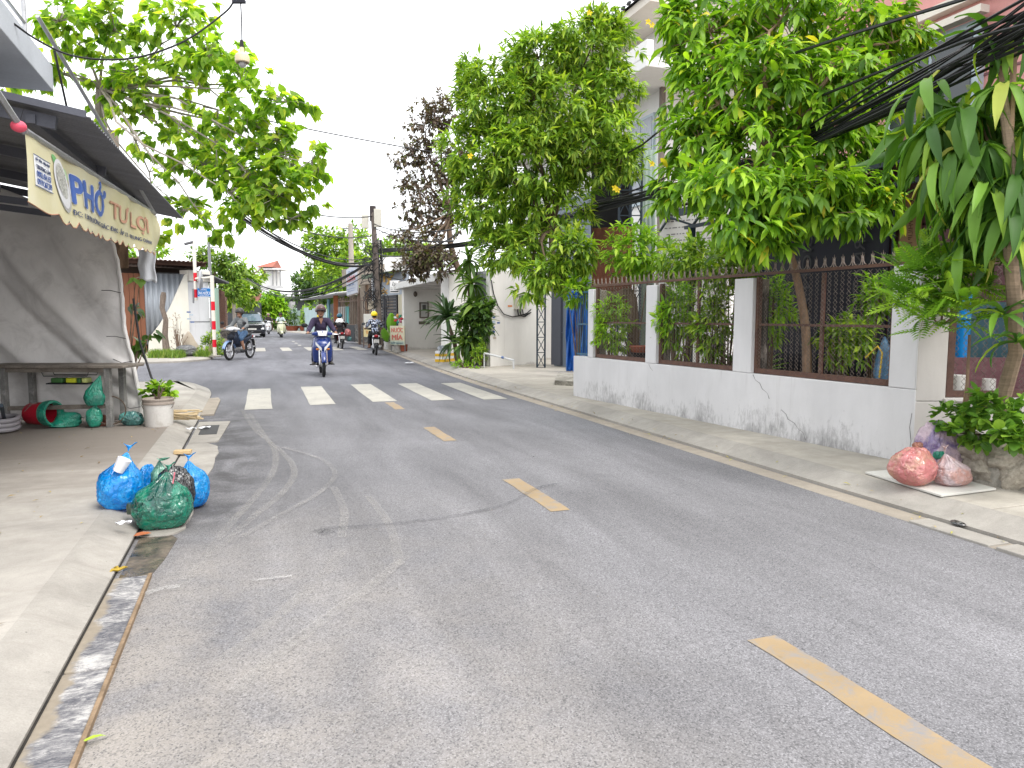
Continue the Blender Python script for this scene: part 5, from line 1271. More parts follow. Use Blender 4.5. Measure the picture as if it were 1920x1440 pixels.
HG = thing('hanging_green_bag', 'green plastic bag tied round the right table leg, bulging above and below the tie', 'bag', (-1.72,9.55,0.3))
p = L1-tu*0.13-tn*0.05; mb = MB(); bag_shape(mb, V(p.x,p.y,0.47), (0.11,0.07,0.13), V(p.x,p.y,0.74)+tu*0.08, 17, flat=0.2, pleat=0.12); mb.build('upper_bulge', GBAG, HG, ang=60)
mb = MB(); bag_shape(mb, V(p.x,p.y,0.235)+tu*-0.03, (0.085,0.06,0.135), V(p.x,p.y,0.37), 19, flat=0.1, pleat=0.12); mb.build('lower_bulge', GBAG, HG, ang=60)
bag('teal_bag', 'small crumpled teal plastic bag lying beside the white bucket', (-1.42,9.62), (0.14,0.09,0.09), bagmat('teal_bag_film', (0.10,0.33,0.30), 0.25, 0.1, (0.02,0.09,0.09)), None, 33, 0.1, lump=0.25)
BRK = M('red_brick', (0.19,0.075,0.05), 0.85, 0.3, 12, bmp=0.6)
for k, (s_, z_) in enumerate(((0.93,0.10),(0.95,0.165))):
    mb = MB(); q = L0+tu*s_+tn*0.05; mb.prism([(x.x,x.y) for x in (q,q+tu*0.19,q+tu*0.19+tn*0.1,q+tn*0.1)], z_, z_+0.063); one('brick', mb, BRK, ('lower' if k==0 else 'upper')+' brick of the two stacked under the table', 'brick', 'bricks under the table', bevel=0.006)
mb = MB(); mb.tube([L0+tu*1.0+V(0,0,0.12)]+[L1+tu*0.02+tn*0.1+V(0.17*math.cos(t),0.05,0.20+0.17*math.sin(t))-tn*0.15 for t in np.linspace(2.4,-2.6,18)],0.007,6); one('bent_cable', mb, M('brown_cable', (0.10,0.07,0.05), 0.6), 'loop of stiff brown cable around the right table leg', 'cable')
HS = thing('hose_coil', 'coil of thick grey hose on the ground at the left edge', 'hose', (-2.9,9.3,0.1))
hc = gnd(-30,808,0.12)
for i in range(3): mb = MB(); mb.tube([hc+V(0.33*math.cos(t),0.28*math.sin(t),0.03+0.05*i+0.01*math.sin(3*t)) for t in np.linspace(0,2*math.pi,40)],0.026,8,False); mb.build('loop', M('grey_hose', (0.34,0.32,0.34), 0.5), HS)
mb = MB(); mb.tube([gnd(2,760,0.5), gnd(10,795,0.12)],0.02,8); mb.build('nozzle', BLUEG, HS)
mb = MB(); mb.beam(L0-tu*0.2+V(0,0,0.0), L0-tu*0.42+tn*0.2+V(0,0,0.95),0.04,0.03); one('leaning_board', mb, M('brown_plank', (0.22,0.145,0.095)), 'brown board leaning by the left table leg', 'board', smooth=False)
# white paint bucket with a plant and bundle of sticks
WBk = thing('white_bucket', 'dirty white paint bucket used as a planter at the stall corner', 'bucket', (-1.11,9.48,0.1))
BUCK = M('dirty_white_plastic', (0.62,0.60,0.57), 0.45, 0.12, 4, dirt=(0.33,0.29,0.24), dirt_amt=0.3, dirt_scale=6)
mb = MB(); mb.lathe([(0.0,0.1),(0.150,0.1),(0.155,0.12),(0.168,0.36)], (-1.11,9.48,0), 28); mb.build('shell', BUCK, WBk)
mb = MB(); mb.lathe([(0.168,0.36),(0.178,0.365),(0.178,0.385),(0.172,0.39),(0.172,0.41),(0.180,0.415),(0.180,0.43),(0.168,0.435),(0.160,0.41),(0,0.40)], (-1.11,9.48,0), 28); mb.mi=0; mb.build('rim', M('bucket_rim_brown', (0.34,0.29,0.25), 0.5, 0.2), WBk)
mb = MB(); mb.tube([(-1.11+0.18*math.cos(t),9.48-0.02-0.1*math.sin(t),0.39-0.13*math.sin(t)) for t in np.linspace(0.2,2.9,10)],0.004,5); mb.build('handle', GALV, WBk)
mb = MB(); a = cp(250,590,9.2); mb.tube([cp(250,560,9.35), cp(262,640,9.3), cp(283,705,9.2), cp(301,752,9.1)],0.014,8); one('black_prop_pole', mb, CAB, 'thin black pole leaning from the tarpaulin edge into the white bucket', 'pole')
SB_ = thing('stick_bundle', 'bundle of pale split bamboo sticks behind the white bucket', 'bundle', (-0.95,9.75,0.1))
for i in range(14):
    y_ = 9.72+random.uniform(-.08,.08); x0 = -1.25+random.uniform(-.05,.05); mb = MB(); mb.tube([(x0,y_,0.13+random.uniform(0,.14)),(x0+0.52+random.uniform(-.08,.06),y_+random.uniform(-.14,.06),0.13+random.uniform(0,.1))],0.011,5); mb.build('stick', M('pale_bamboo', (0.55,0.43,0.26), 0.7, 0.25, 10), SB_)

# ================================================================== FAR LEFT CORNER: shed, white wall, height barrier
FLW = thing('corner_shed', 'shed with brown boards, grey corrugated sheet and white plastered wall at the far corner', 'shed', (-3.5,27.5,0.1))
def fl(px, d, z=0.0): p = cp(px, 594, d); return V(p.x, p.y, z)
ORNG = M('brown_orange_board', (0.20,0.082,0.045), 0.75, 0.2, 3, stretch=(4,4,0.4))
a, b, c, e = fl(215,25.6), fl(273,26.2), fl(353,27.0), fl(393,27.8)
fu = (b-a).normalized(); Lb = (b-a).length
for i in range(6):
    mb = MB(); wall(mb, a+fu*(Lb*i/6+0.006), a+fu*(Lb*(i+1)/6-0.006), 0.1, 2.96, -0.04); mb.build('board', ORNG, FLW, smooth=False, bevel=0.005)
GC = M('grey_corrugated', (0.30,0.325,0.36), 0.45, 0.15, 1, stretch=(4,4,0.3), metal=0.2)
mb = MB(); cu = (c-b).normalized(); corr(mb, b+V(0,0,0.4), cu, (0,0,1), (c-b).length-0.05, 2.58, 0.18, 0.028, True); mb.build('corrugated_sheet', GC, FLW, solid=0.004)
mb = MB(); cn = V(cu.y,-cu.x,0); Lc = (c-b).length
poly = [b+cu*0.02+V(0,0,0.08), c+V(0,0,0.08), c+V(0,0,2.98), c-cu*0.10+V(0,0,2.95), b+cu*(Lc*0.55)+V(0,0,1.72), b+cu*(Lc*0.30)+V(0,0,1.12), b+cu*0.06+V(0,0,0.62)]
mb.plate([p+cn*0.05 for p in poly], 0.12); mb.build('white_wall', plaster_mat('corner_wall_white', (0.72,0.695,0.62), 0.1, 0.3, (0.3,0.27,0.22), 0.1), FLW, smooth=False)
WW2 = plaster_mat('side_wall_white', (0.66,0.665,0.69), 0.1, 0.3, (0.35,0.33,0.33), 0.1)
ef = (e-c).normalized(); mb = MB(); wall(mb, c+ef*0.02, e, 0.08, 2.72, -0.2); mb.build('side_wall', WW2, FLW, smooth=False)
mb = MB(); wall(mb, c+ef*0.03-V(ef.y,-ef.x,0)*-0.06, e+ef*0.05-V(ef.y,-ef.x,0)*-0.06, 2.74, 3.14, -0.5); mb.build('canopy_box', M('canopy_white', (0.76,0.72,0.66), 0.7, 0.08), FLW, smooth=False)
mb = MB(); wall(mb, c+ef*0.05+V(ef.y,-ef.x,0)*0.012, e+V(ef.y,-ef.x,0)*0.012, 1.20, 1.23, -0.02); mb.build('wall_ledge', GREYS, FLW, smooth=False)
for s_, z_, k_ in ((0.70,1.55,0),(0.76,1.45,1),(0.70,1.30,1),(0.78,1.18,0)):
    o_ = b+cu*(Lc*s_+0.35)+cn*0.175; mb = MB(); mb.raw([o_+V(0,0,z_),o_+cu*0.14+V(0,0,z_),o_+cu*0.14+V(0,0,z_+0.05),o_+V(0,0,z_+0.05)],[(0,1,2,3)]); mb.build('advert_sticker', STICK[k_], FLW, smooth=False)
RUSTR = M('brown_rusty_roof', (0.10,0.055,0.042), 0.85, 0.35, 2)
mb = MB(); r0, r1 = fl(205,24.9,3.45), fl(392,26.6,3.38); ru = (r1-r0).normalized(); rn = V(-ru.y,ru.x,0); corr(mb, r0, ru, rn+V(0,0,-0.02), (r1-r0).length, 4.5, 0.15, 0.02); mb.build('roof_sheet', RUSTR, FLW, solid=0.03)
mb = MB(); mb.beam(r0+rn*0.3-V(0,0,0.08), r1+rn*0.3-V(0,0,0.08),0.06,0.12); mb.build('roof_beam', RUSTR, FLW, smooth=False)
mb = MB(); wall(mb, a+fu*-0.2-V(fu.y,-fu.x,0)*1.6, e-V(fu.y,-fu.x,0)*1.6, 0.1, 3.3, -0.1); mb.build('inner_wall', M('shed_inner_brown', (0.085,0.062,0.05), 0.9), FLW, smooth=False)
# striped height barrier, mirror, street name sign
RED = M('barrier_red', (0.62,0.012,0.03), 0.4, 0.08); WHT = M('barrier_white', (0.72,0.68,0.60), 0.45, 0.08)
HBR = thing('height_barrier', 'red and white striped height barrier post with a hanging striped arm', 'barrier', gnd(403,668,0.1))
pb = gnd(403,668,0.1); h_ = 2.72; segs = [0.0,0.40,0.66,0.99,1.25,1.58,1.84,2.16,2.44][::1]
zz = 0.1; cols = 'wrwrwrw'; hs = [0.30,0.25,0.33,0.28,0.35,0.29,0.85]
for cc, hh in zip(cols, hs):
    mb = MB(); mb.tube([V(pb.x,pb.y,zz),V(pb.x,pb.y,zz+hh-0.001)],0.062,14); mb.build('red_band' if cc=='r' else 'white_band', RED if cc=='r' else WHT, HBR); zz += hh
mb = MB(); mb.box(pb.x-0.2,pb.x+0.2,pb.y-0.2,pb.y+0.2,0.08,0.13); mb.build('base_plate', CONC_K, HBR, smooth=False, bevel=0.01)
ph = cp(369,594,24.6); top = V(pb.x,pb.y,zz-0.06); mb = MB(); mb.tube([top, V(ph.x,ph.y,zz-0.06)],0.035,10); mb.build('cross_arm', WHT, HBR)
z_ = 1.95
for cc, hh in (('w',0.1),('r',0.28),('w',0.28),('r',0.28),('w',1.05)):
    mb = MB(); mb.tube([V(ph.x,ph.y,z_),V(ph.x,ph.y,z_+hh-0.001)],0.055,12); mb.build('red_band' if cc=='r' else 'white_band', RED if cc=='r' else WHT, HBR); z_ += hh
mb = MB(); mb.box(ph.x-0.11,ph.x-0.06,ph.y-0.04,ph.y+0.02,1.86,2.35); mb.build('counterweight', GREYS, HBR, smooth=False)
MR = thing('traffic_mirror', 'round grey traffic mirror seen nearly edge on beside the striped arm', 'mirror', cp(378,540,24.4))
mc = cp(379,528,24.4); ax_ = (_rt*0.93+_fw*0.35).normalized(); f1 = V(0,0,1); f2 = ax_.cross(f1).normalized(); f1 = f2.cross(ax_)
mb = MB(); mb.loft([[mc+ax_*h+(f1*math.cos(2*math.pi*k/28)+f2*math.sin(2*math.pi*k/28))*r_ for k in range(28)] for r_,h in ((0.0,0.03),(0.2,0.02),(0.38,-0.02),(0.40,-0.05),(0.36,-0.09),(0,-0.12))], True, False); mb.build('dish', M('mirror_back_grey', (0.38,0.38,0.40), 0.4, 0.1, metal=0.4), MR)
mb = MB(); mb.tube([mc-ax_*0.1, V(ph.x,ph.y,mc.z)],0.02,6); mb.build('bracket', GALV, MR)
SN = thing('street_name_sign', 'blue street name plate with white lettering on the striped barrier', 'sign', cp(388,550,24.3))
s0, s1 = cp(372,594,24.2), cp(397,594,24.4); lu = V(s1.x-s0.x,s1.y-s0.y,0).normalized(); LW_ = V(s1.x-s0.x,s1.y-s0.y,0).length; ln = V(lu.y,-lu.x,0)
zb, zt = 1.4+(594-557)/FPX*24.3, 1.4+(594-540)/FPX*24.3
mb = MB(); wall(mb, s0, s1, zb, zt, -0.02); mb.build('plate', M('sign_blue', (0.01,0.16,0.46), 0.4, 0.05), SN, smooth=False, bevel=0.008)
SWH = M('sign_letter_white', (0.85,0.86,0.88), 0.5, 0.03)
o_ = V(s0.x,s0.y,0)+ln*0.004
lettering('ĐƯỜNG', SWH, SN, o_+lu*LW_*0.2+V(0,0,zt-0.09), lu, V(0,0,1), LW_*0.5, 0.055, 0.01)
lettering('ỐNG NƯỚC E', SWH, SN, o_+lu*LW_*0.05+V(0,0,zb+0.08), lu, V(0,0,1), LW_*0.9, 0.145, 0.02)
lettering('TRUNG CHÁNH', SWH, SN, o_+lu*LW_*0.15+V(0,0,zb+0.025), lu, V(0,0,1), LW_*0.7, 0.035, 0.01)
mb = MB()
for a_, b_ in ((s0,s1),):
    for z_ in (zb+0.008, zt-0.016): wall(mb, V(a_.x,a_.y,0)+ln*0.003, V(b_.x,b_.y,0)+ln*0.003, z_, z_+0.008, -0.002)
mb.build('border', SWH, SN, smooth=False)
CAMR = thing('corner_camera', 'small security camera on top of the striped arm', 'camera', cp(368,478,24.6))
mb = MB(); mb.tube([V(ph.x,ph.y,3.62),V(ph.x,ph.y,3.95)],0.03,8); mb.build('mast', GREYS, CAMR); mb = MB(); mb.tube([V(ph.x-0.02,ph.y,3.92),V(ph.x-0.28,ph.y-0.1,3.83)],0.05,10); mb.build('housing', M('camera_dark', (0.08,0.08,0.09), 0.4), CAMR)
# dead trunk, boulder and a rubbish heap at the foot of the wall
BARKD = M('grey_brown_bark', (0.17,0.135,0.11), 0.95, 0.4, 6, stretch=(3,3,0.6), bmp=0.9, bscale=18)
mb = MB(); mb.tube([gnd(313,664,0.1), cp(309,630,25.2), cp(311,600,25.2), cp(304,578,25.2), cp(306,556,25.2), cp(307,548,25.2)], [0.13,0.10,0.085,0.085,0.10,0.07], 10); one('dead_trunk', mb, BARKD, 'bare dead tree trunk standing against the white corner wall', 'trunk')
mb = MB(); p = gnd(358,662,0.1); rock(mb, (p.x,p.y+0.2,0.40), (0.26,0.2,0.42), 5); one('boulder', mb, M('pale_boulder', (0.42,0.36,0.29), 0.9, 0.2, 5), 'upright pale boulder at the foot of the white corner wall', 'boulder')
bag('grey_sack', 'dark grey plastic sack lying in front of the pale boulder', gnd(350,668,0.1).xy, (0.34,0.22,0.20), bagmat('dark_grey_film', (0.06,0.06,0.065), 0.3, 0.0, (0.02,0.02,0.022)), None, 41, 0.1, lump=0.3)

# ---- next plot on the left: green panel, brick wall with iron bars, eave
LB2 = thing('brick_fence', 'crumbling old brick fence wall with rusty iron bars beyond the striped post', 'wall', fl(428,30))
OLDB = M('old_brick', (0.20,0.115,0.085), 0.95, 0.45, 5, dirt=(0.33,0.28,0.23), dirt_amt=0.35, dirt_scale=3, bmp=0.9, bscale=14)
a, b = fl(412,28.2), fl(433,38); fu = (b-a).normalized(); Lb = (b-a).length
mb = MB(); wall(mb, a, b, 0.1, 0.95, -0.2); mb.build('low_wall', M('aged_plaster', (0.34,0.29,0.235)), LB2, smooth=False)
bm_ = MB(); bm_.box(-0.11,0.11,-0.05,0.05,-0.035,0.035); bme = bm_.mesh('brick', OLDB)
k_ = 0
for r_ in range(17):
    for c_ in range(9):
        if r_ > 13 and random.random() < 0.35: continue
        p = a+fu*(Lb*0.55+(c_+0.5*(r_%2))*0.24)+V(-0.1,0,0.99+r_*0.082)
        o = link('brick', bme, LB2, False); o.matrix_local = base_m(LB2).inverted() @ (Matrix.Translation(p+V(random.uniform(-.012,.012),0,0)) @ Matrix.Rotation(math.atan2(fu.y,fu.x),4,'Z'))
mb = MB(); wall(mb, a+fu*Lb*0.55+V(-0.1,0,0), a+fu*(Lb*0.55+2.3)+V(-0.1,0,0), 0.95, 2.3, -0.06); mb.build('mortar', MORT, LB2, smooth=False)
for i in range(9):
    p = a+fu*(0.3+i*0.5); mb = MB(); mb.beam(p+V(0,0,0.95),p+V(0,0,2.5),0.03,0.03); mb.build('iron_bar', BROWNM, LB2, smooth=False)
mb = MB(); wall(mb, a+V(-0.05,0.2,0), a+fu*4.6+V(-0.05,0.2,0), 1.0, 2.45, -0.03); mb.build('backing_sheet', M('brown_rusty_roof', (0.10,0.055,0.042)), LB2, smooth=False)
mb = MB(); wall(mb, fl(406,27.6), fl(411.5,28.0), 0.1, 2.5, -0.06); one('mint_sheet', mb, M('mint_green_sheet', (0.30,0.44,0.36), 0.6, 0.15, 2, stretch=(4,4,0.3)), 'narrow mint green sheet standing just behind the striped post', 'metal sheet', smooth=False)
mb = MB(); r0, r1 = fl(400,27.5,2.95), fl(432,29.2,2.75); ru = (r1-r0).normalized(); rn = V(-ru.y,ru.x,0); corr(mb, r0, ru, rn+V(0,0,0.05), (r1-r0).length, 2.5, 0.15, 0.02)
one('grey_eave', mb, M('grey_eave_sheet', (0.12,0.12,0.125), 0.7, 0.3), 'small grey sheet eave above the brick fence on the left', 'roof', solid=0.06)
RR = thing('red_tile_roof', 'small curved red tiled roof behind the dark car', 'roof', fl(455,70))
p = fl(440,66,0); mb = MB(); mb.grid(lambda u,v: p+_rt*(-1.0+3.0*u)+V(_fw.x,_fw.y,0)*(1.6*v)+V(0,0,2.75+1.6*(1-u)**2*0.9+0.8*v*v), 14, 6); mb.build('tiles', M('dark_red_tile', (0.20,0.075,0.06), 0.85, 0.3, 4), RR, solid=0.08)
mb = MB(); wall(mb, p+_rt*-1.2, p+_rt*2.4, 0.1, 2.7, -0.2); mb.build('wall', M('shed_dark', (0.05,0.055,0.06)), RR, smooth=False)

# ================================================================== POLES AND WIRES
def sag(a, b, s, n=14): return [a.lerp(b, i/n) + V(0,0,-4*s*(i/n)*(1-i/n)) for i in range(n+1)]
UP = thing('utility_pole', 'leaning concrete utility pole wrapped in tangled black cables', 'utility pole', cp(712,640,31))
pt, pm, pbm = cp(699,392,30.5), cp(704,480,30.3), cp(713,640,30.6)
POLEC = M('pole_concrete', (0.15,0.125,0.11), 0.9, 0.35, 4, dirt=(0.06,0.05,0.045), dirt_amt=0.4, dirt_scale=5)
pbm.z = 0.0
mb = MB(); mb.tube([pbm, pm, pt], [0.14,0.12,0.10], 12); mb.build('shaft', POLEC, UP)
mb = MB(); mb.tube([pt-V(0,0,0.5),pt+V(0,0,0.12)],0.135,12); mb.build('dark_cap', M('pole_cap', (0.05,0.04,0.04), 0.8), UP)
mb = MB(); rr = random.Random(11)
for i in range(46):
    z0_ = rr.uniform(1.8,4.3); base = pbm.lerp(pt, z0_/pt.z); r_ = rr.uniform(0.16,0.5); ph_ = rr.uniform(0,6.28); tl = rr.uniform(-0.7,0.7)
    cc = base + V(rr.uniform(-.35,.15),rr.uniform(-.35,.1),0)
    mb.tube([cc+V(r_*math.cos(t+ph_)*0.8, r_*math.sin(t+ph_)*0.5, r_*math.sin(t*1.0+ph_)*tl + 0.15*math.sin(2*t)) for t in np.linspace(0,5.6,14)],0.014,4,False)
tag(mb.build('cable_tangle', CAB, UP), kind='stuff')
mb = MB()
for i in range(12):
    off = V(rr.uniform(-.2,.2),rr.uniform(-.25,-.1),0); mb.tube([pbm.lerp(pt, f)+off*(1+0.3*math.sin(f*9+i)) + V(-0.35*(0.6-f),0,0)*(1 if i%2 else 0.2) for f in np.linspace(0.30,0.78,12)],0.022,5,False)
tag(mb.build('cable_bundle', CAB, UP), kind='stuff')
for dx, dz, w_, h_ in ((-0.30,-0.55,0.28,0.55),(0.24,-0.40,0.3,0.75),(0.22,-1.5,0.22,0.35),(-0.1,-4.05,0.26,0.36)):
    q_ = pt+_rt*dx+V(0,0,dz)-V(_fw.x,_fw.y,0)*0.17; mb = MB(); mb.beam(q_-V(0,0,h_/2), q_+V(0,0,h_/2), w_, 0.18, _fw); mb.build('junction_box', BOXC if dz>-4 else M('signal_box', (0.6,0.52,0.4), 0.5), UP, smooth=False, bevel=0.015)
P2 = thing('far_pole', 'thinner grey utility pole behind the cable tangle, left of the main pole', 'utility pole', cp(659,620,44))
mb = MB(); q_ = cp(659,470,44); mb.tube([V(q_.x,q_.y,0),V(cp(657,419,44).x,cp(657,419,44).y,cp(657,419,44).z)],[0.2,0.14],10); mb.build('shaft', M('pole_pale', (0.36,0.32,0.28), 0.9, 0.25), P2)
mb = MB(); t2 = cp(657,428,44); mb.beam(t2-_rt*0.5,t2+_rt*0.5,0.08,0.08); mb.build('cross_arm', GREYS, P2, smooth=False)
P3 = thing('antenna_mast', 'thin grey antenna mast in front of the distant trees right of the pole', 'mast', cp(760,480,45))
mb = MB(); q_ = cp(760,480,45); q1 = cp(760,432,45); mb.tube([V(q_.x,q_.y,2.5),q1],0.06,8); mb.build('shaft', GREYS, P3); mb = MB(); mb.beam(q1-_rt*0.35,q1+_rt*0.3,0.08,0.15); mb.build('head', NAVY, P3)
P4 = thing('left_lamp_mast', 'thin grey mast rising behind the white corner wall on the left', 'mast', cp(391,520,34))
mb = MB(); q_ = cp(391,440,34); mb.tube([V(q_.x,q_.y,0),q_],0.07,8); mb.build('shaft', GREYS, P4); mb = MB(); mb.beam(q_+V(0,0,-0.6),q_+V(0,0,-0.6)+_rt*0.5,0.04,0.04); mb.build('arm', GREYS, P4, smooth=False)
def wire(label, pts, r, cat='cable', grp='overhead cables'):
    mb = MB(); mb.tube(pts, r, 5); return one('overhead_cable', mb, CAB, label, cat, grp)
ptz = pt
# thick bundle along the right side
BDL = thing('cable_bundle', 'thick black bundle of overhead cables running through the right hand trees', 'cable bundle', cp(1500,250,8))
A_, B_, C_ = cp(1990,20,4.6), cp(1380,320,9.0), cp(1105,395,13.0); D_ = cp(720,470,29.5)
rr = random.Random(5)
for i in range(26):
    o1, o2, o3 = [V(rr.uniform(-.10,.10),rr.uniform(-.06,.06),rr.uniform(-.14,.14)) for _ in range(3)]
    ln_ = catmull([A_+o1*1.2, cp(1700,165,6.2)+o2*1.15, B_+o3*0.6, C_+o2*0.55, cp(900,455,19)+o1*0.5, D_+o3*0.6], 5); mb = MB(); mb.tube(ln_, rr.choice([0.007,0.010,0.013]), 4, False); mb.build('cable', CAB, BDL)
wire('upper black cable crossing the right trees well above the thick bundle', catmull([cp(1990,-60,4.6), cp(1330,165,9.2), cp(1080,330,14), cp(704,440,30)],6), 0.016)
wire('middle black cable passing just above the thick bundle in the right trees', catmull([cp(1990,-5,4.6), cp(1400,240,9.0), cp(1090,385,13.5), cp(704,452,30)],6), 0.015)
wire('long single black cable crossing the sky towards the flowering tree', sag(cp(380,200,13), cp(905,300,16), 0.05), 0.012)
wire('thin cable crossing the sky low from the left tree to the dark red tree', sag(cp(560,330,14), cp(770,395,24), 0.1), 0.006)
wire('cable from the pole top to the left with a slight sag', sag(pt-V(0,0,0.3), cp(480,372,22), 0.25), 0.022)
wire('cable from the pole middle to the left over the green tree', sag(pt-V(0,0,1.1), cp(470,395,20), 0.35), 0.022)
wire('upper cable from the pole top descending right into the dark red tree', sag(pt-V(0,0,0.6), cp(850,430,19), 0.2), 0.02)
wire('second cable from the pole top descending right below the first', sag(pt-V(0,0,0.75), cp(850,452,18), 0.2), 0.024)
wire('lower nearly level cable from the pole to the dark red tree', sag(pt-V(0,0,1.8), cp(860,438,18), 0.35), 0.022)
wire('steep guy cable dropping right from the pole', sag(pt-V(0,0,2.6), cp(790,525,28), 0.15), 0.016)
BD2 = thing('cable_bundle', 'heavy sagging bundle of black cables from the left tree to the pole', 'cable bundle', cp(600,455,24))
for i in range(9):
    o1, o2 = [V(rr.uniform(-.08,.08),0,rr.uniform(-.10,.10)) for _ in range(2)]
    mb = MB(); mb.tube(sag(cp(440,395,17)+o1, pt-V(0,0,2.2)+o2*2, 0.5+rr.uniform(0,.12)), 0.018, 4, False); mb.build('cable', CAB, BD2)
BD3 = thing('cable_bundle', 'loose lower bundle of black cables left of the pole at sign height', 'cable bundle', cp(560,545,40))
for i in range(8):
    o1 = V(0,0,rr.uniform(-.15,.15)); mb = MB(); mb.tube(sag(cp(463,523,48)+o1*0.6, cp(690,500,31)+o1*2, 1.0+rr.uniform(0,.3)), 0.02, 4, False); mb.build('cable', CAB, BD3)
# hanging bulb on a wire at the top
HLp = thing('hanging_bulb', 'bulb in a yellowed plastic shade hanging on a wire against the sky', 'lamp', cp(453,110,6.0))
h0, h1 = cp(451,0,6.0), cp(454,92,6.0)
mb = MB(); mb.tube([h0,cp(453,40,6.0),h1],0.006,6); mb.build('cord', CAB, HLp)
mb = MB(); cc = cp(454,106,6.0); mb.lathe([(0.012,0.075),(0.018,0.07),(0.020,0.035),(0.05,0.015),(0.058,0.0),(0.058,-0.045),(0.05,-0.052),(0.046,-0.03),(0,-0.02)], cc, 20); mb.build('shade', M('aged_ivory_plastic', (0.62,0.53,0.36), 0.5, 0.12), HLp)
mb = MB(); mb.ball(cc-V(0,0,0.055),(0.03,0.03,0.035),12,8); mb.build('bulb', M('bulb_glass', (0.42,0.42,0.42), 0.15), HLp)
mb = MB(); mb.lathe([(0.014,0.13),(0.016,0.06)], cc, 10, caps=True); mb.build('socket', CAB, HLp)
mb = MB(); mb.beam(cp(436,3,6.0),cp(460,3,6.0),0.03,0.025); mb.build('top_clamp', NAVY, HLp, smooth=False)
wire('grey wire looping from the balcony rail across the left tree to the hanging bulb', catmull([cp(20,40,5.2),cp(70,75,5.4),cp(130,103,5.6),cp(200,112,5.7),cp(270,105,5.8),cp(350,75,5.9),cp(420,25,6.0),cp(437,5,6.0)],6), 0.008)
BL2 = thing('garden_bulb', 'white plastic lamp bulb hanging in front of the dark banner', 'lamp', cp(1540,425,8.2))
cc = cp(1540,428,8.2); mb = MB(); mb.lathe([(0.0,0.07),(0.02,0.065),(0.022,0.03),(0.042,0.012),(0.045,-0.045),(0.03,-0.055),(0,-0.057)], cc, 16); mb.build('bulb', M('bulb_ivory', (0.66,0.60,0.48), 0.4), BL2); mb = MB(); mb.tube([cc+V(0,0,0.06),cc+V(0,0,0.6)],0.004,5); mb.build('cord', CAB, BL2)

# ================================================================== PLANTS
def leaf_verts(kind):
    """unit leaf along +Y (length 1), blade up +Z"""
    if kind == 'lance':
        v = [(0,0,0),(-0.13,0.42,0.05),(0,0.45,0.0),(0.13,0.42,0.05),(0,1,-0.14)]
        f = [(0,2,1),(0,3,2),(1,2,4),(2,3,4)]
    elif kind == 'lance_hi':
        v = [(0,0,0),(-0.10,0.22,0.035),(0,0.24,0.0),(0.10,0.22,0.035),(-0.135,0.52,0.03),(0,0.54,-0.02),(0.135,0.52,0.03),(-0.08,0.8,-0.05),(0,0.82,-0.09),(0.08,0.8,-0.05),(0,1.0,-0.2)]
        f = [(0,2,1),(0,3,2),(1,2,5,4),(2,3,6,5),(4,5,8,7),(5,6,9,8),(7,8,10),(8,9,10)]
    elif kind == 'heart':
        v = [(0,0.08,0),(-0.26,-0.03,0.05),(-0.43,0.2,0.07),(-0.34,0.52,0.02),(-0.13,0.8,-0.05),(0,1.05,-0.16),(0.13,0.8,-0.05),(0.34,0.52,0.02),(0.43,0.2,0.07),(0.26,-0.03,0.05),(0,0.45,-0.03)]
        f = [(0,10,2,1),(10,3,2),(10,4,3),(10,5,4),(10,6,5),(10,7,6),(10,8,7),(0,9,8,10)]
    elif kind == 'round':
        v = [(0,0,0),(-0.3,0.18,0.05),(-0.37,0.48,0.05),(-0.22,0.8,0.0),(0,0.95,-0.06),(0.22,0.8,0.0),(0.37,0.48,0.05),(0.3,0.18,0.05),(0,0.45,-0.02)]
        f = [(8,(i%7)+1,i) for i in range(1,7)]; f = [(0,8,1),(8,2,1),(8,3,2),(8,4,3),(8,5,4),(8,6,5),(8,7,6),(0,7,8)]
    elif kind == 'small':
        v = [(0,0,0),(-0.22,0.45,0.04),(0.22,0.45,0.04),(0,1,-0.08)]
        f = [(0,2,1),(1,2,3)]
    elif kind == 'blade':
        v = []; f = []
        for i, (y, w, z) in enumerate(((0,0.022,0),(0.25,0.05,0.03),(0.5,0.062,0.0),(0.75,0.045,-0.09),(0.92,0.018,-0.2),(1.0,0.002,-0.27))):
            v += [(-w,y,z+0.012),(0,y,z-0.008),(w,y,z+0.012)]
        for i in range(5): f += [(3*i,3*i+1,3*i+4,3*i+3),(3*i+1,3*i+2,3*i+5,3*i+4)]
    elif kind == 'strap':                # broad drooping strap of a corn plant
        v = []; f = []
        for i, (y, w, z) in enumerate(((0,0.025,0),(0.18,0.052,0.06),(0.4,0.085,0.06),(0.62,0.09,-0.04),(0.82,0.06,-0.2),(0.94,0.022,-0.33),(1.0,0.003,-0.41))):
            v += [(-w,y,z+0.022),(0,y,z-0.012),(w,y,z+0.022)]
        for i in range(6): f += [(3*i,3*i+1,3*i+4,3*i+3),(3*i+1,3*i+2,3*i+5,3*i+4)]
    elif kind == 'grass':
        v = [(-0.03,0,0),(0.03,0,0),(0.02,0.5,0.0),(-0.02,0.5,0.0),(0.0,1,-0.2)]; f = [(0,1,2,3),(3,2,4)]
    return np.array(v, np.float32), f
def frame_from(dirs, ups):
    y = dirs/np.maximum(np.linalg.norm(dirs, axis=1, keepdims=True), 1e-6)
    x = np.cross(y, ups); x /= np.maximum(np.linalg.norm(x, axis=1, keepdims=True), 1e-6)
    z = np.cross(x, y)
    return np.stack([x, y, z], axis=2)                 # columns
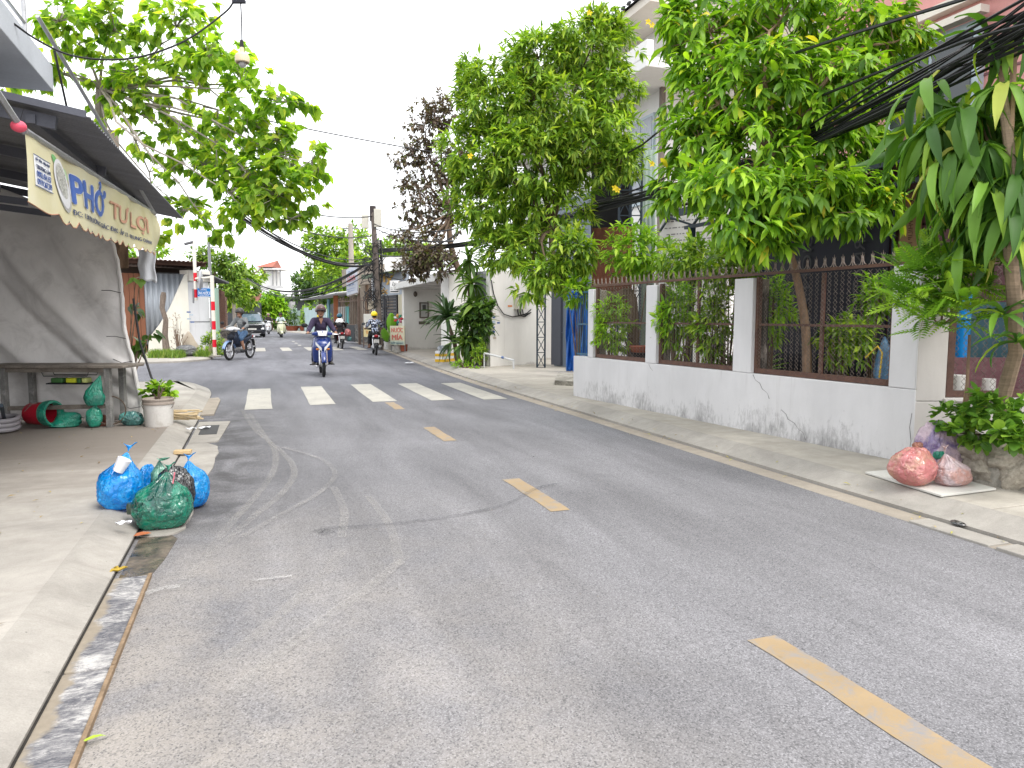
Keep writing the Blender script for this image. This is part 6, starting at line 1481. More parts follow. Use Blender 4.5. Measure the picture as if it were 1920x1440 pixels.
def leaf_mass(name, kind, pos, Rm, size, mat, parent, stuff=True):
    v, f = leaf_verts(kind); n = len(pos); k = len(v)
    V_ = (np.einsum('nij,kj->nki', Rm, v)*size[:,None,None] + pos[:,None,:]).reshape(-1,3).astype(np.float32)
    me = bpy.data.meshes.new(name)
    lens = np.array([len(x) for x in f]); flat = np.array([i for x in f for i in x])
    idx = (flat[None,:] + (np.arange(n)*k)[:,None]).ravel().astype(np.int32)
    tot = np.tile(lens, n); st = np.concatenate([[0], np.cumsum(tot)[:-1]]).astype(np.int32)
    me.vertices.add(n*k); me.vertices.foreach_set('co', V_.ravel())
    me.loops.add(len(idx)); me.loops.foreach_set('vertex_index', idx)
    me.polygons.add(len(tot)); me.polygons.foreach_set('loop_start', st)
    me.polygons.foreach_set('use_smooth', np.ones(len(tot), bool))
    me.update(calc_edges=True); me.materials.append(mat)
    o = link(name, me, parent)
    if stuff: o['kind'] = 'stuff'
    return o
def lobe(px, py, d, rx, ry, n, rd=None):               # a foliage lobe given by where it stands and its radii in px at that distance
    c = cp(px, py, d); s = d/FPX
    return (np.array(c), np.array([rx*s, (rd if rd is not None else 0.8*rx)*s, ry*s]), n)
_AX = np.array([[*_rt], [*V(_fw.x,_fw.y,0).normalized()], [0,0,1]])
def sprigs_in(lobes, rng, shell=0.45):
    P = []; D = []
    for c, r, n in lobes:
        d = rng.normal(size=(n,3)); d /= np.linalg.norm(d, axis=1, keepdims=True)
        rad = shell + (1-shell)*rng.random(n)**0.6
        bumps = 1 + 0.16*np.sin(d[:,0]*5+c[0]*3)*np.sin(d[:,2]*6+c[1]*2)
        P.append(c + (d*(r*rad[:,None]*bumps[:,None])) @ _AX); D.append(d @ _AX)
    return np.concatenate(P), np.concatenate(D)
def sprig_leaves(P, D, rng, per, length, droop=0.5, up=0.25, spread=1.0, jitter=0.25):
    """per leaves around each sprig"""
    n = len(P); m = n*per
    ax = D + np.array([0,0,up]) + rng.normal(size=(n,3))*0.35
    ax /= np.linalg.norm(ax, axis=1, keepdims=True)
    t1 = np.cross(ax, rng.normal(size=(n,3))); t1 /= np.linalg.norm(t1, axis=1, keepdims=True); t2 = np.cross(ax, t1)
    k = np.arange(per); ang = k*2.39996 + rng.random((n,1))*6.28
    el = 0.25 + 0.75*(k/per)[None,:] + rng.normal(size=(n,per))*0.12
    dirs = ax[:,None,:]*np.cos(el*1.35)[:,:,None] + (t1[:,None,:]*np.cos(ang)[:,:,None] + t2[:,None,:]*np.sin(ang)[:,:,None])*(np.sin(el*1.35)*spread)[:,:,None]
    dirs = dirs + np.array([0,0,-droop])*(0.5+rng.random((n,per,1)))
    base = P[:,None,:] - ax[:,None,:]*(0.35*length*(k/per))[None,:,None] + rng.normal(size=(n,per,3))*jitter*length*0.4
    dirs = dirs.reshape(-1,3); base = base.reshape(-1,3)
    ups = np.repeat(ax, per, axis=0)*0.4 + np.array([0,0,1.0]) + rng.normal(size=(m,3))*0.3
    size = length*(0.5+0.75*rng.random(m))
    return base, frame_from(dirs, ups), size
def limbs(mb, root, targets, r0, rng, jit=0.08, n=6):
    """tapered limbs from root to each target"""
    out = []
    for t in targets:
        a, b = Vector(root), Vector(t); L = (b-a).length; pts = []
        off = Vector(rng.normal(size=3))*jit*L
        for i in range(n+1):
            f = i/n; pts.append(a.lerp(b,f) + off*math.sin(f*math.pi) + Vector(rng.normal(size=3))*0.012*L*(0<i<n) + V(0,0,0.06*L*math.sin(f*math.pi)))
        mb.tube(pts, [max(0.006, r0*(1-0.8*i/n)) for i in range(n+1)], 6, False); out += [(p, r0*(1-0.8*i/n)) for i,p in enumerate(pts)]
    return out
def twigs(mb, nodes, P, rng, every=1, r=0.006):
    N_ = np.array([list(p) for p,_ in nodes])
    for p in P[::every]:
        i = int(np.argmin(((N_-p)**2).sum(1))); a = Vector(N_[i]); b = Vector(p)
        mid = a.lerp(b,0.5) + Vector(rng.normal(size=3))*0.06*(b-a).length + V(0,0,0.04*(b-a).length)
        mb.tube([a,mid,b],[min(r*1.8,nodes[i][1]),r*1.1,r*0.5],4,False)
def pick_leaves(parent, kind, pos, Rm, size, mat, n, rng, name='leaf'):
    """the leaves nearest the viewer stand as parts of their own"""
    v, f = leaf_verts(kind); me = bpy.data.meshes.new(name); me.from_pydata([tuple(x) for x in v], [], f); me.materials.append(mat)
    me.polygons.foreach_set('use_smooth', [True]*len(me.polygons)); me.update()
    dist = np.linalg.norm(pos-np.array([0,0,EYE]), axis=1); cand = np.argsort(dist)[:max(n*4, 10)]
    sel = rng.choice(cand, size=min(n,len(cand)), replace=False)
    inv = base_m(parent).inverted()
    for i in sel:
        o = link(name, me, parent, False); m_ = Matrix(np.eye(4).tolist())
        for r_ in range(3):
            for c_ in range(3): m_[r_][c_] = float(Rm[i][r_][c_]*size[i])
            m_[r_][3] = float(pos[i][r_])
        o.matrix_local = inv @ m_
    keep = np.ones(len(pos), bool); keep[sel] = False
    return keep
def tree(name, label, base, forks, lobes, kind, length, per, stops, bark, r_trunk, rng, cat='tree', droop=0.5, up=0.25, trans=0.35, group=None, single=0, twig_every=3, shell=0.45, limb_r=None, single_kind=None, mname=None, rough=0.42):
    t_ = thing(name, label, cat, base, group=group)
    mb = MB(); pts = [Vector(base)] + [Vector(p) for p in forks]; n = len(pts)
    line = catmull([tuple(p) for p in pts], 4) if n > 2 else pts
    mb.tube(line, [r_trunk*(1-0.45*i/(len(line)-1)) for i in range(len(line))], 10); mb.build('trunk', bark, t_)
    P, D = sprigs_in(lobes, rng, shell)
    mb = MB(); nodes = limbs(mb, pts[-1], [l[0] for l in lobes], limb_r or r_trunk*0.5, rng); twigs(mb, nodes, P, rng, twig_every, 0.004+0.0006*length*10); tag(mb.build('branches', bark, t_), kind='stuff')
    pos, Rm, size = sprig_leaves(P, D, rng, per, length, droop, up)
    mat = leaf_mat('leaf_'+(mname or name), stops, trans, rough)
    if single:
        mat2 = leaf_mat('leafs_'+(mname or name), stops, trans, rough, True)
        keep = pick_leaves(t_, single_kind or kind, pos, Rm, size, mat2, single, rng); pos, Rm, size = pos[keep], Rm[keep], size[keep]
    leaf_mass('crown', kind, pos, Rm, size, mat, t_)
    return t_, P
BARK = M('brown_bark', (0.17,0.12,0.085), 0.95, 0.4, 8, stretch=(3,3,0.7), bmp=0.8, bscale=25)
BARKL = M('pale_brown_bark', (0.30,0.20,0.135), 0.9, 0.3, 7, stretch=(3,3,0.8), bmp=0.6, bscale=25)
BARKG = M('pale_grey_bark', (0.30,0.265,0.23), 0.9, 0.3, 6, bmp=0.6, bscale=25)
def rg(s): return np.random.default_rng(s)
GR_MANGO = [(0.0,(0.05,0.125,0.014)),(0.4,(0.13,0.26,0.022)),(0.75,(0.24,0.41,0.03)),(0.97,(0.36,0.53,0.04)),(1.0,(0.55,0.42,0.04))]
GR_ELDER = [(0.0,(0.07,0.145,0.022)),(0.45,(0.165,0.28,0.032)),(0.8,(0.28,0.41,0.042)),(1.0,(0.42,0.50,0.07))]
GR_HEART = [(0.0,(0.10,0.20,0.03)),(0.5,(0.21,0.33,0.042)),(0.8,(0.32,0.44,0.052)),(1.0,(0.47,0.50,0.08))]
GR_DARK = [(0.0,(0.03,0.065,0.02)),(0.6,(0.065,0.13,0.028)),(1.0,(0.12,0.20,0.036))]
GR_LIME = [(0.0,(0.10,0.21,0.018)),(0.5,(0.21,0.39,0.026)),(1.0,(0.36,0.50,0.045))]
GR_RED = [(0.0,(0.06,0.045,0.04)),(0.5,(0.11,0.08,0.065)),(0.75,(0.16,0.115,0.07)),(1.0,(0.12,0.16,0.05))]
# -- heart-leaved tree behind the stall
tree('heart_leaf_tree', 'sparse tree with yellow-green heart shaped leaves rising behind the noodle stall', V(-2.9,14.3,0.1),
     [cp(196,330,13.4), cp(188,235,13.2), cp(188,165,12.8)],
     [lobe(110,40,12,70,60,34), lobe(215,60,12.4,95,75,60), lobe(330,50,12.4,95,70,60), lobe(390,110,12.2,85,60,44), lobe(455,165,12,62,60,26), lobe(300,165,12.6,105,70,56), lobe(215,180,12.8,75,70,30),
      lobe(430,230,12.2,105,55,56), lobe(540,190,12,62,24,22), lobe(520,262,12,70,45,36), lobe(330,270,12.8,100,60,50), lobe(420,320,12.4,120,55,80), lobe(520,365,12,100,48,74), lobe(500,320,12,90,45,50), lobe(585,300,11.8,40,45,9), lobe(600,310,11.8,22,50,6), lobe(460,395,12.2,85,35,30), lobe(345,395,12.8,60,40,20), lobe(545,410,12,40,30,12), lobe(300,445,13,26,22,6), lobe(410,440,12.4,32,16,7), lobe(100,130,12.5,50,45,14), lobe(20,150,12.5,40,50,10)],
     'heart', 0.17, 7, GR_HEART, BARKG, 0.13, rg(1), droop=0.75, up=0.0, single=260, twig_every=1, shell=0.15, limb_r=0.028, trans=0.62)
# -- flowering tree (yellow bells)
T2, P2_ = tree('yellow_bell_tree', 'dense rounded tree with narrow leaves and a few yellow trumpet flowers', cp(1187,640,11.6).xy.to_3d()+V(0,0,0.4),
     [cp(1185,560,11.6), cp(1150,555,11.8), cp(1090,540,12.2), cp(1040,500,12.6), cp(1035,420,12.9)],
     [lobe(1010,110,13,75,55,170), lobe(1110,90,13,85,60,190), lobe(1145,170,12.8,55,70,110), lobe(930,190,13,80,80,200), lobe(1030,210,12.8,110,80,240), lobe(900,290,13,75,80,200), lobe(1000,300,12.6,110,75,240), lobe(1110,270,12.6,95,75,190), lobe(1165,300,12.4,45,50,60), lobe(930,390,13,90,65,200), lobe(1040,390,12.8,90,60,130), lobe(960,465,12.8,75,45,130), lobe(1030,510,12.2,55,35,60), lobe(1075,470,12,45,45,70), lobe(880,140,13.2,35,40,40), lobe(1130,40,13,40,30,50), lobe(990,545,12.4,30,22,12)],
     'lance', 0.205, 13, GR_ELDER, BARK, 0.09, rg(2), droop=0.55, single=240, twig_every=8, limb_r=0.035, single_kind='lance_hi')
YF = M('yellow_petal', (0.80,0.60,0.02), 0.6, 0.12)
def flower(parent, p, r=0.07):
    mb = MB(); rr = random.Random(int(p.x*1000))
    for k in range(5):
        a = k*1.257+rr.random()*0.4; d = (_rt*math.cos(a)+V(0,0,1)*math.sin(a)); mb.raw([p, p+d*r*0.6+_fw*-0.03+d.cross(_fw)*r*0.35, p+d*r*1.1-_fw*0.01, p+d*r*0.6-_fw*0.03-d.cross(_fw)*r*0.35],[(0,1,2,3)])
    mb.build('flower', YF, parent)
for px, py in ((882,293),(1215,42),(1222,48),(1158,357),(1152,353),(1222,308),(1105,25)): flower(T2, cp(px,py,11.6), 0.05)
# -- big broad tree in the garden
tree('mango_tree', 'large bright green tree with long drooping leaves leaning over the garden fence', cp(1515,700,8.1).xy.to_3d()+V(0,0,0.42),
     [cp(1512,640,8.1), cp(1502,560,8.0), cp(1483,480,7.9), cp(1450,390,7.8), cp(1450,290,7.8)],
     [lobe(1330,60,8.3,95,75,70), lobe(1470,40,8.3,110,75,85), lobe(1610,50,8.2,95,70,70), lobe(1665,90,8.0,55,60,24), lobe(1305,170,8.2,65,70,48), lobe(1420,150,7.8,110,80,95), lobe(1560,150,7.8,110,80,90), lobe(1315,270,8.0,75,60,52), lobe(1420,270,7.7,100,70,80), lobe(1540,260,7.7,95,65,70), lobe(1290,350,7.9,70,50,40), lobe(1380,350,7.3,90,55,62), lobe(1500,360,7.3,110,55,70), lobe(1600,350,7.4,70,45,40), lobe(1630,260,7.8,42,45,12), lobe(1400,420,7.2,75,40,40), lobe(1440,440,7.2,45,45,22), lobe(1560,405,7.2,75,32,26), lobe(1640,170,7.8,45,50,18), lobe(1650,385,7.4,40,30,12), lobe(1725,60,7.9,28,30,7), lobe(1275,30,8.4,35,45,20)],
     'lance_hi', 0.21, 11, GR_MANGO, BARKL, 0.055, rg(3), droop=0.85, up=0.5, single=290, twig_every=3, limb_r=0.035, trans=0.4)
# -- dark red-leaved tree behind it
tree('dark_red_tree', 'thin dark purple-brown leaved tree above the white canopy house', V(7.0,21.0,0.1),
     [cp(850,480,21.8), cp(845,400,21.8)],
     [lobe(800,230,22,50,45,120), lobe(835,210,22,40,40,90), lobe(775,290,22,48,35,100), lobe(820,310,22,55,50,160), lobe(790,380,22,55,45,150), lobe(840,400,22,45,50,150), lobe(790,455,21.6,50,35,130), lobe(775,500,21,40,28,100), lobe(810,490,21,60,35,160), lobe(765,340,22.2,30,18,30), lobe(750,440,22,22,12,18), lobe(860,300,22,30,60,90)],
     'small', 0.16, 8, GR_RED, BARK, 0.12, rg(4), droop=0.5, twig_every=2, trans=0.2, limb_r=0.05, shell=0.2)
# -- distant trees
def far_tree(name, label, base, lobes, stops, kind, length, per, seed, **k):
    return tree(name, label, base, [V(base.x,base.y,1.6), Vector(lobes[0][0].tolist())-V(0,0,0.5)], lobes, kind, length, per, stops, BARK, k.pop('rt',0.18), rg(seed), twig_every=9, group='trees along the far street', **k)
far_tree('street_tree', 'tall leafy green tree left of the cable pole', fl(640,52), [lobe(625,470,50,52,45,200), lobe(600,455,50,35,30,90), lobe(660,460,50,40,40,150), lobe(640,520,48,50,42,200), lobe(672,500,48,28,30,90), lobe(595,500,50,30,30,80)], GR_ELDER, 'small', 0.38, 8, 11, mname='street')
far_tree('street_tree', 'dark layered evergreen below the tall green tree at the bend', fl(600,56), [lobe(600,530,54,42,26,150), lobe(575,545,54,30,20,90), lobe(630,545,52,40,24,140), lobe(568,520,55,22,12,40), lobe(640,520,52,25,30,80)], GR_DARK, 'small', 0.42, 8, 12, mname='street_dark')
far_tree('street_tree', 'bright lime green rounded tree at the end of the street', fl(508,72), [lobe(505,568,70,28,18,150), lobe(485,580,70,18,14,70), lobe(525,578,70,16,18,80), lobe(515,590,70,22,10,70), lobe(512,552,70,12,8,30)], GR_LIME, 'small', 0.48, 8, 13, mname='street_lime')
far_tree('street_tree', 'dark hedge like tree under the lime green tree beside the red wall', fl(520,75), [lobe(525,605,74,14,16,60), lobe(505,602,74,20,9,60), lobe(532,575,74,9,30,60)], GR_DARK, 'small', 0.5, 7, 14, mname='street_dark')
far_tree('street_tree', 'loose feathery green tree behind the left corner wall', fl(405,44), [lobe(400,490,42,30,22,70), lobe(430,500,42,28,25,90), lobe(375,475,42,25,14,40), lobe(420,540,42,30,28,110)], [(0,(0.06,0.12,0.02)),(0.6,(0.14,0.24,0.035)),(1,(0.26,0.34,0.06))], 'small', 0.34, 8, 15, mname='street_feather')
far_tree('street_tree', 'mid green round crowned tree in front of the distant tower house', fl(455,54), [lobe(450,515,52,28,22,110), lobe(470,530,52,20,22,80), lobe(440,550,50,30,30,130), lobe(462,560,52,20,20,60), lobe(494,515,60,14,10,16)], GR_ELDER, 'small', 0.4, 8, 16, mname='street')
far_tree('street_tree', 'broad distant tree crown right of the cable pole', fl(750,75), [lobe(735,470,72,45,22,150), lobe(775,475,72,45,22,150), lobe(715,490,72,25,16,60), lobe(800,480,72,40,25,90)], GR_ELDER, 'small', 0.6, 7, 17, mname='street')
far_tree('street_tree', 'tree tops glimpsed left of the noodle stall banner end', fl(225,36), [lobe(232,470,36,22,14,50), lobe(300,470,38,20,10,30)], GR_LIME, 'small', 0.3, 7, 18, mname='street_lime')
# -- coconut palm on the left
def palm(name, label, base, top, n, L, seed, stops, width=0.035, group=None, cat='palm', dr=0.9, trunk_r=0.12, leafl=0.30):
    t_ = thing(name, label, cat, base, group=group); rr = random.Random(seed)
    mb = MB(); mb.tube([Vector(base), Vector(base).lerp(Vector(top),0.5), Vector(top)], [trunk_r,trunk_r*0.8,trunk_r*0.7], 8); mb.build('trunk', BARKG, t_)
    mat = leaf_mat('leaf_'+name, stops, 0.35)
    for i in range(n):
        a = i*2.4+rr.uniform(-.2,.2); el = rr.uniform(0.1,1.1); d = V(math.cos(a)*math.cos(el),math.sin(a)*math.cos(el),math.sin(el)); Lf = L*rr.uniform(.8,1.1); mb = MB(); pts = []
        for j in range(9):
            f = j/8; pts.append(Vector(top)+d*Lf*f+V(0,0,-dr*Lf*f*f*0.6))
        mb.tube(pts, [0.012*(1-f/9) for f in range(9)], 4, False)
        for j in range(1,8):
            for q in range(3):
                f = (j+q/3)/8; p = Vector(top)+d*Lf*f+V(0,0,-dr*Lf*f*f*0.6); tg = (d+V(0,0,-dr*1.2*f)).normalized(); sd_ = tg.cross(V(0,0,1)).normalized(); ll = leafl*L*(math.sin(min(1,f*1.15)*math.pi)*0.8+0.25)
                for s_ in (-1,1):
                    e_ = (sd_*s_*0.75+tg*0.55+V(0,0,-0.3)).normalized(); mb.raw([p, p+e_*ll*0.5+tg*width, p+e_*ll, p+e_*ll*0.5-tg*width],[(0,1,2,3)])
        mb.build('frond', mat, t_)
    return t_
palm('coconut_palm', 'coconut palm with arching fronds behind the left corner wall', fl(440,44), cp(436,520,44), 14, 1.7, 3, [(0,(0.07,0.13,0.02)),(1,(0.20,0.28,0.05))])
# -- plant clump beside the driveway wall: fan palm, corn plants, shrub
DR_ST = [(0,(0.035,0.08,0.02)),(0.6,(0.085,0.16,0.03)),(1,(0.17,0.26,0.04))]
def rosette(parent, top, n, L, rng, mat_name, stops, kind='strap', el0=-0.4, el1=1.2, singles=True, trans=0.3, droop=0.0, facing=None):
    mat = leaf_mat(mat_name, stops, trans, 0.5, True)
    v, f = leaf_verts(kind); me = bpy.data.meshes.new('leaf'); me.from_pydata([tuple(x) for x in v], [], f); me.materials.append(mat)
    me.polygons.foreach_set('use_smooth', [True]*len(me.polygons)); me.update()
    inv = base_m(parent).inverted()
    for i in range(n):
        a = i*2.39996+rng.random()*0.4; el = el0+(el1-el0)*rng.random(); d = np.array([[math.cos(a)*math.cos(el), math.sin(a)*math.cos(el), math.sin(el)-droop]])
        Rm = frame_from(d, np.array([[0,0,1.0]])+rng.normal(size=(1,3))*0.25)[0]*L*(0.7+0.5*rng.random())
        m_ = Matrix(np.eye(4).tolist())
        for r_ in range(3):
            for c_ in range(3): m_[r_][c_] = float(Rm[r_][c_])
            m_[r_][3] = float(top[r_]) + float(rng.normal()*0.03*L)
        o = link('leaf', me, parent, False); o.matrix_local = inv @ m_
YU = thing('fan_yucca', 'dark spiky long-leaved palm bush beside the white canopy house', 'plant', gnd(850,680,0.1))
mb = MB(); mb.tube([gnd(858,682,0.1), cp(852,640,20.3), cp(838,600,20.2)],[0.07,0.06,0.05],8); mb.build('trunk', BARK, YU)
rosette(YU, cp(840,595,20.2), 70, 0.78, rg(21), 'leaf_yucca', [(0,(0.02,0.045,0.022)),(1,(0.07,0.125,0.05))], 'blade', -0.5, 1.2)
mb = MB(); mb.tube([gnd(862,684,0.1), cp(856,655,20.1), cp(850,640,20.0)],[0.05,0.05,0.04],8); mb.build('trunk', BARK, YU)
rosette(YU, cp(850,640,20.0), 40, 0.62, rg(22), 'leaf_yucca', [], 'blade', -0.9, 0.9)
DC = thing('corn_plant', 'tall clump of drooping strap-leaved corn plants beside the driveway wall', 'plant', gnd(880,685,0.1))
for k, (px, py, d) in enumerate(((880,490,19.2),(885,535,19.0),(890,575,18.9),(872,600,19.0),(900,610,18.8),(882,640,18.8),(868,650,18.9))):
    mb = MB(); g_ = gnd(880+((k*7)%20)-8,685,0.1); tp = cp(px,py,d); mb.tube([g_, g_.lerp(tp,0.5)+V(0.03,0.02,0), tp],[0.04,0.03,0.022],7); mb.build('stem', BARK, DC)
    rosette(DC, tp, 34, 0.56 if k<3 else 0.48, rg(30+k), 'leaf_corn', DR_ST, 'strap', -1.3, 1.1)
def bush(name, label, c, lobes, kind, length, per, stops, seed, cat='shrub', group=None, mname=None, droop=0.3, stems=7, trans=0.35, single=0, rough=0.42):
    t_ = thing(name, label, cat, c, group=group); rng = rg(seed); P, D = sprigs_in(lobes, rng, 0.3)
    mb = MB(); 
    for i in range(stems):
        q_ = P[rng.integers(len(P))]; mb.tube([Vector(c), Vector(c).lerp(Vector(q_),0.55)+V(0,0,0.05), Vector(q_)],[0.014,0.010,0.004],5,False)
    tag(mb.build('stems', BARK, t_), kind='stuff')
    pos, Rm, size = sprig_leaves(P, D, rng, per, length, droop)
    if single:
        mat2 = leaf_mat('leafs_'+(mname or name), stops, trans, rough, True); keep = pick_leaves(t_, kind, pos, Rm, size, mat2, single, rng); pos, Rm, size = pos[keep], Rm[keep], size[keep]
    leaf_mass('foliage', kind, pos, Rm, size, leaf_mat('leaf_'+(mname or name), stops, trans, rough), t_)
    return t_
bush('leafy_shrub', 'rounded bright green shrub at the foot of the driveway wall', gnd(900,688,0.1), [lobe(898,665,18.4,16,18,50), lobe(904,648,18.4,12,14,24)], 'small', 0.08, 9, GR_ELDER, 41, mname='shrub_mid')
bush('leafy_shrub', 'broad-leaved climbing shrub between the corn plants and the white wall', gnd(905,686,0.1), [lobe(905,600,18.6,18,40,45), lobe(880,610,18.8,22,50,50), lobe(915,580,18.6,12,25,22)], 'heart', 0.14, 6, GR_DARK, 42, mname='shrub_dark')
bush('ground_weeds', 'low weeds and litter leaves along the foot of the plant clump', gnd(870,690,0.1), [lobe(865,682,18.6,28,5,40), lobe(895,693,18.2,18,5,24)], 'small', 0.09, 6, GR_LIME, 43, cat='weeds', mname='shrub_lime')
# -- shrubs inside the garden
gi = 0
for px, py, d, rx, ry, n, st, ln_, lab in ((1150,610,11.15,42,60,200,GR_LIME,0.10,'fine-leaved shrub filling the left fence opening'),(1265,595,9.75,36,75,170,GR_LIME,0.12,'yellow-green shrub behind the left side of the middle fence opening'),(1335,610,9.1,40,75,170,GR_ELDER,0.12,'dense green shrub behind the right side of the middle fence opening'),(1450,580,8.4,40,75,120,GR_LIME,0.12,'lime coloured shrub behind the left side of the near fence opening'),(1590,640,7.9,55,55,110,GR_ELDER,0.13,'dark broad shrub behind the near fence opening'),(1640,560,8.0,34,45,60,GR_LIME,0.14,'dark shrub beside the near fence pier'),
    (1190,470,11.4,60,55,150,GR_LIME,0.16,'bright shrub rising above the left end of the garden fence'),(1290,490,10.6,70,45,160,GR_ELDER,0.16,'mid green shrub overhanging the fence above the middle opening'),(1370,500,9.4,60,40,120,GR_ELDER,0.14,'shrub crown above the fence between the middle and near openings'),(1085,545,11.9,28,26,40,GR_LIME,0.16,'low yellow-green branch of shrub over the blue bars')):
    gi += 1; c_ = cp(px,py,d); bush('garden_shrub', lab, V(c_.x,c_.y,0.45), [lobe(px,py,d,rx,ry,n)], 'lance_hi', ln_, 7, st, 50+gi, group='shrubs behind the garden fence', mname='garden_%d' % ([GR_ELDER,GR_LIME,GR_DARK].index(st)), droop=0.4)
GP = thing('grass_clump', 'clump of long arching grass leaves behind the near fence opening', 'plant', V(6.1,7.9,0.46))
rosette(GP, V(6.15,7.95,0.46), 90, 0.55, rg(71), 'leaf_grass_clump', [(0,(0.05,0.11,0.02)),(1,(0.16,0.27,0.05))], 'blade', 0.3, 1.4)
# -- pinnate shrub bending over the fence corner
PN = thing('pinnate_shrub', 'bright green shrub with feathery pinnate fronds overhanging the fence corner', 'shrub', V(5.9,4.95,0.46))
v, f = leaf_verts('small'); rng = rg(81); fv = []; ff = []
for j in range(9):
    for s_ in (-1,1):
        y_ = 0.12+j*0.095; L_ = 0.29*math.sin(math.pi*(0.25+0.65*j/9)); b_ = len(fv); an = 0.95*s_
        for x,y,z in ((0,0,0),(-0.17,0.42,0.03),(0,0.44,0.0),(0.17,0.42,0.03),(0,1,-0.14)):
            X, Y = x*L_, y*L_; fv.append((X*math.cos(an)+Y*math.sin(an), y_-X*math.sin(an)*s_*s_+Y*math.cos(an), z*L_-0.22*y_*y_)); 
        ff += [(b_,b_+2,b_+1),(b_,b_+3,b_+2),(b_+1,b_+2,b_+4),(b_+2,b_+3,b_+4)]
b_ = len(fv); fv += [(-0.006,0,0),(0.006,0,0),(0.003,1,-0.22),(-0.003,1,-0.22),(-0.005,0.5,-0.055),(0.005,0.5,-0.055)]; ff += [(b_,b_+1,b_+5,b_+4),(b_+4,b_+5,b_+2,b_+3)]
pme = bpy.data.meshes.new('frond'); pme.from_pydata(fv, [], ff); pme.materials.append(leaf_mat('leaf_pinnate', [(0.0,(0.07,0.16,0.016)),(0.5,(0.16,0.32,0.024)),(1.0,(0.30,0.46,0.04))], 0.35, 0.45, True)); pme.update()
inv = base_m(PN).inverted()
stems_ = [(1700,505,5.9),(1740,500,5.9),(1790,520,5.8),(1720,545,5.7),(1770,555,5.7),(1820,540,5.8),(1800,580,5.7),(1745,590,5.7),(1690,560,5.8),(1760,470,6.1),(1810,500,6.0)]
mb = MB()
for px, py, d in stems_: mb.tube([V(5.9,4.95,0.46), V(5.85,4.85,1.3), cp(px,py,d)],[0.016,0.012,0.005],5,False)
tag(mb.build('stems', BARK, PN), kind='stuff')
for px, py, d in stems_:
    for q in range(22):
        a = rng.random()*6.28; el = rng.uniform(-0.5,0.9); dv = np.array([[math.cos(a)*math.cos(el),math.sin(a)*math.cos(el),math.sin(el)]]) + np.array(list(-_fw))*0.35
        s_ = 0.21+0.13*rng.random(); Rm = frame_from(dv, np.array([[0,0,1.0]])+rng.normal(size=(1,3))*0.3)[0]*s_; c_ = cp(px+rng.normal()*18, py+rng.normal()*16, d-0.15+rng.normal()*0.1)
        m_ = Matrix(np.eye(4).tolist())
        for r_ in range(3):
            for k_ in range(3): m_[r_][k_] = float(Rm[r_][k_])
            m_[r_][3] = c_[r_]
        o = link('frond', pme, PN, False); o.matrix_local = inv @ m_
# -- corn plant tree at the right edge
CT = thing('dracaena_tree', 'large corn plant tree with heavy heads of hanging strap leaves at the right edge', 'tree', V(5.35,3.05,0.34))
tb = cp(1875,770,5.8); tb0 = V(tb.x,tb.y,0.3)
mb = MB(); mb.tube([tb0, cp(1882,740,5.7), cp(1905,660,5.5), cp(1902,560,5.3), cp(1893,460,5.1), cp(1900,330,5.1), cp(1880,180,5.15)],[0.058,0.055,0.05,0.05,0.042,0.038,0.03],10); mb.build('trunk', M('ringed_bark', (0.27,0.20,0.14), 0.9, 0.3, 4, stretch=(1,1,14), bmp=0.7, bscale=30), CT)
mb = MB(); mb.tube([cp(1902,600,5.35), cp(1925,520,5.3), cp(1945,400,5.2)],[0.03,0.025,0.02],8); mb.build('branch', M('ringed_bark', (0.27,0.20,0.14)), CT)
heads = [(1800,205,5.3,28,0.56),(1880,160,5.2,22,0.55),(1845,270,5.2,32,0.56),(1785,290,5.3,26,0.52),(1900,330,5.1,34,0.56),(1930,235,5.1,26,0.58),(1850,350,5.2,30,0.5),(1755,240,5.4,18,0.48),(1850,75,5.3,9,0.42),(1910,55,5.2,12,0.5),(1890,395,5.1,24,0.46)]
DRS = [(0,(0.03,0.085,0.014)),(0.5,(0.075,0.17,0.024)),(0.82,(0.15,0.29,0.034)),(0.95,(0.32,0.45,0.05)),(1,(0.45,0.42,0.12))]
for k,(px,py,d,n,L) in enumerate(heads):
    h_ = cp(px,py,d); mb = MB(); mb.tube([cp(1895,420-k*20,5.12), cp((px+1895)/2,py+30,d+0.05), h_],[0.024,0.02,0.016],6,False); mb.build('branch', BARKL, CT)
    rosette(CT, h_, n, L*0.86, rg(90+k), 'leaf_dracaena', DRS, 'strap', -1.25, 0.2 if py>110 else 1.0, trans=0.3, droop=0.45)
P_ = np.array([list(cp(px+rr_[0]*45, py+rr_[1]*50, d+0.3)) for px,py,d,n,L in heads if py > 190 for rr_ in rg(77+int(px)).normal(size=(8,2))]); D_ = rg(78).normal(size=(len(P_),3))
pos_, Rm_, size_ = sprig_leaves(P_, D_, rg(79), 7, 0.46, 1.1, 0.1); leaf_mass('inner_foliage', 'strap', pos_, Rm_, size_, leaf_mat('leaf_dracaena_inner', DRS, 0.35, 0.35), CT)
for px,py,d in ((1905,640,5.3),(1880,590,5.3)):
    rosette(CT, cp(px,py,d), 11, 0.33, rg(int(px)), 'leaf_dracaena', DRS, 'strap', -0.5, 0.6)
# -- round-leaved bush in the stone planter
bush('planter_bush', 'low bush of glossy rounded leaves growing in the stone planter', V(5.75,3.75,0.34), [lobe(1790,785,5.75,45,30,24), lobe(1860,775,5.5,60,42,44), lobe(1920,790,5.2,45,40,30), lobe(1830,810,5.55,50,25,24), lobe(1900,820,5.1,40,20,20)], 'round', 0.085, 6, [(0,(0.045,0.11,0.016)),(0.6,(0.10,0.21,0.026)),(1,(0.20,0.33,0.04))], 101, single=160, rough=0.3)
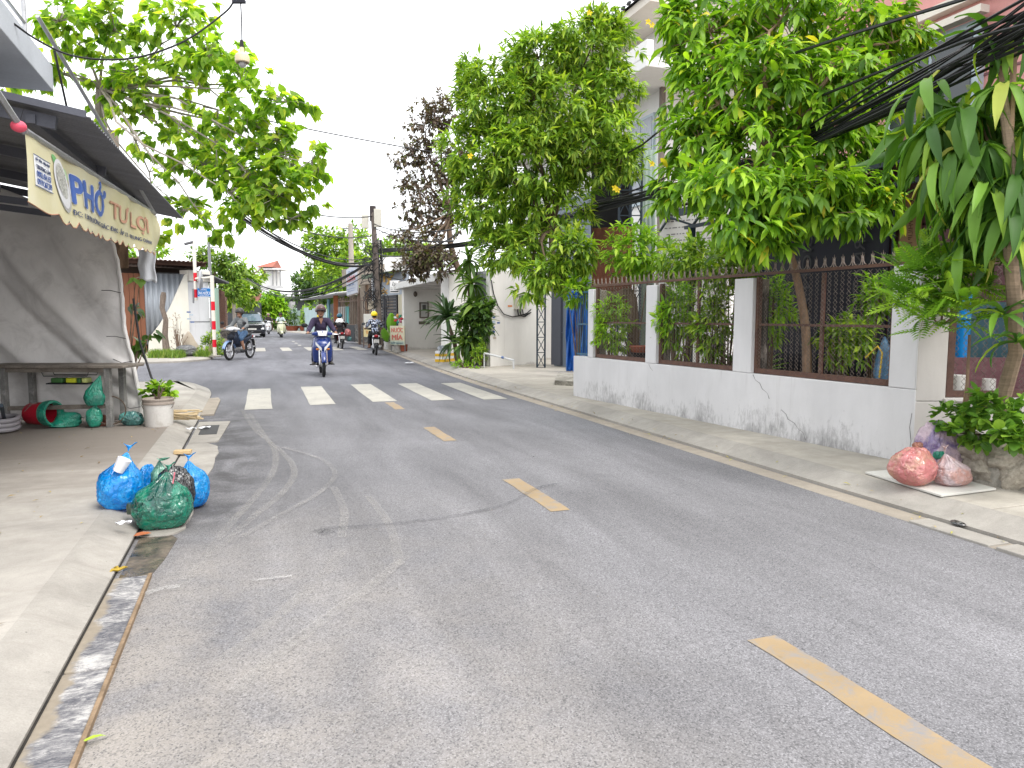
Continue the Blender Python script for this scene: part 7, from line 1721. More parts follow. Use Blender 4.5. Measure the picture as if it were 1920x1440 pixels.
# -- bucket seedlings
bush('bucket_plant', 'leafy green seedlings growing in the white bucket', V(-1.11,9.48,0.40), [lobe(280,735,9.0,14,14,14), lobe(312,732,9.0,16,14,16), lobe(298,722,9.0,18,10,12)], 'round', 0.085, 5, GR_LIME, 102, cat='plant', mname='shrub_lime')
BV = bush('broad_leaf_vine', 'few large drooping leaves growing past the tarpaulin edge', V(-1.75,11.2,0.1), [lobe(262,640,10.4,16,16,5), lobe(290,630,10.4,10,16,3), lobe(255,580,10.6,8,14,3), lobe(258,525,10.6,6,10,2)], 'heart', 0.19, 2, GR_DARK, 103, cat='plant', mname='vine', droop=0.9)
# -- plants at the far corner
bush('clipped_bush', 'dense green bush behind the striped barrier post', gnd(392,668,0.1), [lobe(388,648,25.6,16,22,90), lobe(402,635,25.8,18,18,60), lobe(412,652,25.8,14,18,50)], 'small', 0.11, 8, GR_ELDER, 104, mname='shrub_mid2')
bush('dry_shrub', 'dry brown twiggy shrub against the white corner wall', gnd(335,664,0.1), [lobe(332,610,25.6,14,22,26), lobe(336,640,25.6,18,20,34)], 'small', 0.08, 3, [(0,(0.12,0.085,0.06)),(1,(0.25,0.19,0.14))], 105, mname='dry', stems=30, trans=0.1)
def grass(name, label, pts, n, h, seed):
    rng = rg(seed); P = []
    for i in range(n):
        a, b = pts; f = rng.random(); P.append([a.x+(b.x-a.x)*f+rng.normal()*0.05, a.y+(b.y-a.y)*f+rng.normal()*0.22, 0.1])
    P = np.array(P); d = rng.normal(size=(n,3))*0.4; d[:,2] = 1
    o = leaf_mass(name, 'grass', P, frame_from(d, rng.normal(size=(n,3))), h*(0.5+0.6*rng.random(n)), leaf_mat('leaf_verge', [(0,(0.06,0.12,0.02)),(0.7,(0.14,0.23,0.03)),(1,(0.28,0.30,0.09))], 0.3), None); tag(o, label, 'grass')
grass('verge_grass', 'strip of short green grass below the white corner wall', (gnd(283,670,0.1), gnd(342,670,0.1)), 2600, 0.30, 106)
grass('verge_grass', 'small tuft of grass beside the striped barrier post', (gnd(370,668,0.1), gnd(392,668,0.1)), 900, 0.25, 107)
# -- potted plants along the far pavement
TERR = M('terracotta', (0.34,0.10,0.06), 0.8, 0.2)
for k,(px,col,w,h,st,lab) in enumerate(((548,TERR,0.75,0.42,GR_DARK,'wide terracotta pot with a low green plant at the far bend'),(570,TERR,0.5,0.42,GR_LIME,'terracotta pot with a yellow-green plant at the far bend'),(584,M('blue_pot', (0.10,0.13,0.22), 0.6),0.36,0.3,GR_DARK,'small blue-grey pot among the terracotta pots at the bend'),(598,TERR,0.55,0.34,GR_ELDER,'terracotta pot with a tall leafy plant nearest the awning house'))):
    g_ = gnd(px,620,0.1); t_ = thing('potted_plant', lab, 'potted plant', g_, group='potted plants at the far bend')
    mb = MB(); mb.lathe([(0,0.1),(w*0.6,0.1),(w*0.95,0.1+h),(w*1.0,0.12+h),(w*0.9,0.12+h),(0,0.06+h)], (g_.x,g_.y,0), 18); mb.build('pot', col, t_)
    P,D = sprigs_in([lobe(px,600,68,12,14,40), lobe(px+2,585,68,9,12,24 if k!=2 else 4)], rg(110+k), 0.2); pos,Rm,size = sprig_leaves(P,D,rg(120+k),7,0.32,0.4); leaf_mass('foliage','lance',pos,Rm,size,leaf_mat('leaf_pot_%d'%k, st),t_)
bush('tall_fence_plant', 'tall loose climbing plant in front of the pale sheet fence', gnd(592,621,0.1), [lobe(590,575,66,18,26,60), lobe(575,590,67,12,18,30), lobe(608,590,62,12,18,30)], 'small', 0.36, 7, GR_ELDER, 130, mname='street2')
# -- plant by the drinks sign
BP = thing('broad_leaf_plant', 'potted plant with one huge upright round leaf beside the sugar cane drink sign', 'plant', gnd(728,655,0.1))
mb = MB(); rng = rg(131); g_ = gnd(728,655,0.1); mb.lathe([(0,0.1),(0.14,0.1),(0.18,0.42),(0.15,0.42),(0,0.38)], (g_.x,g_.y,0), 16); mb.build('pot', BUCK, BP)
lm = leaf_mat('leaf_big', [(0,(0.09,0.22,0.02)),(1,(0.18,0.36,0.03))], 0.4, 0.4, True)
for px,py,L,rotv in ((734,605,0.75,0.0),(722,628,0.55,0.5)):
    p = cp(px,py,28.0); st_ = cp(728,640,28.0); mb = MB(); mb.tube([V(g_.x,g_.y,0.4), st_, p-V(0,0,L*0.3)],0.02,6); mb.build('stalk', M('stalk_green', (0.12,0.2,0.05), 0.6), BP)
    mb = MB(); mb.grid(lambda u,v: p+_rt*((u-0.5)*2*0.26*L*math.sin(math.pi*(0.08+0.88*v))**0.7+rotv*(v-0.5)*L*-0.5)+V(0,0,(v-0.5)*L)-V(_fw.x,_fw.y,0)*(0.1*L*(1-abs(u-0.5)*2)), 8, 12); mb.build('leaf', lm, BP, solid=0.004)
rosette(BP, V(g_.x,g_.y,0.45)+_rt*-0.05, 26, 0.7, rg(132), 'leaf_spider', [(0,(0.08,0.15,0.04)),(1,(0.25,0.33,0.13))], 'blade', 0.0, 1.3)

# ================================================================== MOTORBIKES, RIDERS, CAR
RUB = M('tyre_rubber', (0.022,0.022,0.023), 0.8, 0.2); CHR = M('chrome', (0.6,0.6,0.62), 0.2, 0.1, metal=0.9); ALU = M('grey_alloy', (0.36,0.36,0.37), 0.4, 0.2, metal=0.6)
BLKP = M('black_plastic', (0.015,0.015,0.018)); SEATM = M('black_seat', (0.02,0.02,0.022), 0.6, 0.15)
LENS = M('clear_lens', (0.75,0.76,0.78), 0.12, 0.05, spec=0.7, bmp=0); AMB = M('amber_lens', (0.55,0.18,0.03), 0.2, bmp=0); TAIL = M('red_lens', (0.32,0.008,0.015), 0.2, 0.1, bmp=0); PLATE = M('plate_white', (0.7,0.68,0.64)); MIRG = M('mirror_glass', (0.05,0.055,0.06), 0.08, bmp=0)
def ring2(cx, cz, hx, hz, y, n=14, p=2.6):             # super-ellipse in x-z at y
    out = []
    for k in range(n):
        a = 2*math.pi*k/n; c, s = math.cos(a), math.sin(a); out.append(V(cx+hx*math.copysign(abs(c)**(2/p),c), y, cz+hz*math.copysign(abs(s)**(2/p),s)))
    return out
def ring_x(x, cz, hy, hz, n=14, p=2.6):                # super-ellipse in y-z at x
    out = []
    for k in range(n):
        a = 2*math.pi*k/n; c, s = math.cos(a), math.sin(a); out.append(V(x, hy*math.copysign(abs(c)**(2/p),c), cz+hz*math.copysign(abs(s)**(2/p),s)))
    return out
def ring_z(z, cx, hx, hy, n=16, p=2.4):
    out = []
    for k in range(n):
        a = 2*math.pi*k/n; c, s = math.cos(a), math.sin(a); out.append(V(cx+hx*math.copysign(abs(c)**(2/p),c), hy*math.copysign(abs(s)**(2/p),s), z))
    return out
def torus(mb, c, Rr, r, n=36, m=10, sy=1.0):
    vs = []; fs = []
    for i in range(n):
        a = 2*math.pi*i/n
        for j in range(m):
            b = 2*math.pi*j/m; q = Rr+r*math.cos(b); vs.append((c[0]+q*math.cos(a), c[1]+r*sy*math.sin(b), c[2]+q*math.sin(a)))
    for i in range(n):
        for j in range(m): fs.append((i*m+j, ((i+1)%n)*m+j, ((i+1)%n)*m+(j+1)%m, i*m+(j+1)%m))
    mb.raw(vs, fs)
def moto(label, loc, head, paint, accent=None, style='underbone', basket=False, group='motorbikes on the road', scale=1.0, light_rim=False):
    """head: direction of travel (radians, 0 = +X)"""
    t = thing('motorbike', label, 'motorbike', loc, head, group); t.scale = (scale,)*3
    acc = accent or paint
    sc = style == 'scooter'; WR = 0.225 if sc else (0.30 if basket else 0.28); tw = 0.05 if sc else 0.042; wb = 0.64
    def B(mb, name, mat, par=t, **k): return mb.build(name, mat, par, world=False, **k)
    for x in (wb, -wb):
        mb = MB(); torus(mb, (x,0,WR), WR-tw, tw, sy=0.95); w = B(mb, 'wheel', RUB)
        mb = MB(); torus(mb, (x,0,WR), WR-tw*2+0.004, 0.014, 30, 6, 1.6); B(mb, 'rim', CHR if light_rim else ALU, w)
        mb = MB()
        for k in range(14 if light_rim else 7):
            a = 2*math.pi*k/(14 if light_rim else 7); mb.tube([(x,0,WR),(x+(WR-tw*2)*math.cos(a),0.01*(-1)**k,WR+(WR-tw*2)*math.sin(a))], 0.004 if light_rim else 0.011, 4, False)
        B(mb, 'spokes', CHR if light_rim else ALU, w)
        mb = MB(); mb.lathe([(0,-0.06),(0.05,-0.06),(0.06,0),(0.05,0.06),(0,0.06)], (x,0,WR), 14, 'y'); B(mb, 'hub', ALU, w)
    for s in (-1,1):
        mb = MB(); mb.tube([(wb,s*0.075,WR),(wb-0.03,s*0.075,WR+0.12),(wb-0.14,s*0.075,0.72)],[0.022,0.026,0.018],8); B(mb, 'fork', CHR if not sc else paint)
        mb = MB(); mb.tube([(-wb,s*0.10,WR),(-wb+0.13,s*0.11,0.62)],0.028,8); B(mb, 'shock', CHR)
        mb = MB(); mb.tube([(-wb,s*0.075,WR),(-0.1,s*0.07,0.32)],0.018,6); B(mb, 'swingarm', BLKP)
    mb = MB(); fr = WR+0.045
    mb.grid(lambda u,v: V(wb+fr*math.cos(R(15+150*v))*1.0, (u-0.5)*2*0.062*(1-0.35*abs(v-0.5)), WR+fr*math.sin(R(15+150*v))-0.035*abs(u-0.5)**2*4), 6, 16); B(mb, 'front_fender', paint, solid=0.008)
    sw = 0.235 if sc else (0.13 if basket else 0.19)
    bodyc = M('dark_navy_panel', (0.02,0.028,0.05), 0.4, 0.1) if basket else paint
    mb = MB(); mb.grid(lambda u,v: V(0.44-0.10*v-0.13*(2*u-1)**2-0.05*math.sin(v*math.pi)*(-1), (2*u-1)*(sw*(0.72+0.5*math.sin(math.pi*(0.15+0.62*v)))), 0.92-(0.42 if basket else 0.60)*v), 12, 14); B(mb, 'leg_shield', bodyc, solid=0.02)
    mb = MB()
    if sc: mb.loft([ring_z(z,x,hx,hy) for z,x,hx,hy in ((0.42,0.47,0.05,0.07),(0.6,0.45,0.09,0.15),(0.8,0.42,0.09,0.17),(0.92,0.40,0.07,0.12),(0.97,0.38,0.04,0.07))])
    else: mb.loft([ring_z(z,x,hx,hy) for z,x,hx,hy in ((0.50,0.44,0.03,0.05),(0.60,0.46,0.07,0.12),(0.70,0.47,0.095,0.175),(0.79,0.455,0.09,0.16),(0.86,0.43,0.05,0.09),(0.89,0.41,0.02,0.05))])
    B(mb, 'front_cowl', bodyc, sub=1)
    mb = MB(); mb.loft([ring2(0.36,1.0,0.035,0.035,-0.25)]+[ring2(0.37+0.05*(1-abs(y)/0.25),0.99+0.035*(1-abs(y)/0.25),0.045+0.04*(1-abs(y)/0.25),0.035+0.035*(1-abs(y)/0.25),y) for y in (-0.18,-0.1,0,0.1,0.18)]+[ring2(0.36,1.0,0.035,0.035,0.25)]); B(mb, 'handlebar_cover', acc, sub=1)
    if sc or not basket:
        if sc: mb = MB(); mb.ball((0.50,0,1.0),(0.04,0.075,0.06)); B(mb, 'headlight', LENS)
        else:
            for s in (-1,1):
                mb = MB(); mb.loft([[V(0.595-0.022*abs(i),s*(0.03+0.135*f)+0*i,0.635+0.15*f+dz) for dz in (-0.045+0.02*f,0.038-0.012*f)]+[V(0.50,s*(0.035+0.125*f),0.66+0.13*f+dz) for dz in (0.03,-0.03)] for i,f in enumerate((0,0.35,0.7,1))]); B(mb, 'headlight', LENS)
                mb = MB(); mb.ball((0.53,s*0.115,0.645),(0.035,0.045,0.025)); B(mb, 'indicator', AMB)
            mb = MB(); mb.loft([[V(0.46,-0.10,0.955),V(0.46,0.10,0.955),V(0.42,0.13,1.075),V(0.42,-0.13,1.075)],[V(0.515,-0.075,0.96),V(0.515,0.075,0.96),V(0.475,0.115,1.07),V(0.475,-0.115,1.07)]]); B(mb, 'headlamp_panel', LENS)
    else:
        mb = MB(); mb.ball((0.50,0,1.0),(0.05,0.10,0.06)); B(mb, 'headlight', LENS)
    for s in (-1,1):
        mb = MB(); mb.tube([(0.36,s*0.22,1.0),(0.32,s*0.37,1.0)],0.019,8); B(mb, 'grip', BLKP)
        mb = MB(); mb.tube([(0.39,s*0.2,1.0),(0.41,s*0.28,0.99),(0.38,s*0.37,0.985)],0.007,5); B(mb, 'lever', CHR)
        mb = MB(); mb.tube([(0.36,s*0.24,1.02),(0.33,s*0.32,1.12),(0.33,s*0.37,1.17)],0.007,5); q = B(mb, 'mirror', BLKP)
        mb = MB(); mb.ball((0.335,s*0.39,1.20),(0.018,0.075,0.05),14,8); B(mb, 'mirror_head', BLKP, q); mb = MB(); mb.ball((0.325,s*0.39,1.20),(0.013,0.065,0.042),14,8); B(mb, 'mirror_glass', MIRG, q)
    mb = MB(); mb.loft([ring_x(x,z,hy,hz) for x,z,hy,hz in ((0.12,0.70,0.05,0.03),(0.05,0.735,0.09,0.05),(-0.15,0.765,0.125,0.055),(-0.4,0.79,0.135,0.055),(-0.62,0.83,0.11,0.045),(-0.70,0.84,0.06,0.03))]); B(mb, 'seat', SEATM, sub=1)
    mb = MB(); mb.loft([ring_x(x,z,hy,hz) for x,z,hy,hz in ((0.30,0.44,0.06,0.07),(0.12,0.52,0.085,0.12),(-0.1,0.60,0.12,0.13),(-0.4,0.67,0.14,0.10),(-0.62,0.735,0.11,0.075),(-0.80,0.79,0.05,0.04))]); B(mb, 'body_panel', bodyc, sub=1)
    if sc: mb = MB(); mb.loft([ring_x(x,z,hy,hz) for x,z,hy,hz in ((0.30,0.27,0.16,0.03),(0.0,0.26,0.17,0.04),(-0.1,0.40,0.17,0.13),(-0.4,0.48,0.19,0.18),(-0.7,0.52,0.15,0.14),(-0.8,0.55,0.06,0.07))]); B(mb, 'floor_and_tail', paint, sub=1)
    mb = MB(); mb.tube([(-0.45,0.12,0.86),(-0.72,0.11,0.90),(-0.78,0,0.91),(-0.72,-0.11,0.90),(-0.45,-0.12,0.86)],0.012,6); B(mb, 'grab_rail', BLKP)
    mb = MB(); mb.ball((-0.79,0,0.74),(0.045,0.085,0.055)); B(mb, 'tail_light', TAIL)
    for s in (-1,1): mb = MB(); mb.ball((-0.76,s*0.10,0.73),(0.03,0.035,0.03)); B(mb, 'rear_indicator', LENS)
    mb = MB(); mb.grid(lambda u,v: V(-0.80-0.10*v,(u-0.5)*0.15,0.66-0.36*v), 2, 6); B(mb, 'rear_fender', BLKP, solid=0.012)
    mb = MB(); mb.loft([[V(-0.85,-0.095,0.47),V(-0.85,0.095,0.47),V(-0.83,0.095,0.61),V(-0.83,-0.095,0.61)],[V(-0.857,-0.095,0.47),V(-0.857,0.095,0.47),V(-0.837,0.095,0.61),V(-0.837,-0.095,0.61)]]); pl = B(mb, 'number_plate', PLATE, smooth=False)
    mb = MB()
    for r_ in range(2):
        for k in range(4): y = -0.07+k*0.038; z = 0.495+r_*0.055; mb.raw([V(-0.862+(z-0.47)*0.143,y,z),V(-0.862+(z-0.47)*0.143,y+0.025,z),V(-0.862+(z+0.035-0.47)*0.143,y+0.025,z+0.035),V(-0.862+(z+0.035-0.47)*0.143,y,z+0.035)],[(0,1,2,3)])
    tag(B(mb, 'plate_marks', M('plate_ink', (0.3,0.3,0.3), 0.6), pl, smooth=False), kind='stuff')
    mb = MB(); mb.ball((-0.86,0,0.40),(0.02,0.06,0.035)); B(mb, 'reflector', LENS)
    mb = MB(); mb.loft([ring_x(x,z,hy,hz) for x,z,hy,hz in ((0.28,0.36,0.05,0.05),(0.15,0.33,0.09,0.09),(-0.05,0.30,0.11,0.10),(-0.2,0.30,0.10,0.08))]); B(mb, 'engine', ALU)
    mb = MB(); mb.lathe([(0,-0.13),(0.075,-0.13),(0.085,-0.1),(0.085,0.1),(0.07,0.13),(0,0.13)], (-0.08,0,0.29), 18, 'y'); B(mb, 'crankcase', ALU)
    mb = MB(); mb.tube([(0.18,-0.06,0.24),(0.0,-0.12,0.20),(-0.28,-0.14,0.26),(-0.75,-0.15,0.36)],[0.02,0.022,0.045,0.05],10); B(mb, 'exhaust', CHR if not sc else BLKP)
    mb = MB(); mb.tube([(0.06,-0.29,0.26),(0.06,0.29,0.26)],0.014,6); B(mb, 'footrest', BLKP)
    mb = MB(); mb.tube([(0.40,0,0.9),(0.20,0,0.50),(0.0,0,0.42),(-0.3,0,0.6)],0.035,8); B(mb, 'frame_tube', BLKP)
    if basket:
        mb = MB()
        for z in np.linspace(0.72,0.96,7):
            k = 0.75+0.25*(z-0.72)/0.24; mb.tube([(0.50,-0.17*k,z),(0.82*k+0.1,-0.17*k,z),(0.82*k+0.1,0.17*k,z),(0.50,0.17*k,z),(0.50,-0.17*k,z)],0.007,4,False)
        for y in np.linspace(-0.14,0.14,8): mb.tube([(0.50,y,0.96),(0.50,y*0.8,0.72),(0.72,y*0.8,0.72),(0.92,y,0.96)],0.006,4,False)
        for x in np.linspace(0.55,0.82,6):
            for s in (-1,1): mb.tube([(x,s*0.13,0.72),(x+0.04,s*0.17,0.96)],0.006,4,False)
        mb.box(0.51,0.74,-0.13,0.13,0.722,0.73); B(mb, 'basket', BLKP)
    return t
def capsule(mb, a, b, ra, rb, n=12):
    a, b = Vector(a), Vector(b); t = (b-a); L = t.length
    t = t.normalized() if L > 1e-6 else V(0,0,1)
    u = t.orthogonal().normalized(); w = t.cross(u); rings = []
    prof = [(a - t*ra*math.cos(x), ra*math.sin(x)) for x in (0.05,0.5,1.05)] + [(a,ra)] + [(b,rb)] + [(b + t*rb*math.cos(x), rb*math.sin(x)) for x in (1.05,0.5,0.05)]
    for c, r in prof: rings.append([c+(u*math.cos(2*math.pi*k/n)+w*math.sin(2*math.pi*k/n))*r for k in range(n)])
    mb.loft(rings, True, True)
def skin(mb, name, mat, parent, voxel, smooth=6, fold=0.0, seed=0):
    """one continuous surface over all collected volumes"""
    me = mb.mesh('tmp', mat); o = bpy.data.objects.new('tmp', me); COL.objects.link(o)
    md = o.modifiers.new('r', 'REMESH'); md.mode = 'VOXEL'; md.voxel_size = voxel; md.use_smooth_shade = True
    if smooth: sm = o.modifiers.new('s', 'SMOOTH'); sm.factor = 0.5; sm.iterations = smooth
    dg = bpy.context.evaluated_depsgraph_get(); m2 = bpy.data.meshes.new_from_object(o.evaluated_get(dg)); bpy.data.objects.remove(o); bpy.data.meshes.remove(me)
    m2.name = name
    if fold:
        n = len(m2.vertices); co = np.empty(n*3, np.float32); m2.vertices.foreach_get('co', co); co = co.reshape(-1,3); no = np.empty(n*3, np.float32); m2.vertices.foreach_get('normal', no); no = no.reshape(-1,3)
        w = np.sin(co[:,2]*48+co[:,0]*26+seed+2.5*np.sin(co[:,1]*17))*0.6 + np.sin(co[:,1]*55+co[:,2]*31+seed*2)*0.4
        m2.vertices.foreach_set('co', (co+no*(w*fold)[:,None]).ravel()); m2.update()
    if not m2.materials: m2.materials.append(mat)
    m2.polygons.foreach_set('use_smooth', [True]*len(m2.polygons))
    return link(name, m2, parent, False)
SKIN_ = M('skin_brown', (0.36,0.19,0.125), 0.55, 0.12, 20, bmp=0.05)
def rider(label, loc, head, shirt, legs, helmet, sleeves='long', shorts=False, shoe=None, fine=True, look=0.0, scale=1.0, collar=None, hair=None, scooter=False, peak=True, scarf=None):
    t = thing('person', label, 'person', loc, head); t.scale = (scale,)*3
    vx = 0.010 if fine else 0.016
    hip, chest, neck, hd = V(-0.24,0,0.89), V(-0.17,0,1.20), V(-0.12,0,1.37), V(-0.07,0,1.52)
    J = {}
    for s in (-1,1):
        J[s] = dict(sh=V(-0.13,s*0.165,1.31), el=V(-0.01,s*0.285,1.10), wr=V(0.25,s*0.315,1.035), hp=V(-0.20,s*0.085,0.86), kn=V(0.20,s*0.165,0.70 if not scooter else 0.66), an=V(0.07 if not scooter else 0.16,s*0.19,0.355 if not scooter else 0.38), he=V(0.02 if not scooter else 0.12,s*0.19,0.305 if not scooter else 0.33), to=V(0.24 if not scooter else 0.34,s*0.215,0.295 if not scooter else 0.32))
    Rl = Matrix.Rotation(look,3,'Z')
    def H(x,y,z): return hd + Rl @ V(x,y,z)
    mb = MB()
    capsule(mb,hip,V(-0.22,0,1.03),0.135,0.115); capsule(mb,V(-0.22,0,1.03),chest,0.115,0.135); capsule(mb,J[-1]['sh'],J[1]['sh'],0.062,0.062); capsule(mb,chest,neck,0.11,0.06); capsule(mb,neck,hd+V(-0.01,0,-0.06),0.052,0.050)
    mb.ball(H(0,0,0.015),(0.098,0.078,0.118),16,12); capsule(mb,H(0.03,-0.02,-0.075),H(0.03,0.02,-0.075),0.048,0.048); capsule(mb,H(0.088,0,0.02),H(0.107,0,-0.022),0.010,0.016,8)
    capsule(mb,H(0.078,-0.03,0.035),H(0.078,0.03,0.035),0.018,0.018,8); capsule(mb,H(0.07,0,-0.10),H(0.06,0,-0.105),0.022,0.022,8)
    for s in (-1,1): mb.ball(H(-0.005,s*0.08,-0.005),(0.02,0.012,0.032),8,6)
    for s in (-1,1):
        j = J[s]; capsule(mb,j['sh'],j['el'],0.052,0.041); capsule(mb,j['el'],j['wr'],0.042,0.029)
        pm = j['wr']+V(0.055,s*0.005,-0.012); capsule(mb,j['wr'],pm,0.027,0.034)
        for k in range(4):                                         # fingers closed round the grip
            y = s*(0.285+0.021*k); L_ = (0.9,1.0,0.97,0.8)[k]; b0 = V(0.315,y,1.025); b1 = b0+V(0.028*L_,0,-0.012); b2 = b1+V(-0.004,0,-0.030*L_); b3 = b2+V(-0.030*L_,0,-0.006)
            if fine: capsule(mb,b0,b1,0.0105,0.0098,7); capsule(mb,b1,b2,0.0098,0.0092,7); capsule(mb,b2,b3,0.0092,0.008,7)
            else: capsule(mb,b0,b2,0.013,0.012,6)
        capsule(mb,pm+V(-0.01,-s*0.028,0),pm+V(0.02,-s*0.045,-0.02),0.013,0.012,7); capsule(mb,pm+V(0.02,-s*0.045,-0.02),pm+V(0.03,-s*0.03,-0.045),0.012,0.009,7)
        capsule(mb,j['hp'],j['kn'],0.088,0.060); capsule(mb,j['kn'],j['kn'].lerp(j['an'],0.35),0.058,0.058); capsule(mb,j['kn'].lerp(j['an'],0.35),j['an'],0.058,0.038); capsule(mb,j['he'],j['to'],0.040,0.030)
    skin(mb, 'body', SKIN_, t, vx, 4)
    # shirt
    mb = MB(); g = 0.016
    capsule(mb,hip+V(0,0,0.02),V(-0.22,0,1.03),0.148,0.132); capsule(mb,V(-0.22,0,1.03),chest,0.134,0.15); capsule(mb,J[-1]['sh'],J[1]['sh'],0.078,0.078); capsule(mb,chest,neck-V(0,0,0.035),0.125,0.068)
    for s in (-1,1):
        j = J[s]; capsule(mb,j['sh'],j['el'],0.075,0.060)
        if sleeves == 'long': capsule(mb,j['el'],j['el'].lerp(j['wr'],0.9),0.060,0.042)
    sh_ = skin(mb, 'shirt', shirt, t, 0.013 if fine else 0.018, 5, 0.0045, seed=len(label))
    mb = MB()
    capsule(mb,hip-V(0,0,0.0),V(-0.23,0,0.95),0.146,0.135)
    for s in (-1,1):
        j = J[s]; capsule(mb,j['hp'],j['kn'],0.105,0.083)
        if not shorts: capsule(mb,j['kn'],j['an'],0.080,0.062)
        else: capsule(mb,j['kn'],j['kn'].lerp(j['an'],0.10),0.082,0.078)
    skin(mb, 'shorts' if shorts else 'trousers', legs, t, 0.013 if fine else 0.018, 5, 0.004, seed=3)
    for s in (-1,1):
        j = J[s]; mb = MB(); capsule(mb,j['he']-V(0.02,0,0.005),j['to']+V(0.03,0,-0.004),0.050,0.040); capsule(mb,j['he'],j['he']+V(0.02,0,0.07),0.05,0.05); o = skin(mb, 'shoe', shoe or BLKP, t, 0.012, 3)
    # helmet: open shell with a peak
    if helmet is not None:
        mb = MB(); n = 26; rings = []
        for i in range(11):
            th = math.pi*0.60*i/10; rr_ = math.sin(th); zz = math.cos(th); rings.append([H(-0.008+0.150*rr_*math.cos(2*math.pi*k/n)*1.0, 0.124*rr_*math.sin(2*math.pi*k/n), 0.035+0.138*zz + (0.035*max(0,math.cos(2*math.pi*k/n)) if zz<0.15 else 0)) for k in range(n)])
        mb.loft(rings, True, False); hm = mb.build('helmet', helmet, t, world=False, solid=0.014)
        if peak:
            mb = MB(); mb.grid(lambda u,v: H((0.125+0.075*v)*math.cos((u-0.5)*1.9)-0.0, 0.118*math.sin((u-0.5)*1.9)*(1+0.05*v), 0.068-0.025*v-0.02*abs(u-0.5)), 12, 4); mb.build('peak', helmet if not fine else BLKP, hm, world=False, solid=0.006)
        mb = MB()
        for s in (-1,1): mb.tube([H(0.02,s*0.092,0.0),H(0.03,s*0.075,-0.07),H(0.035,s*0.02,-0.128),H(0.035,0,-0.13)],0.006,5)
        mb.build('chin_strap', BLKP, t, world=False)
    mb = MB(); mb.ball(H(-0.03,0,0.0),(0.082,0.086,0.10),14,10); mb.build('hair', M('black_hair', (0.012,0.01,0.009), 0.5), t, world=False)
    for s in (-1,1):
        mb = MB(); mb.ball(H(0.0885,s*0.03,0.012),(0.012,0.016,0.008),10,6); mb.build('eye', M('dark_eye', (0.02,0.015,0.012), 0.2), t, world=False)
    mb = MB(); mb.ball(H(0.093,0,-0.058),(0.010,0.026,0.006),10,6); mb.build('mouth', M('lip', (0.26,0.11,0.09), 0.5), t, world=False)
    if collar is not None:
        mb = MB(); mb.loft([[neck+V(0.075-0.0*k,-0.052*(1-k),-0.01-0.14*k),neck+V(0.075,0.052*(1-k),-0.01-0.14*k)] + [neck+V(0.06,0.052*(1-k),-0.01-0.14*k),neck+V(0.06,-0.052*(1-k),-0.01-0.14*k)] for k in (0,0.5,0.97)]); o = mb.build('open_neck', collar, t, world=False)
        o.location = (0.035,0,0)
    if scarf is not None:
        mb = MB(); mb.grid(lambda u,v: V(-0.13,0,1.37)+V((0.08+0.12*v)*math.cos(u*2*math.pi),(0.09+0.15*v)*math.sin(u*2*math.pi),-0.02-0.10*v*v+0.018*v*math.sin(u*44)+0.10*(1-v)), 44, 6); mb.build('scarf', scarf, t, world=False, solid=0.006)
    return t
def pair(px, py, headdeg):
    g = gnd(px, py); return V(g.x, g.y, 0), R(headdeg)
def M2(name, col): return M(name, col, 0.85, 0.2, 14, bmp=0.25, bscale=220)
PAINTB = M('blue_bike_paint', (0.008,0.032,0.19), 0.25, 0.05, coat=0.6, bmp=0, spec=0.5)
# blue motorbike riding towards the camera
l, h = pair(607,705,-92)
moto('blue motorbike with white front panel riding towards the camera in mid road', l+V(0.0,0.36,0), h, PAINTB)
rider('person in purple jacket and brown helmet riding the blue motorbike towards the camera', l+V(0.0,0.36,0), h, M2('purple_jacket', (0.048,0.036,0.075)), M2('navy_trousers', (0.014,0.018,0.045)), M('brown_helmet', (0.10,0.055,0.055), 0.35, 0.1, coat=0.3), shoe=M('grey_boot', (0.10,0.09,0.08), 0.8), collar=SKIN_)
HB_ = MB(); q = l+V(0.0,0.36,0); HB_.ball(q+V(-0.17,0.02,0.46),(0.05,0.06,0.12)); one('red_pouch', HB_, M('red_cloth', (0.70,0.02,0.02), 0.6), 'small bright red pouch hanging by the knee on the blue motorbike', 'pouch')
# light blue motorbike with basket, turning left
l, h = pair(450,674,-119)
moto('light blue motorbike with black front basket turning off to the left', l+V(0.0,0.1,0), h, M('pale_blue_paint', (0.20,0.30,0.52), 0.3, 0.06, coat=0.4, bmp=0), M('silver_cover', (0.55,0.56,0.58), 0.35), basket=True, light_rim=True)
rider('person in grey shirt, denim shorts and dark helmet riding the basket motorbike', l+V(0.0,0.1,0), h, M2('grey_shirt', (0.17,0.18,0.185)), M2('denim_shorts', (0.075,0.14,0.25)), M('dark_grey_helmet', (0.05,0.048,0.045), 0.4, 0.1), shorts=True, shoe=BLKP, look=-0.25)
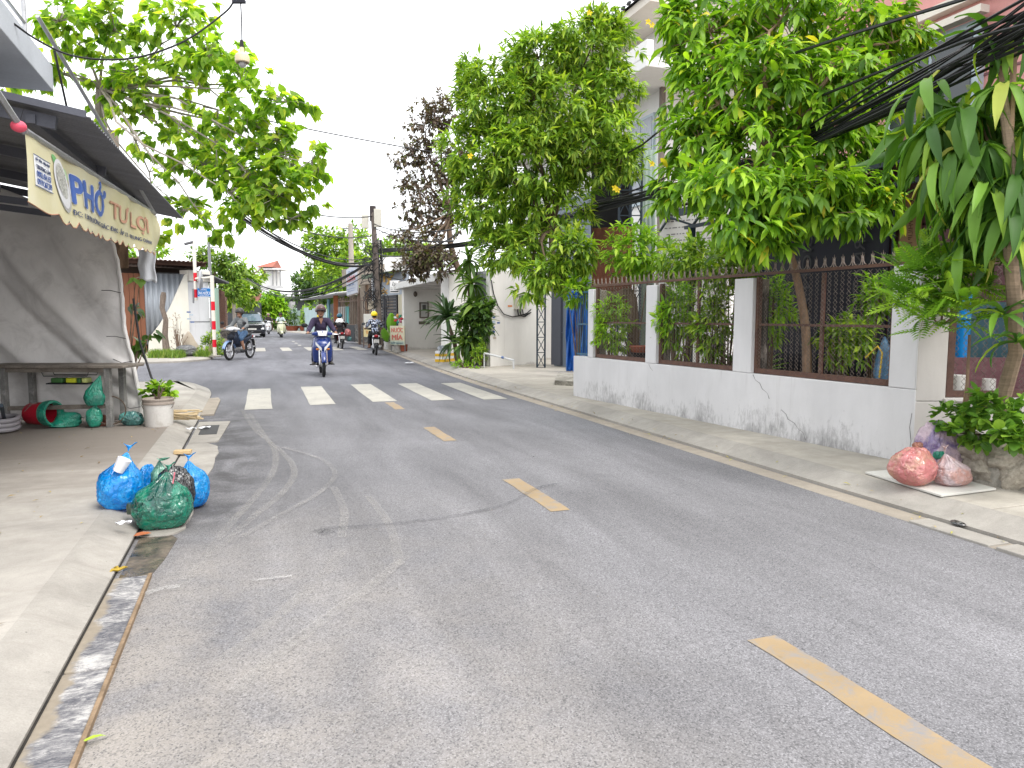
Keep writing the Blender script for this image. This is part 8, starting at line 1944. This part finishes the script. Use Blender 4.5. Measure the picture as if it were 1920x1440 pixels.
# rider seen from behind near the right kerb
FLOR, t_, bs_, co_, out_ = new_mat('navy_floral_shirt')
vo_ = _n(t_, 'ShaderNodeTexVoronoi', Scale=22.0); t_.links.new(co_, vo_.inputs['Vector']); bw_ = _n(t_, 'ShaderNodeRGBToBW'); t_.links.new(vo_.outputs['Color'], bw_.inputs[0])
t_.links.new(ramp(t_, bw_.outputs[0], [(0.52,(0.012,0.014,0.03)),(0.54,(0.55,0.58,0.66)),(0.75,(0.30,0.36,0.5))]), bs_.inputs['Base Color']); bs_.inputs['Roughness'].default_value = 0.85
l, h = pair(706,666,86)
moto('black motorbike with red tail light riding away beside the right kerb', l+V(0.02,0.55,0), h, M('black_gloss_paint', (0.012,0.012,0.014), 0.2, 0.05, coat=0.5, bmp=0), scale=0.95)
rider('person in navy floral shirt and yellow helmet riding away beside the right kerb', l+V(0.02,0.55,0), h, FLOR, M2('black_trousers', (0.014,0.014,0.016)), M('yellow_helmet', (0.80,0.60,0.01), 0.3, 0.04, coat=0.3), sleeves='short', shoe=M('sandal_brown', (0.16,0.08,0.05), 0.7), peak=False, scale=0.95)
# rider further on with a white scarf
l, h = pair(640,654,92)
moto('dark red motorbike riding away beyond the blue one, loaded with bags', l+V(0,0.5,0), h, M('dark_red_paint', (0.10,0.012,0.018), 0.3, 0.05, coat=0.4, bmp=0), scale=0.92)
rider('person in black jacket, white shoulder scarf and blue helmet riding away', l+V(0,0.5,0), h, M2('black_jacket', (0.02,0.016,0.018)), M2('black_trousers', (0.014,0.014,0.016)), M('teal_blue_helmet', (0.02,0.10,0.15), 0.35, 0.05), fine=False, scarf=M2('white_scarf', (0.78,0.78,0.78)), peak=False, scale=0.92)
bag('pink_sack', 'bulging pink-red bag carried on the side of the dark red motorbike', (l.x+0.30,l.y+0.1), (0.14,0.2,0.17), bagmat('pink_red_film', (0.52,0.13,0.12), 0.35), None, 51, 0.55)
bag('teal_sack', 'teal bag slung low on the dark red motorbike', (l.x+0.36,l.y+0.05), (0.10,0.14,0.10), bagmat('teal_film2', (0.05,0.22,0.22), 0.35), None, 52, 0.34)
# rider mostly hidden behind the blue motorbike
l, h = V(*cp(598,594,38).xy,0), R(95)
moto('motorbike almost hidden behind the rider in the purple jacket', l, h, M('black_gloss_paint', (0.012,0.012,0.014)), scale=0.92)
rider('person with yellow helmet almost hidden behind the purple jacket rider', l, h, M2('black_jacket', (0.02,0.016,0.018)), M2('black_trousers', (0.014,0.014,0.016)), M('yellow_helmet', (0.80,0.60,0.01)), fine=False, scale=0.92)
# cream scooter further away
l, h = pair(528,633,-88)
moto('cream scooter riding towards the camera in the distance', l+V(0,0.6,0), h, M('cream_paint', (0.62,0.63,0.45), 0.3, 0.05, coat=0.4, bmp=0), style='scooter')
rider('person in pale shirt and dark cap riding the distant cream scooter', l+V(0,0.6,0), h, M2('pale_shirt', (0.50,0.58,0.60)), M2('navy_trousers', (0.014,0.018,0.045)), M('dark_cap', (0.03,0.025,0.025), 0.7), sleeves='short', fine=False, scooter=True)
l, h = V(*cp(503,594,58).xy,0), R(-95)
moto('white and black motorbike right beside the dark car in the distance', l, h, M('white_bike_paint', (0.6,0.6,0.62), 0.3, 0.05, bmp=0))
rider('person in dark clothes on the motorbike beside the dark car', l, h, M2('dark_brown_jacket', (0.05,0.035,0.035)), M2('black_trousers', (0.014,0.014,0.016)), M('red_grey_helmet', (0.25,0.16,0.15), 0.4), fine=False)
# ---- dark car
def rrect(z, x0, x1, hy, n=8, r=0.25):
    pts = []
    for cx, cy, a0 in ((x1-r,hy-r,0),(x0+r,hy-r,90),(x0+r,-hy+r,180),(x1-r,-hy+r,270)):
        for k in range(n): a = R(a0+90*k/(n-1)); pts.append(V(cx+r*math.cos(a), cy+r*math.sin(a), z))
    return pts
g = gnd(471,633); cl = V(g.x-0.03,g.y+2.2,0)
CAR = thing('car', 'dark blue-grey people carrier with white plate driving towards the camera', 'car', cl, R(-87))
CPT = M('dark_car_paint', (0.03,0.034,0.045), 0.22, 0.05, coat=0.7, bmp=0, spec=0.5); CGL = M('car_glass', (0.10,0.14,0.18), 0.06, 0.1, spec=0.8, bmp=0)
def CB_(mb, n, m, par=CAR, **k): return mb.build(n, m, par, world=False, **k)
mb = MB(); mb.loft([rrect(0.24,-2.1,2.05,0.80), rrect(0.40,-2.2,2.2,0.87), rrect(0.70,-2.22,2.24,0.88), rrect(0.92,-2.2,2.14,0.87), rrect(1.0,-2.18,1.95,0.83), rrect(1.06,-2.16,1.2,0.82)]); CB_(mb,'body',CPT)
mb = MB(); mb.loft([rrect(1.04,-2.12,1.15,0.80), rrect(1.35,-2.0,0.72,0.74), rrect(1.62,-1.85,0.36,0.66), rrect(1.70,-1.7,0.15,0.60)]); CB_(mb,'cabin',CPT)
mb = MB(); mb.raw([V(1.14,-0.68,1.10),V(1.14,0.68,1.10),V(0.52,0.58,1.58),V(0.52,-0.58,1.58)],[(0,1,2,3)]); CB_(mb,'windscreen',CGL,solid=0.03,smooth=False)
for s in (-1,1):
    mb = MB(); mb.raw([V(0.85,s*0.795,1.10),V(-1.9,s*0.79,1.10),V(-1.7,s*0.70,1.55),V(0.35,s*0.70,1.55)],[(0,1,2,3)]); CB_(mb,'side_window',CGL,solid=0.02,smooth=False)
    mb = MB(); mb.ball((0.98,s*0.96,1.10),(0.07,0.12,0.08)); CB_(mb,'wing_mirror',CPT)
    mb = MB(); mb.loft([[V(2.20,s*0.42,0.86),V(2.20,s*0.42,0.91),V(2.16,s*0.78,0.93),V(2.16,s*0.78,0.89)],[V(2.27,s*0.42,0.86),V(2.27,s*0.42,0.91),V(2.20,s*0.80,0.93),V(2.20,s*0.80,0.89)]]); CB_(mb,'running_light',LENS)
    mb = MB(); mb.box(2.20,2.25,s*0.66-0.1,s*0.66+0.1,0.55,0.68); CB_(mb,'headlight',LENS)
    for x in (1.38,-1.38):
        mb = MB(); torus(mb,(x,s*0.78,0.33),0.25,0.085,28,8,1.2); w = CB_(mb,'wheel',RUB); mb = MB(); mb.lathe([(0,0.09*s),(0.16,0.085*s),(0.19,0.06*s)],(x,s*0.78,0.33),18,'y'); CB_(mb,'rim',ALU,w)
mb = MB(); mb.box(2.20,2.262,-0.62,0.62,0.62,0.84); CB_(mb,'grille',BLKP,bevel=0.02)
mb = MB(); mb.box(2.18,2.255,-0.60,0.60,0.34,0.47); CB_(mb,'lower_intake',BLKP,bevel=0.02)
mb = MB(); mb.box(2.16,2.26,-0.55,0.55,0.245,0.30); CB_(mb,'skid_plate',ALU,smooth=False)
mb = MB(); mb.box(2.262,2.275,-0.26,0.26,0.52,0.63); pl = CB_(mb,'number_plate',PLATE,smooth=False)
mb = MB()
for k in range(7): mb.box(2.276,2.277,-0.21+k*0.062,-0.17+k*0.062,0.55,0.60)
tag(CB_(mb,'plate_marks',M('plate_ink', (0.3,0.3,0.3)),pl,smooth=False), kind='stuff')
mb = MB(); mb.tube([(1.16,0.1,1.1),(0.95,-0.45,1.2)],0.012,4); CB_(mb,'wiper',BLKP)

# ================================================================== BAGS, SIGNS, LITTER
BLUEBAG = bagmat('blue_bag', (0.012,0.43,0.92), 0.2, 0.4, (0.0,0.27,0.74)); DKGREEN = bagmat('dark_green_bag', (0.004,0.22,0.135), 0.16, 0.2, (0.002,0.07,0.055)); BLACKBAG = bagmat('black_bag', (0.012,0.012,0.014), 0.2, 0.0, (0.005,0.005,0.006)); MINTB = bagmat('mint_bag', (0.22,0.50,0.36), 0.3, 0.3)
bag('trash_bag', 'large bright blue trash bag on the left with a white cup inside its top', (-0.90,5.50), (0.145,0.135,0.165), BLUEBAG, (0.05,0.03,0.24), 3, PZ-0.01, group='trash bags on the left kerb', lump=0.16)
bag('trash_bag', 'dark green trash bag in front of the left heap', (-0.62,5.20), (0.185,0.15,0.165), DKGREEN, (0.05,0.02,0.22), 5, 0.012, group='trash bags on the left kerb', lump=0.14)
bag('trash_bag', 'smaller blue trash bag on the road side of the left heap', (-0.47,5.72), (0.115,0.125,0.165), BLUEBAG, (-0.02,0.0,0.19), 8, 0.012, group='trash bags on the left kerb', lump=0.16)
bag('trash_bag', 'shiny black trash bag squeezed in the middle of the left heap', (-0.56,5.52), (0.13,0.11,0.165), BLACKBAG, None, 11, 0.03, group='trash bags on the left kerb', lump=0.22)
bag('small_bag', 'little mint green bag on top behind the black trash bag', (-0.68,5.72), (0.07,0.07,0.15), MINTB, (0.0,0.0,0.17), 13, 0.06)
bag('small_bag', 'small blue bag scrap behind the two blue trash bags', (-0.76,5.75), (0.07,0.07,0.13), BLUEBAG, None, 14, 0.08, lump=0.3)
WC = thing('white_cup', 'crumpled white foam cup poking out of the left blue trash bag', 'cup', (-0.88,5.42,0.38))
mb = MB(); mb.loft([[V(-0.875,5.40,0.40)+Matrix.Rotation(0.5,3,'Y')@V(r_*math.cos(2*math.pi*k/18)*(1+0.06*math.sin(3*k)),r_*math.sin(2*math.pi*k/18),h) for k in range(18)] for r_,h in ((0,-0.045),(0.032,-0.045),(0.045,0.05),(0.041,0.05),(0.03,-0.03))], True, False); mb.build('cup', M('white_foam', (0.74,0.74,0.78), 0.6, 0.08), WC)
mb = MB(); mb.tube([V(-0.54,5.17,0.30),V(-0.525,5.16,0.375)],0.005,6); one('drinking_straw', mb, M('pink_straw', (0.7,0.2,0.25), 0.5), 'pink drinking straw sticking out of the dark green bag', 'straw')
JR = MB(); JR.lathe([(0,0.0),(0.035,0.0),(0.038,0.05),(0.03,0.07),(0,0.07)], (-0.80,5.26,0.10), 14); one('glass_jar', JR, M('dark_glass', (0.05,0.07,0.05), 0.1, bmp=0), 'small dark glass jar at the foot of the blue trash bag', 'jar')
# pink bags on the foam board
FBD = thing('foam_board', 'thin white board lying on the right pavement under the pink bags', 'board', (5.0,4.2,0.1))
mb = MB(); q = [gnd(1622,886,0.115),gnd(1765,930,0.115),gnd(1868,917,0.115),gnd(1722,877,0.115)]; mb.prism([(p.x,p.y) for p in q], 0.106, 0.122); mb.build('sheet', M('white_tile_board', (0.58,0.57,0.53), 0.5, 0.1, 3), FBD, smooth=False, bevel=0.003)
PINKB = bagmat('pink_red_bag', (0.66,0.24,0.24), 0.2, 0.3, (0.62,0.36,0.26)); PINKW = bagmat('pale_pink_bag', (0.68,0.55,0.57), 0.2, 0.3, (0.66,0.38,0.33)); LILAC = bagmat('lilac_bag', (0.72,0.55,0.64), 0.18, 0.3, (0.25,0.18,0.38))
p = gnd(1712,908,0.122); bag('trash_bag', 'red-pink trash bag at the front left of the right heap', p.xy, (0.165,0.135,0.15), PINKB, None, 23, 0.1225, group='trash bags on the white board', lump=0.2)
p2 = gnd(1782,908,0.122); bag('trash_bag', 'pale translucent pink trash bag at the front right of the right heap', p2.xy, (0.14,0.12,0.10), PINKW, (-0.08,0.0,0.16), 25, 0.1225, group='trash bags on the white board', lump=0.1, pleat=0.12)
p3 = gnd(1752,890,0.122); bag('trash_bag', 'lilac and white trash bag standing tall at the back of the right heap', p3.xy, (0.15,0.13,0.235), LILAC, None, 27, 0.1225, group='trash bags on the white board', lump=0.2, flat=0.12)
p4 = gnd(1722,890,0.122); bag('small_bag', 'little orange-pink bag tied on top of the red-pink bag', (p4.x-0.0,p4.y), (0.075,0.06,0.05), bagmat('orange_pink_bag', (0.70,0.26,0.16), 0.2, 0.2), None, 28, 0.305, lump=0.35)
bag('small_bag', 'small dark green bag pressed against the lilac bag', (p3.x-0.06,p3.y-0.085), (0.075,0.05,0.05), GBAG, None, 29, 0.27, lump=0.4)
# blue bag hanging behind the near fence opening
HBb = thing('hanging_blue_bag', 'translucent blue plastic bag with yellow string hanging behind the near fence opening', 'bag', fw_(0.5,-0.3,0.8))
top = fw_(0.55,-0.28,1.20); mb = MB(); n = 24
mb.loft([[V(top.x,top.y,0)+FU*(r_*math.cos(2*math.pi*k/n)*(1+0.1*math.sin(5*k+h*9))-dx)+FN*(r_*0.45*math.sin(2*math.pi*k/n))+V(0,0,h) for k in range(n)] for r_,h,dx in ((0.01,1.21,0),(0.03,1.17,0.0),(0.09,1.03,0.02),(0.15,0.86,0.05),(0.15,0.77,0.07),(0,0.765,0.07))], True, False); mb.build('film', bagmat('sky_blue_film', (0.13,0.30,0.48), 0.25, 0.4), HBb)
mb = MB(); mb.tube([top+FN*0.08+FU*0.14-V(0,0,0.2), top+FN*0.09-V(0,0,0.04)-V(0,0,0.04), top+FN*0.1-FU*0.06-V(0,0,0.14), top+FN*0.1-FU*0.04-V(0,0,0.38)],0.008,6); mb.build('string', M('yellow_string', (0.62,0.45,0.04), 0.6), HBb)
# things behind the side wall
LE = thing('tiled_ledge', 'brown tiled wash ledge behind the side wall netting', 'ledge', w2(1.0,-0.6,0.6))
mb = MB(); w2box(mb,0.25,2.6,-0.75,-0.25,0.5,0.70); mb.build('top', MAUVE, LE, smooth=False)
mb = MB(); w2box(mb,0.25,2.6,-0.80,-0.755,0.5,1.0); mb.build('splash_tiles', MAUVE, LE, smooth=False)
mb = MB(); w2box(mb,0.55,2.8,-1.2,-1.15,0.5,1.55); one('teal_partition', mb, TEAL, 'dull teal partition seen through the side wall netting', 'partition', smooth=False)
WPL = M('white_plastic', (0.70,0.68,0.64), 0.4, 0.06)
def lathe_thing(name, label, cat, c, prof, mat, n=18, extra=None):
    t_ = thing(name, label, cat, c); mb = MB(); mb.lathe(prof, c, n); mb.build('body', mat, t_)
    if extra: mb = MB(); mb.lathe(extra[0], c, 12); mb.build(extra[1], extra[2], t_)
    return t_
lathe_thing('soap_bottle', 'white pump bottle standing on the tiled ledge', 'bottle', w2(0.44,-0.35,0.70), [(0,0),(0.045,0),(0.048,0.02),(0.048,0.15),(0.02,0.185),(0.018,0.2),(0,0.2)], WPL, extra=([(0.012,0.2),(0.012,0.24),(0.03,0.245),(0.03,0.255),(0,0.26)],'pump',TEAL))
lathe_thing('white_tub', 'round white tub on the ledge next to the pump bottle', 'tub', w2(0.57,-0.33,0.70), [(0,0),(0.07,0),(0.075,0.16),(0.07,0.165),(0,0.165)], WPL)
lathe_thing('paper_roll', 'white cylinder roll on the ledge right of the broom handle', 'roll', w2(0.86,-0.33,0.70), [(0,0),(0.055,0),(0.055,0.13),(0.02,0.13),(0.02,0.02)], WPL)
lathe_thing('blue_pipe', 'bright blue upright plastic pipe behind the side wall netting', 'pipe', w2(0.95,-0.9,0.9), [(0,0),(0.06,0),(0.06,0.75),(0.045,0.75),(0.045,0.1)], M('bright_blue_plastic', (0.01,0.26,0.68), 0.35, 0.06))
BR = thing('broom', 'old straw broom leaning upside down against the side wall', 'broom', w2(0.55,0.08,0.4))
a, b = cp(1818,628,5.85), cp(1811,772,5.75); mb = MB(); mb.tube([a,b],[0.011,0.014],8); mb.build('handle', M('brown_plank', (0.22,0.145,0.095)), BR)
mb = MB()
for i in range(12): mb.tube([b.lerp(a,0.35)+V(0,0,0)+_rt*0.004*(i-6)*0.5, b+_rt*0.006*(i-6)-V(0,0,0.06)],0.005,4)
tag(mb.build('bristles', M('straw', (0.26,0.17,0.10), 0.8, 0.3), BR), kind='stuff')
# garden pots behind the left opening
GPt = thing('bonsai_pot', 'shallow terracotta pot on a dark stand behind the left fence opening', 'pot', fw_(5.0,-0.6,0.75))
c_ = fw_(4.95,-0.55,0); mb = MB(); mb.lathe([(0,0.86),(0.17,0.86),(0.21,0.95),(0.2,0.96),(0,0.94)], c_, 20); mb.build('pot', TERR, GPt); mb = MB(); mb.lathe([(0.14,0.46),(0.16,0.8),(0.2,0.855),(0,0.858)], c_, 12); mb.build('stand', NAVY, GPt)
# sugar cane drink sign and neighbours
NM = thing('drink_sign', 'cream signboard with red letters NUOC MIA standing on the right pavement', 'sign', gnd(745,655,0.1))
g0 = cp(731,594,27.3); g1 = cp(758,594,26.9); su = V(g1.x-g0.x,g1.y-g0.y,0); SWd = su.length; su.normalize(); sn = V(su.y,-su.x,0); g0 = V(g0.x,g0.y,0)
z0, z1 = 0.34, 1.06
mb = MB(); wall(mb, g0, g0+su*SWd, z0, z1, -0.03); mb.build('panel', M('sign_cream', (0.70,0.65,0.47), 0.5, 0.08), NM, smooth=False)
mb = MB(); wall(mb, g0+sn*0.003, g0+su*SWd+sn*0.003, z0+0.01, z0+0.15, -0.002); mb.build('white_strip', M('sign_pale_green', (0.62,0.70,0.58), 0.5), NM, smooth=False)
RDS = M('sign_red', (0.66,0.16,0.13), 0.5, 0.1)
lettering('NƯỚC', RDS, NM, g0+su*SWd*0.10+sn*0.006+V(0,0,z0+0.48), su, V(0,0,1), SWd*0.8, 0.20, 0.035); lettering('MÍA', RDS, NM, g0+su*SWd*0.14+sn*0.006+V(0,0,z0+0.20), su, V(0,0,1), SWd*0.72, 0.23, 0.035); lettering('NƯỚC GIẢI KHÁT', M('sign_teal_letters', (0.10,0.20,0.25), 0.5), NM, g0+su*SWd*0.07+sn*0.008+V(0,0,z0+0.035), su, V(0,0,1), SWd*0.86, 0.09, 0.03)
for f_ in (0.03,0.97): mb = MB(); mb.beam(g0+su*SWd*f_-sn*0.04+V(0,0,0.1), g0+su*SWd*f_-sn*0.04+V(0,0,1.0),0.03,0.03); mb.build('leg', GREYS, NM, smooth=False)
lathe_thing('white_pail', 'white pail half hidden below the drink sign', 'pail', V(*(g0+su*0.15-sn*0.25).xy,0.1), [(0,0),(0.13,0),(0.16,0.3),(0.13,0.3),(0,0.28)], WPL)
lathe_thing('clay_pot', 'brown clay pot under the right end of the drink sign', 'pot', V(*(g0+su*SWd*0.7-sn*0.2).xy,0.1), [(0,0),(0.12,0),(0.15,0.26),(0.12,0.26),(0,0.22)], TERR)
PWl = thing('pinwheel', 'colourful toy pinwheel with flower petals above the drink sign', 'pinwheel', cp(747,610,27.2))
pc = cp(747,598,27.2); mb = MB(); mb.tube([pc, pc-V(0,0,0.45)],0.012,6); mb.build('stick', WPL, PWl)
for k,col in enumerate(((0.6,0.05,0.06),(0.05,0.35,0.2),(0.7,0.35,0.1),(0.6,0.6,0.6),(0.6,0.05,0.06),(0.05,0.3,0.25),(0.55,0.15,0.25))):
    a_ = k*0.9; e = _rt*math.cos(a_)+V(0,0,1)*math.sin(a_); f_ = -_rt*math.sin(a_)+V(0,0,1)*math.cos(a_); mb = MB(); mb.raw([pc, pc+e*0.13+f_*0.06-_fw*0.03, pc+e*0.21, pc+e*0.13-f_*0.05], [(0,1,2,3)]); mb.build('petal', M('petal_%d'%k, col, 0.5), PWl, solid=0.004)
AF = thing('a_board', 'white folding street sign with round black and orange symbols beside the yellow helmet rider', 'sign', gnd(690,655,0.1))
g0 = cp(681,594,30.5); g1 = cp(706,594,29.6); su = V(g1.x-g0.x,g1.y-g0.y,0); SWd = su.length; su.normalize(); sn = V(su.y,-su.x,0); g0 = V(g0.x,g0.y,0)
mb = MB(); wall(mb, g0, g0+su*SWd, 0.55, 1.52, -0.04); mb.build('panel', M('board_offwhite', (0.62,0.60,0.54), 0.5, 0.1), AF, smooth=False, bevel=0.01)
mb = MB(); wall(mb, g0+sn*0.003, g0+su*SWd+sn*0.003, 0.56, 0.95, -0.002); mb.build('yellow_field', M('board_yellow', (0.66,0.55,0.28), 0.5), AF, smooth=False)
for z_,m_,r_ in ((1.12,BK,0.085),(0.76,M('sign_orange', (0.6,0.25,0.05), 0.5),0.085)):
    cc = g0+su*SWd*0.28+sn*0.008+V(0,0,z_); mb = MB(); n = 20; mb.raw([cc+su*r_*q_*math.cos(2*math.pi*k/n)+V(0,0,r_*0.8*q_*math.sin(2*math.pi*k/n)) for q_ in (1,0.45) for k in range(n)], [(k,(k+1)%n,n+(k+1)%n,n+k) for k in range(n)]); mb.build('symbol', m_, AF, smooth=False)
for f_ in (0.0,1.0): mb = MB(); mb.beam(g0+su*SWd*f_+V(0,0,0.1), g0+su*SWd*f_+V(0,0,1.55),0.035,0.035); mb.build('leg', RB, AF, smooth=False)
mb = MB(); mb.beam(g0+V(0,0,0.3), g0+su*SWd+V(0,0,0.3),0.03,0.03); mb.build('brace', RB, AF, smooth=False)
# striped foam box by the canopy house
FX = thing('foam_box', 'white foam box banded with yellow tape beside the canopy house pillar', 'box', gnd(845,678,0.1))
a = gnd(833,679,0.1); b = gnd(858,676,0.1); bu = V(b.x-a.x,b.y-a.y,0); BW_ = bu.length; bu.normalize(); bn_ = V(-bu.y,bu.x,0)
for k,(za,zb) in enumerate(((0.1,0.18),(0.18,0.26),(0.26,0.34),(0.34,0.42))):
    e_ = 0.003 if k % 2 == 0 else 0.0; q = [a-bu*e_-bn_*e_, a+bu*(BW_+e_)-bn_*e_, a+bu*(BW_+e_)+bn_*(0.3+e_), a-bu*e_+bn_*(0.3+e_)]; mb = MB(); mb.prism([(x.x,x.y) for x in q], za, zb); mb.build('yellow_tape' if k%2==0 else 'foam_body', M('yellow_tape', (0.70,0.42,0.02), 0.4, 0.1) if k%2==0 else M('white_foam', (0.74,0.74,0.78)), FX, smooth=False)
bag('clear_bag', 'crumpled clear plastic bag on top of the taped foam box', (a+bu*0.2+bn_*0.15).xy, (0.15,0.1,0.08), bagmat('clear_film', (0.6,0.62,0.66), 0.2, 0.3), None, 61, 0.421, lump=0.3)
STP = MB(); q = [gnd(1040,722,0.1),gnd(1076,724,0.1),gnd(1078,708,0.1),gnd(1046,706,0.1)]; STP.prism([(x.x,x.y) for x in q],0.09,0.19); one('concrete_step', STP, MORT, 'broken low concrete step at the left end of the fence wall', 'step', bevel=0.01)
mb = MB(); p = gnd(1076,694,0.1); mb.ball(p+V(0.1,0.3,0.04),(0.16,0.1,0.04)); one('orange_cloth', mb, M('orange_cloth', (0.55,0.16,0.06), 0.8), 'crumpled orange cloth on the ground below the blue tarpaulin', 'cloth')
# litter
def leafobj(name, label, p, L, rz, mat, kind='lance_hi', z=0.012, tilt=0.1):
    v, f = leaf_verts(kind); m_ = Matrix.Translation(V(p.x,p.y,p.z+z)) @ Matrix.Rotation(rz,4,'Z') @ Matrix.Rotation(tilt,4,'X'); mb = MB(); mb.raw([m_ @ (Vector(x.tolist())*L) for x in v], f); return one(name, mb, mat, label, 'leaf')
leafobj('fallen_leaf', 'single fresh green leaf lying on the road at the bottom left', gnd(152,1404,0.0), 0.075, -1.15, M('fresh_leaf', (0.30,0.42,0.03), 0.4, 0.1), 'lance_hi', 0.02)
leafobj('fallen_leaf', 'orange-brown dead leaf in the open gutter', gnd(250,1011,0.0), 0.11, -1.4, M('dead_leaf', (0.42,0.14,0.06), 0.6, 0.2), 'round', 0.02)
PE = MB(); c_ = gnd(222,1075,0.0)+V(0,0,0.02)
for a_ in (0.4,1.9,3.6): PE.tube([c_, c_+V(0.03*math.cos(a_),0.03*math.sin(a_),0.008), c_+V(0.052*math.cos(a_+0.3),0.052*math.sin(a_+0.3),0.0)],[0.009,0.008,0.003],6)
one('banana_peel', PE, M('banana_yellow', (0.42,0.29,0.04), 0.7, 0.35, 20), 'dried yellow banana peel at the edge of the open gutter', 'peel')
mb = MB(); c_ = gnd(345,850,0.03); mb.M = Matrix.Translation(c_) @ Matrix.Rotation(-0.1,4,'Z'); mb.box(-0.09,0.07,-0.045,0.045,0.0,0.035); one('wood_offcut', mb, M('pale_wood', (0.55,0.40,0.22), 0.7, 0.2, 6), 'pale wooden offcut lying across the gutter gap', 'wood', bevel=0.004)
def paper(label, p, sx, sy, seed):
    rr = random.Random(seed); mb = MB(); mb.grid(lambda u,v: V(p.x+(u-0.5)*sx+(v-0.5)*sy*0.4, p.y+(v-0.5)*sy, p.z+0.008+0.012*math.sin(u*7+seed)*math.sin(v*5+seed)+0.012), 6, 5); return one('paper_scrap', mb, M('white_paper', (0.72,0.73,0.76), 0.7, 0.06), label, 'paper', 'scraps of paper on the ground', solid=0.002)
paper('white paper scrap on the kerb edge left of the dark patch', gnd(358,806,0.06), 0.10, 0.07, 1); paper('white paper scrap on the dark patch by the left kerb', gnd(383,804,0.017), 0.12, 0.08, 2); paper('crumpled white newspaper on the far right kerb', gnd(768,681,0.04), 0.26, 0.2, 3); paper('small white tissue under the work table', gnd(118,802,0.1), 0.12, 0.06, 4); paper('thin white scrap on the slab in front of the left heap', gnd(232,985,0.1), 0.08, 0.03, 5)
mb = MB(); c_ = gnd(1797,985,0.02); mb.ball(c_+V(0,0,0.012),(0.035,0.05,0.016)); mb.ball(c_+V(0.02,0.04,0.012),(0.03,0.03,0.012)); one('black_rag', mb, BLACKBAG, 'small black scrap lying on the grey gutter slab', 'rag')
# scattered dry leaves and grit
rng = rg(201); n = 240; P = []
for i in range(n):
    y = rng.uniform(3,22); x = kr_at(y)+rng.normal()*0.10-0.02 if i % 3 else rng.uniform(-2.6,-0.9); 
    if i % 3 == 0: y = rng.uniform(3,9.5)
    z_ = PZ+0.004 if (x < -1.0 or x > kr_at(y)+0.27) else (0.02 if x < kr_at(y) else 0.06)
    P.append([x,y,z_+0.004])
P = np.array(P); d = rng.normal(size=(n,3)); d[:,2] *= 0.15
o = leaf_mass('leaf_litter', 'lance', P, frame_from(d, np.array([[0,0,1.0]])+rng.normal(size=(n,3))*0.2), 0.025+0.04*rng.random(n), leaf_mat('dry_leaf_bits', [(0,(0.14,0.09,0.04)),(0.6,(0.35,0.25,0.08)),(1,(0.30,0.32,0.06))], 0.1), None); tag(o, 'dry leaf bits scattered along the kerbs and left slab', 'leaf litter')
n = 420; P = np.stack([rng.uniform(-2.8,4.4,n), rng.uniform(2.2,12,n), np.full(n,0.004)],1); P[:,2] += np.where(P[:,0] < -1.0, PZ, 0.0); keep = (P[:,0] < -1.0) | (P[:,0] > -0.5); P = P[keep]; n = len(P)
d = rng.normal(size=(n,3)); d[:,2] *= 0.3; o = leaf_mass('road_grit', 'small', P, frame_from(d, rng.normal(size=(n,3))*0.4+np.array([0,0,1.0])), 0.006+0.014*rng.random(n), M('grit', (0.22,0.20,0.18), 0.9, 0.5, 30), None); tag(o, 'fine grit and crumbs scattered on road and slab', 'grit')
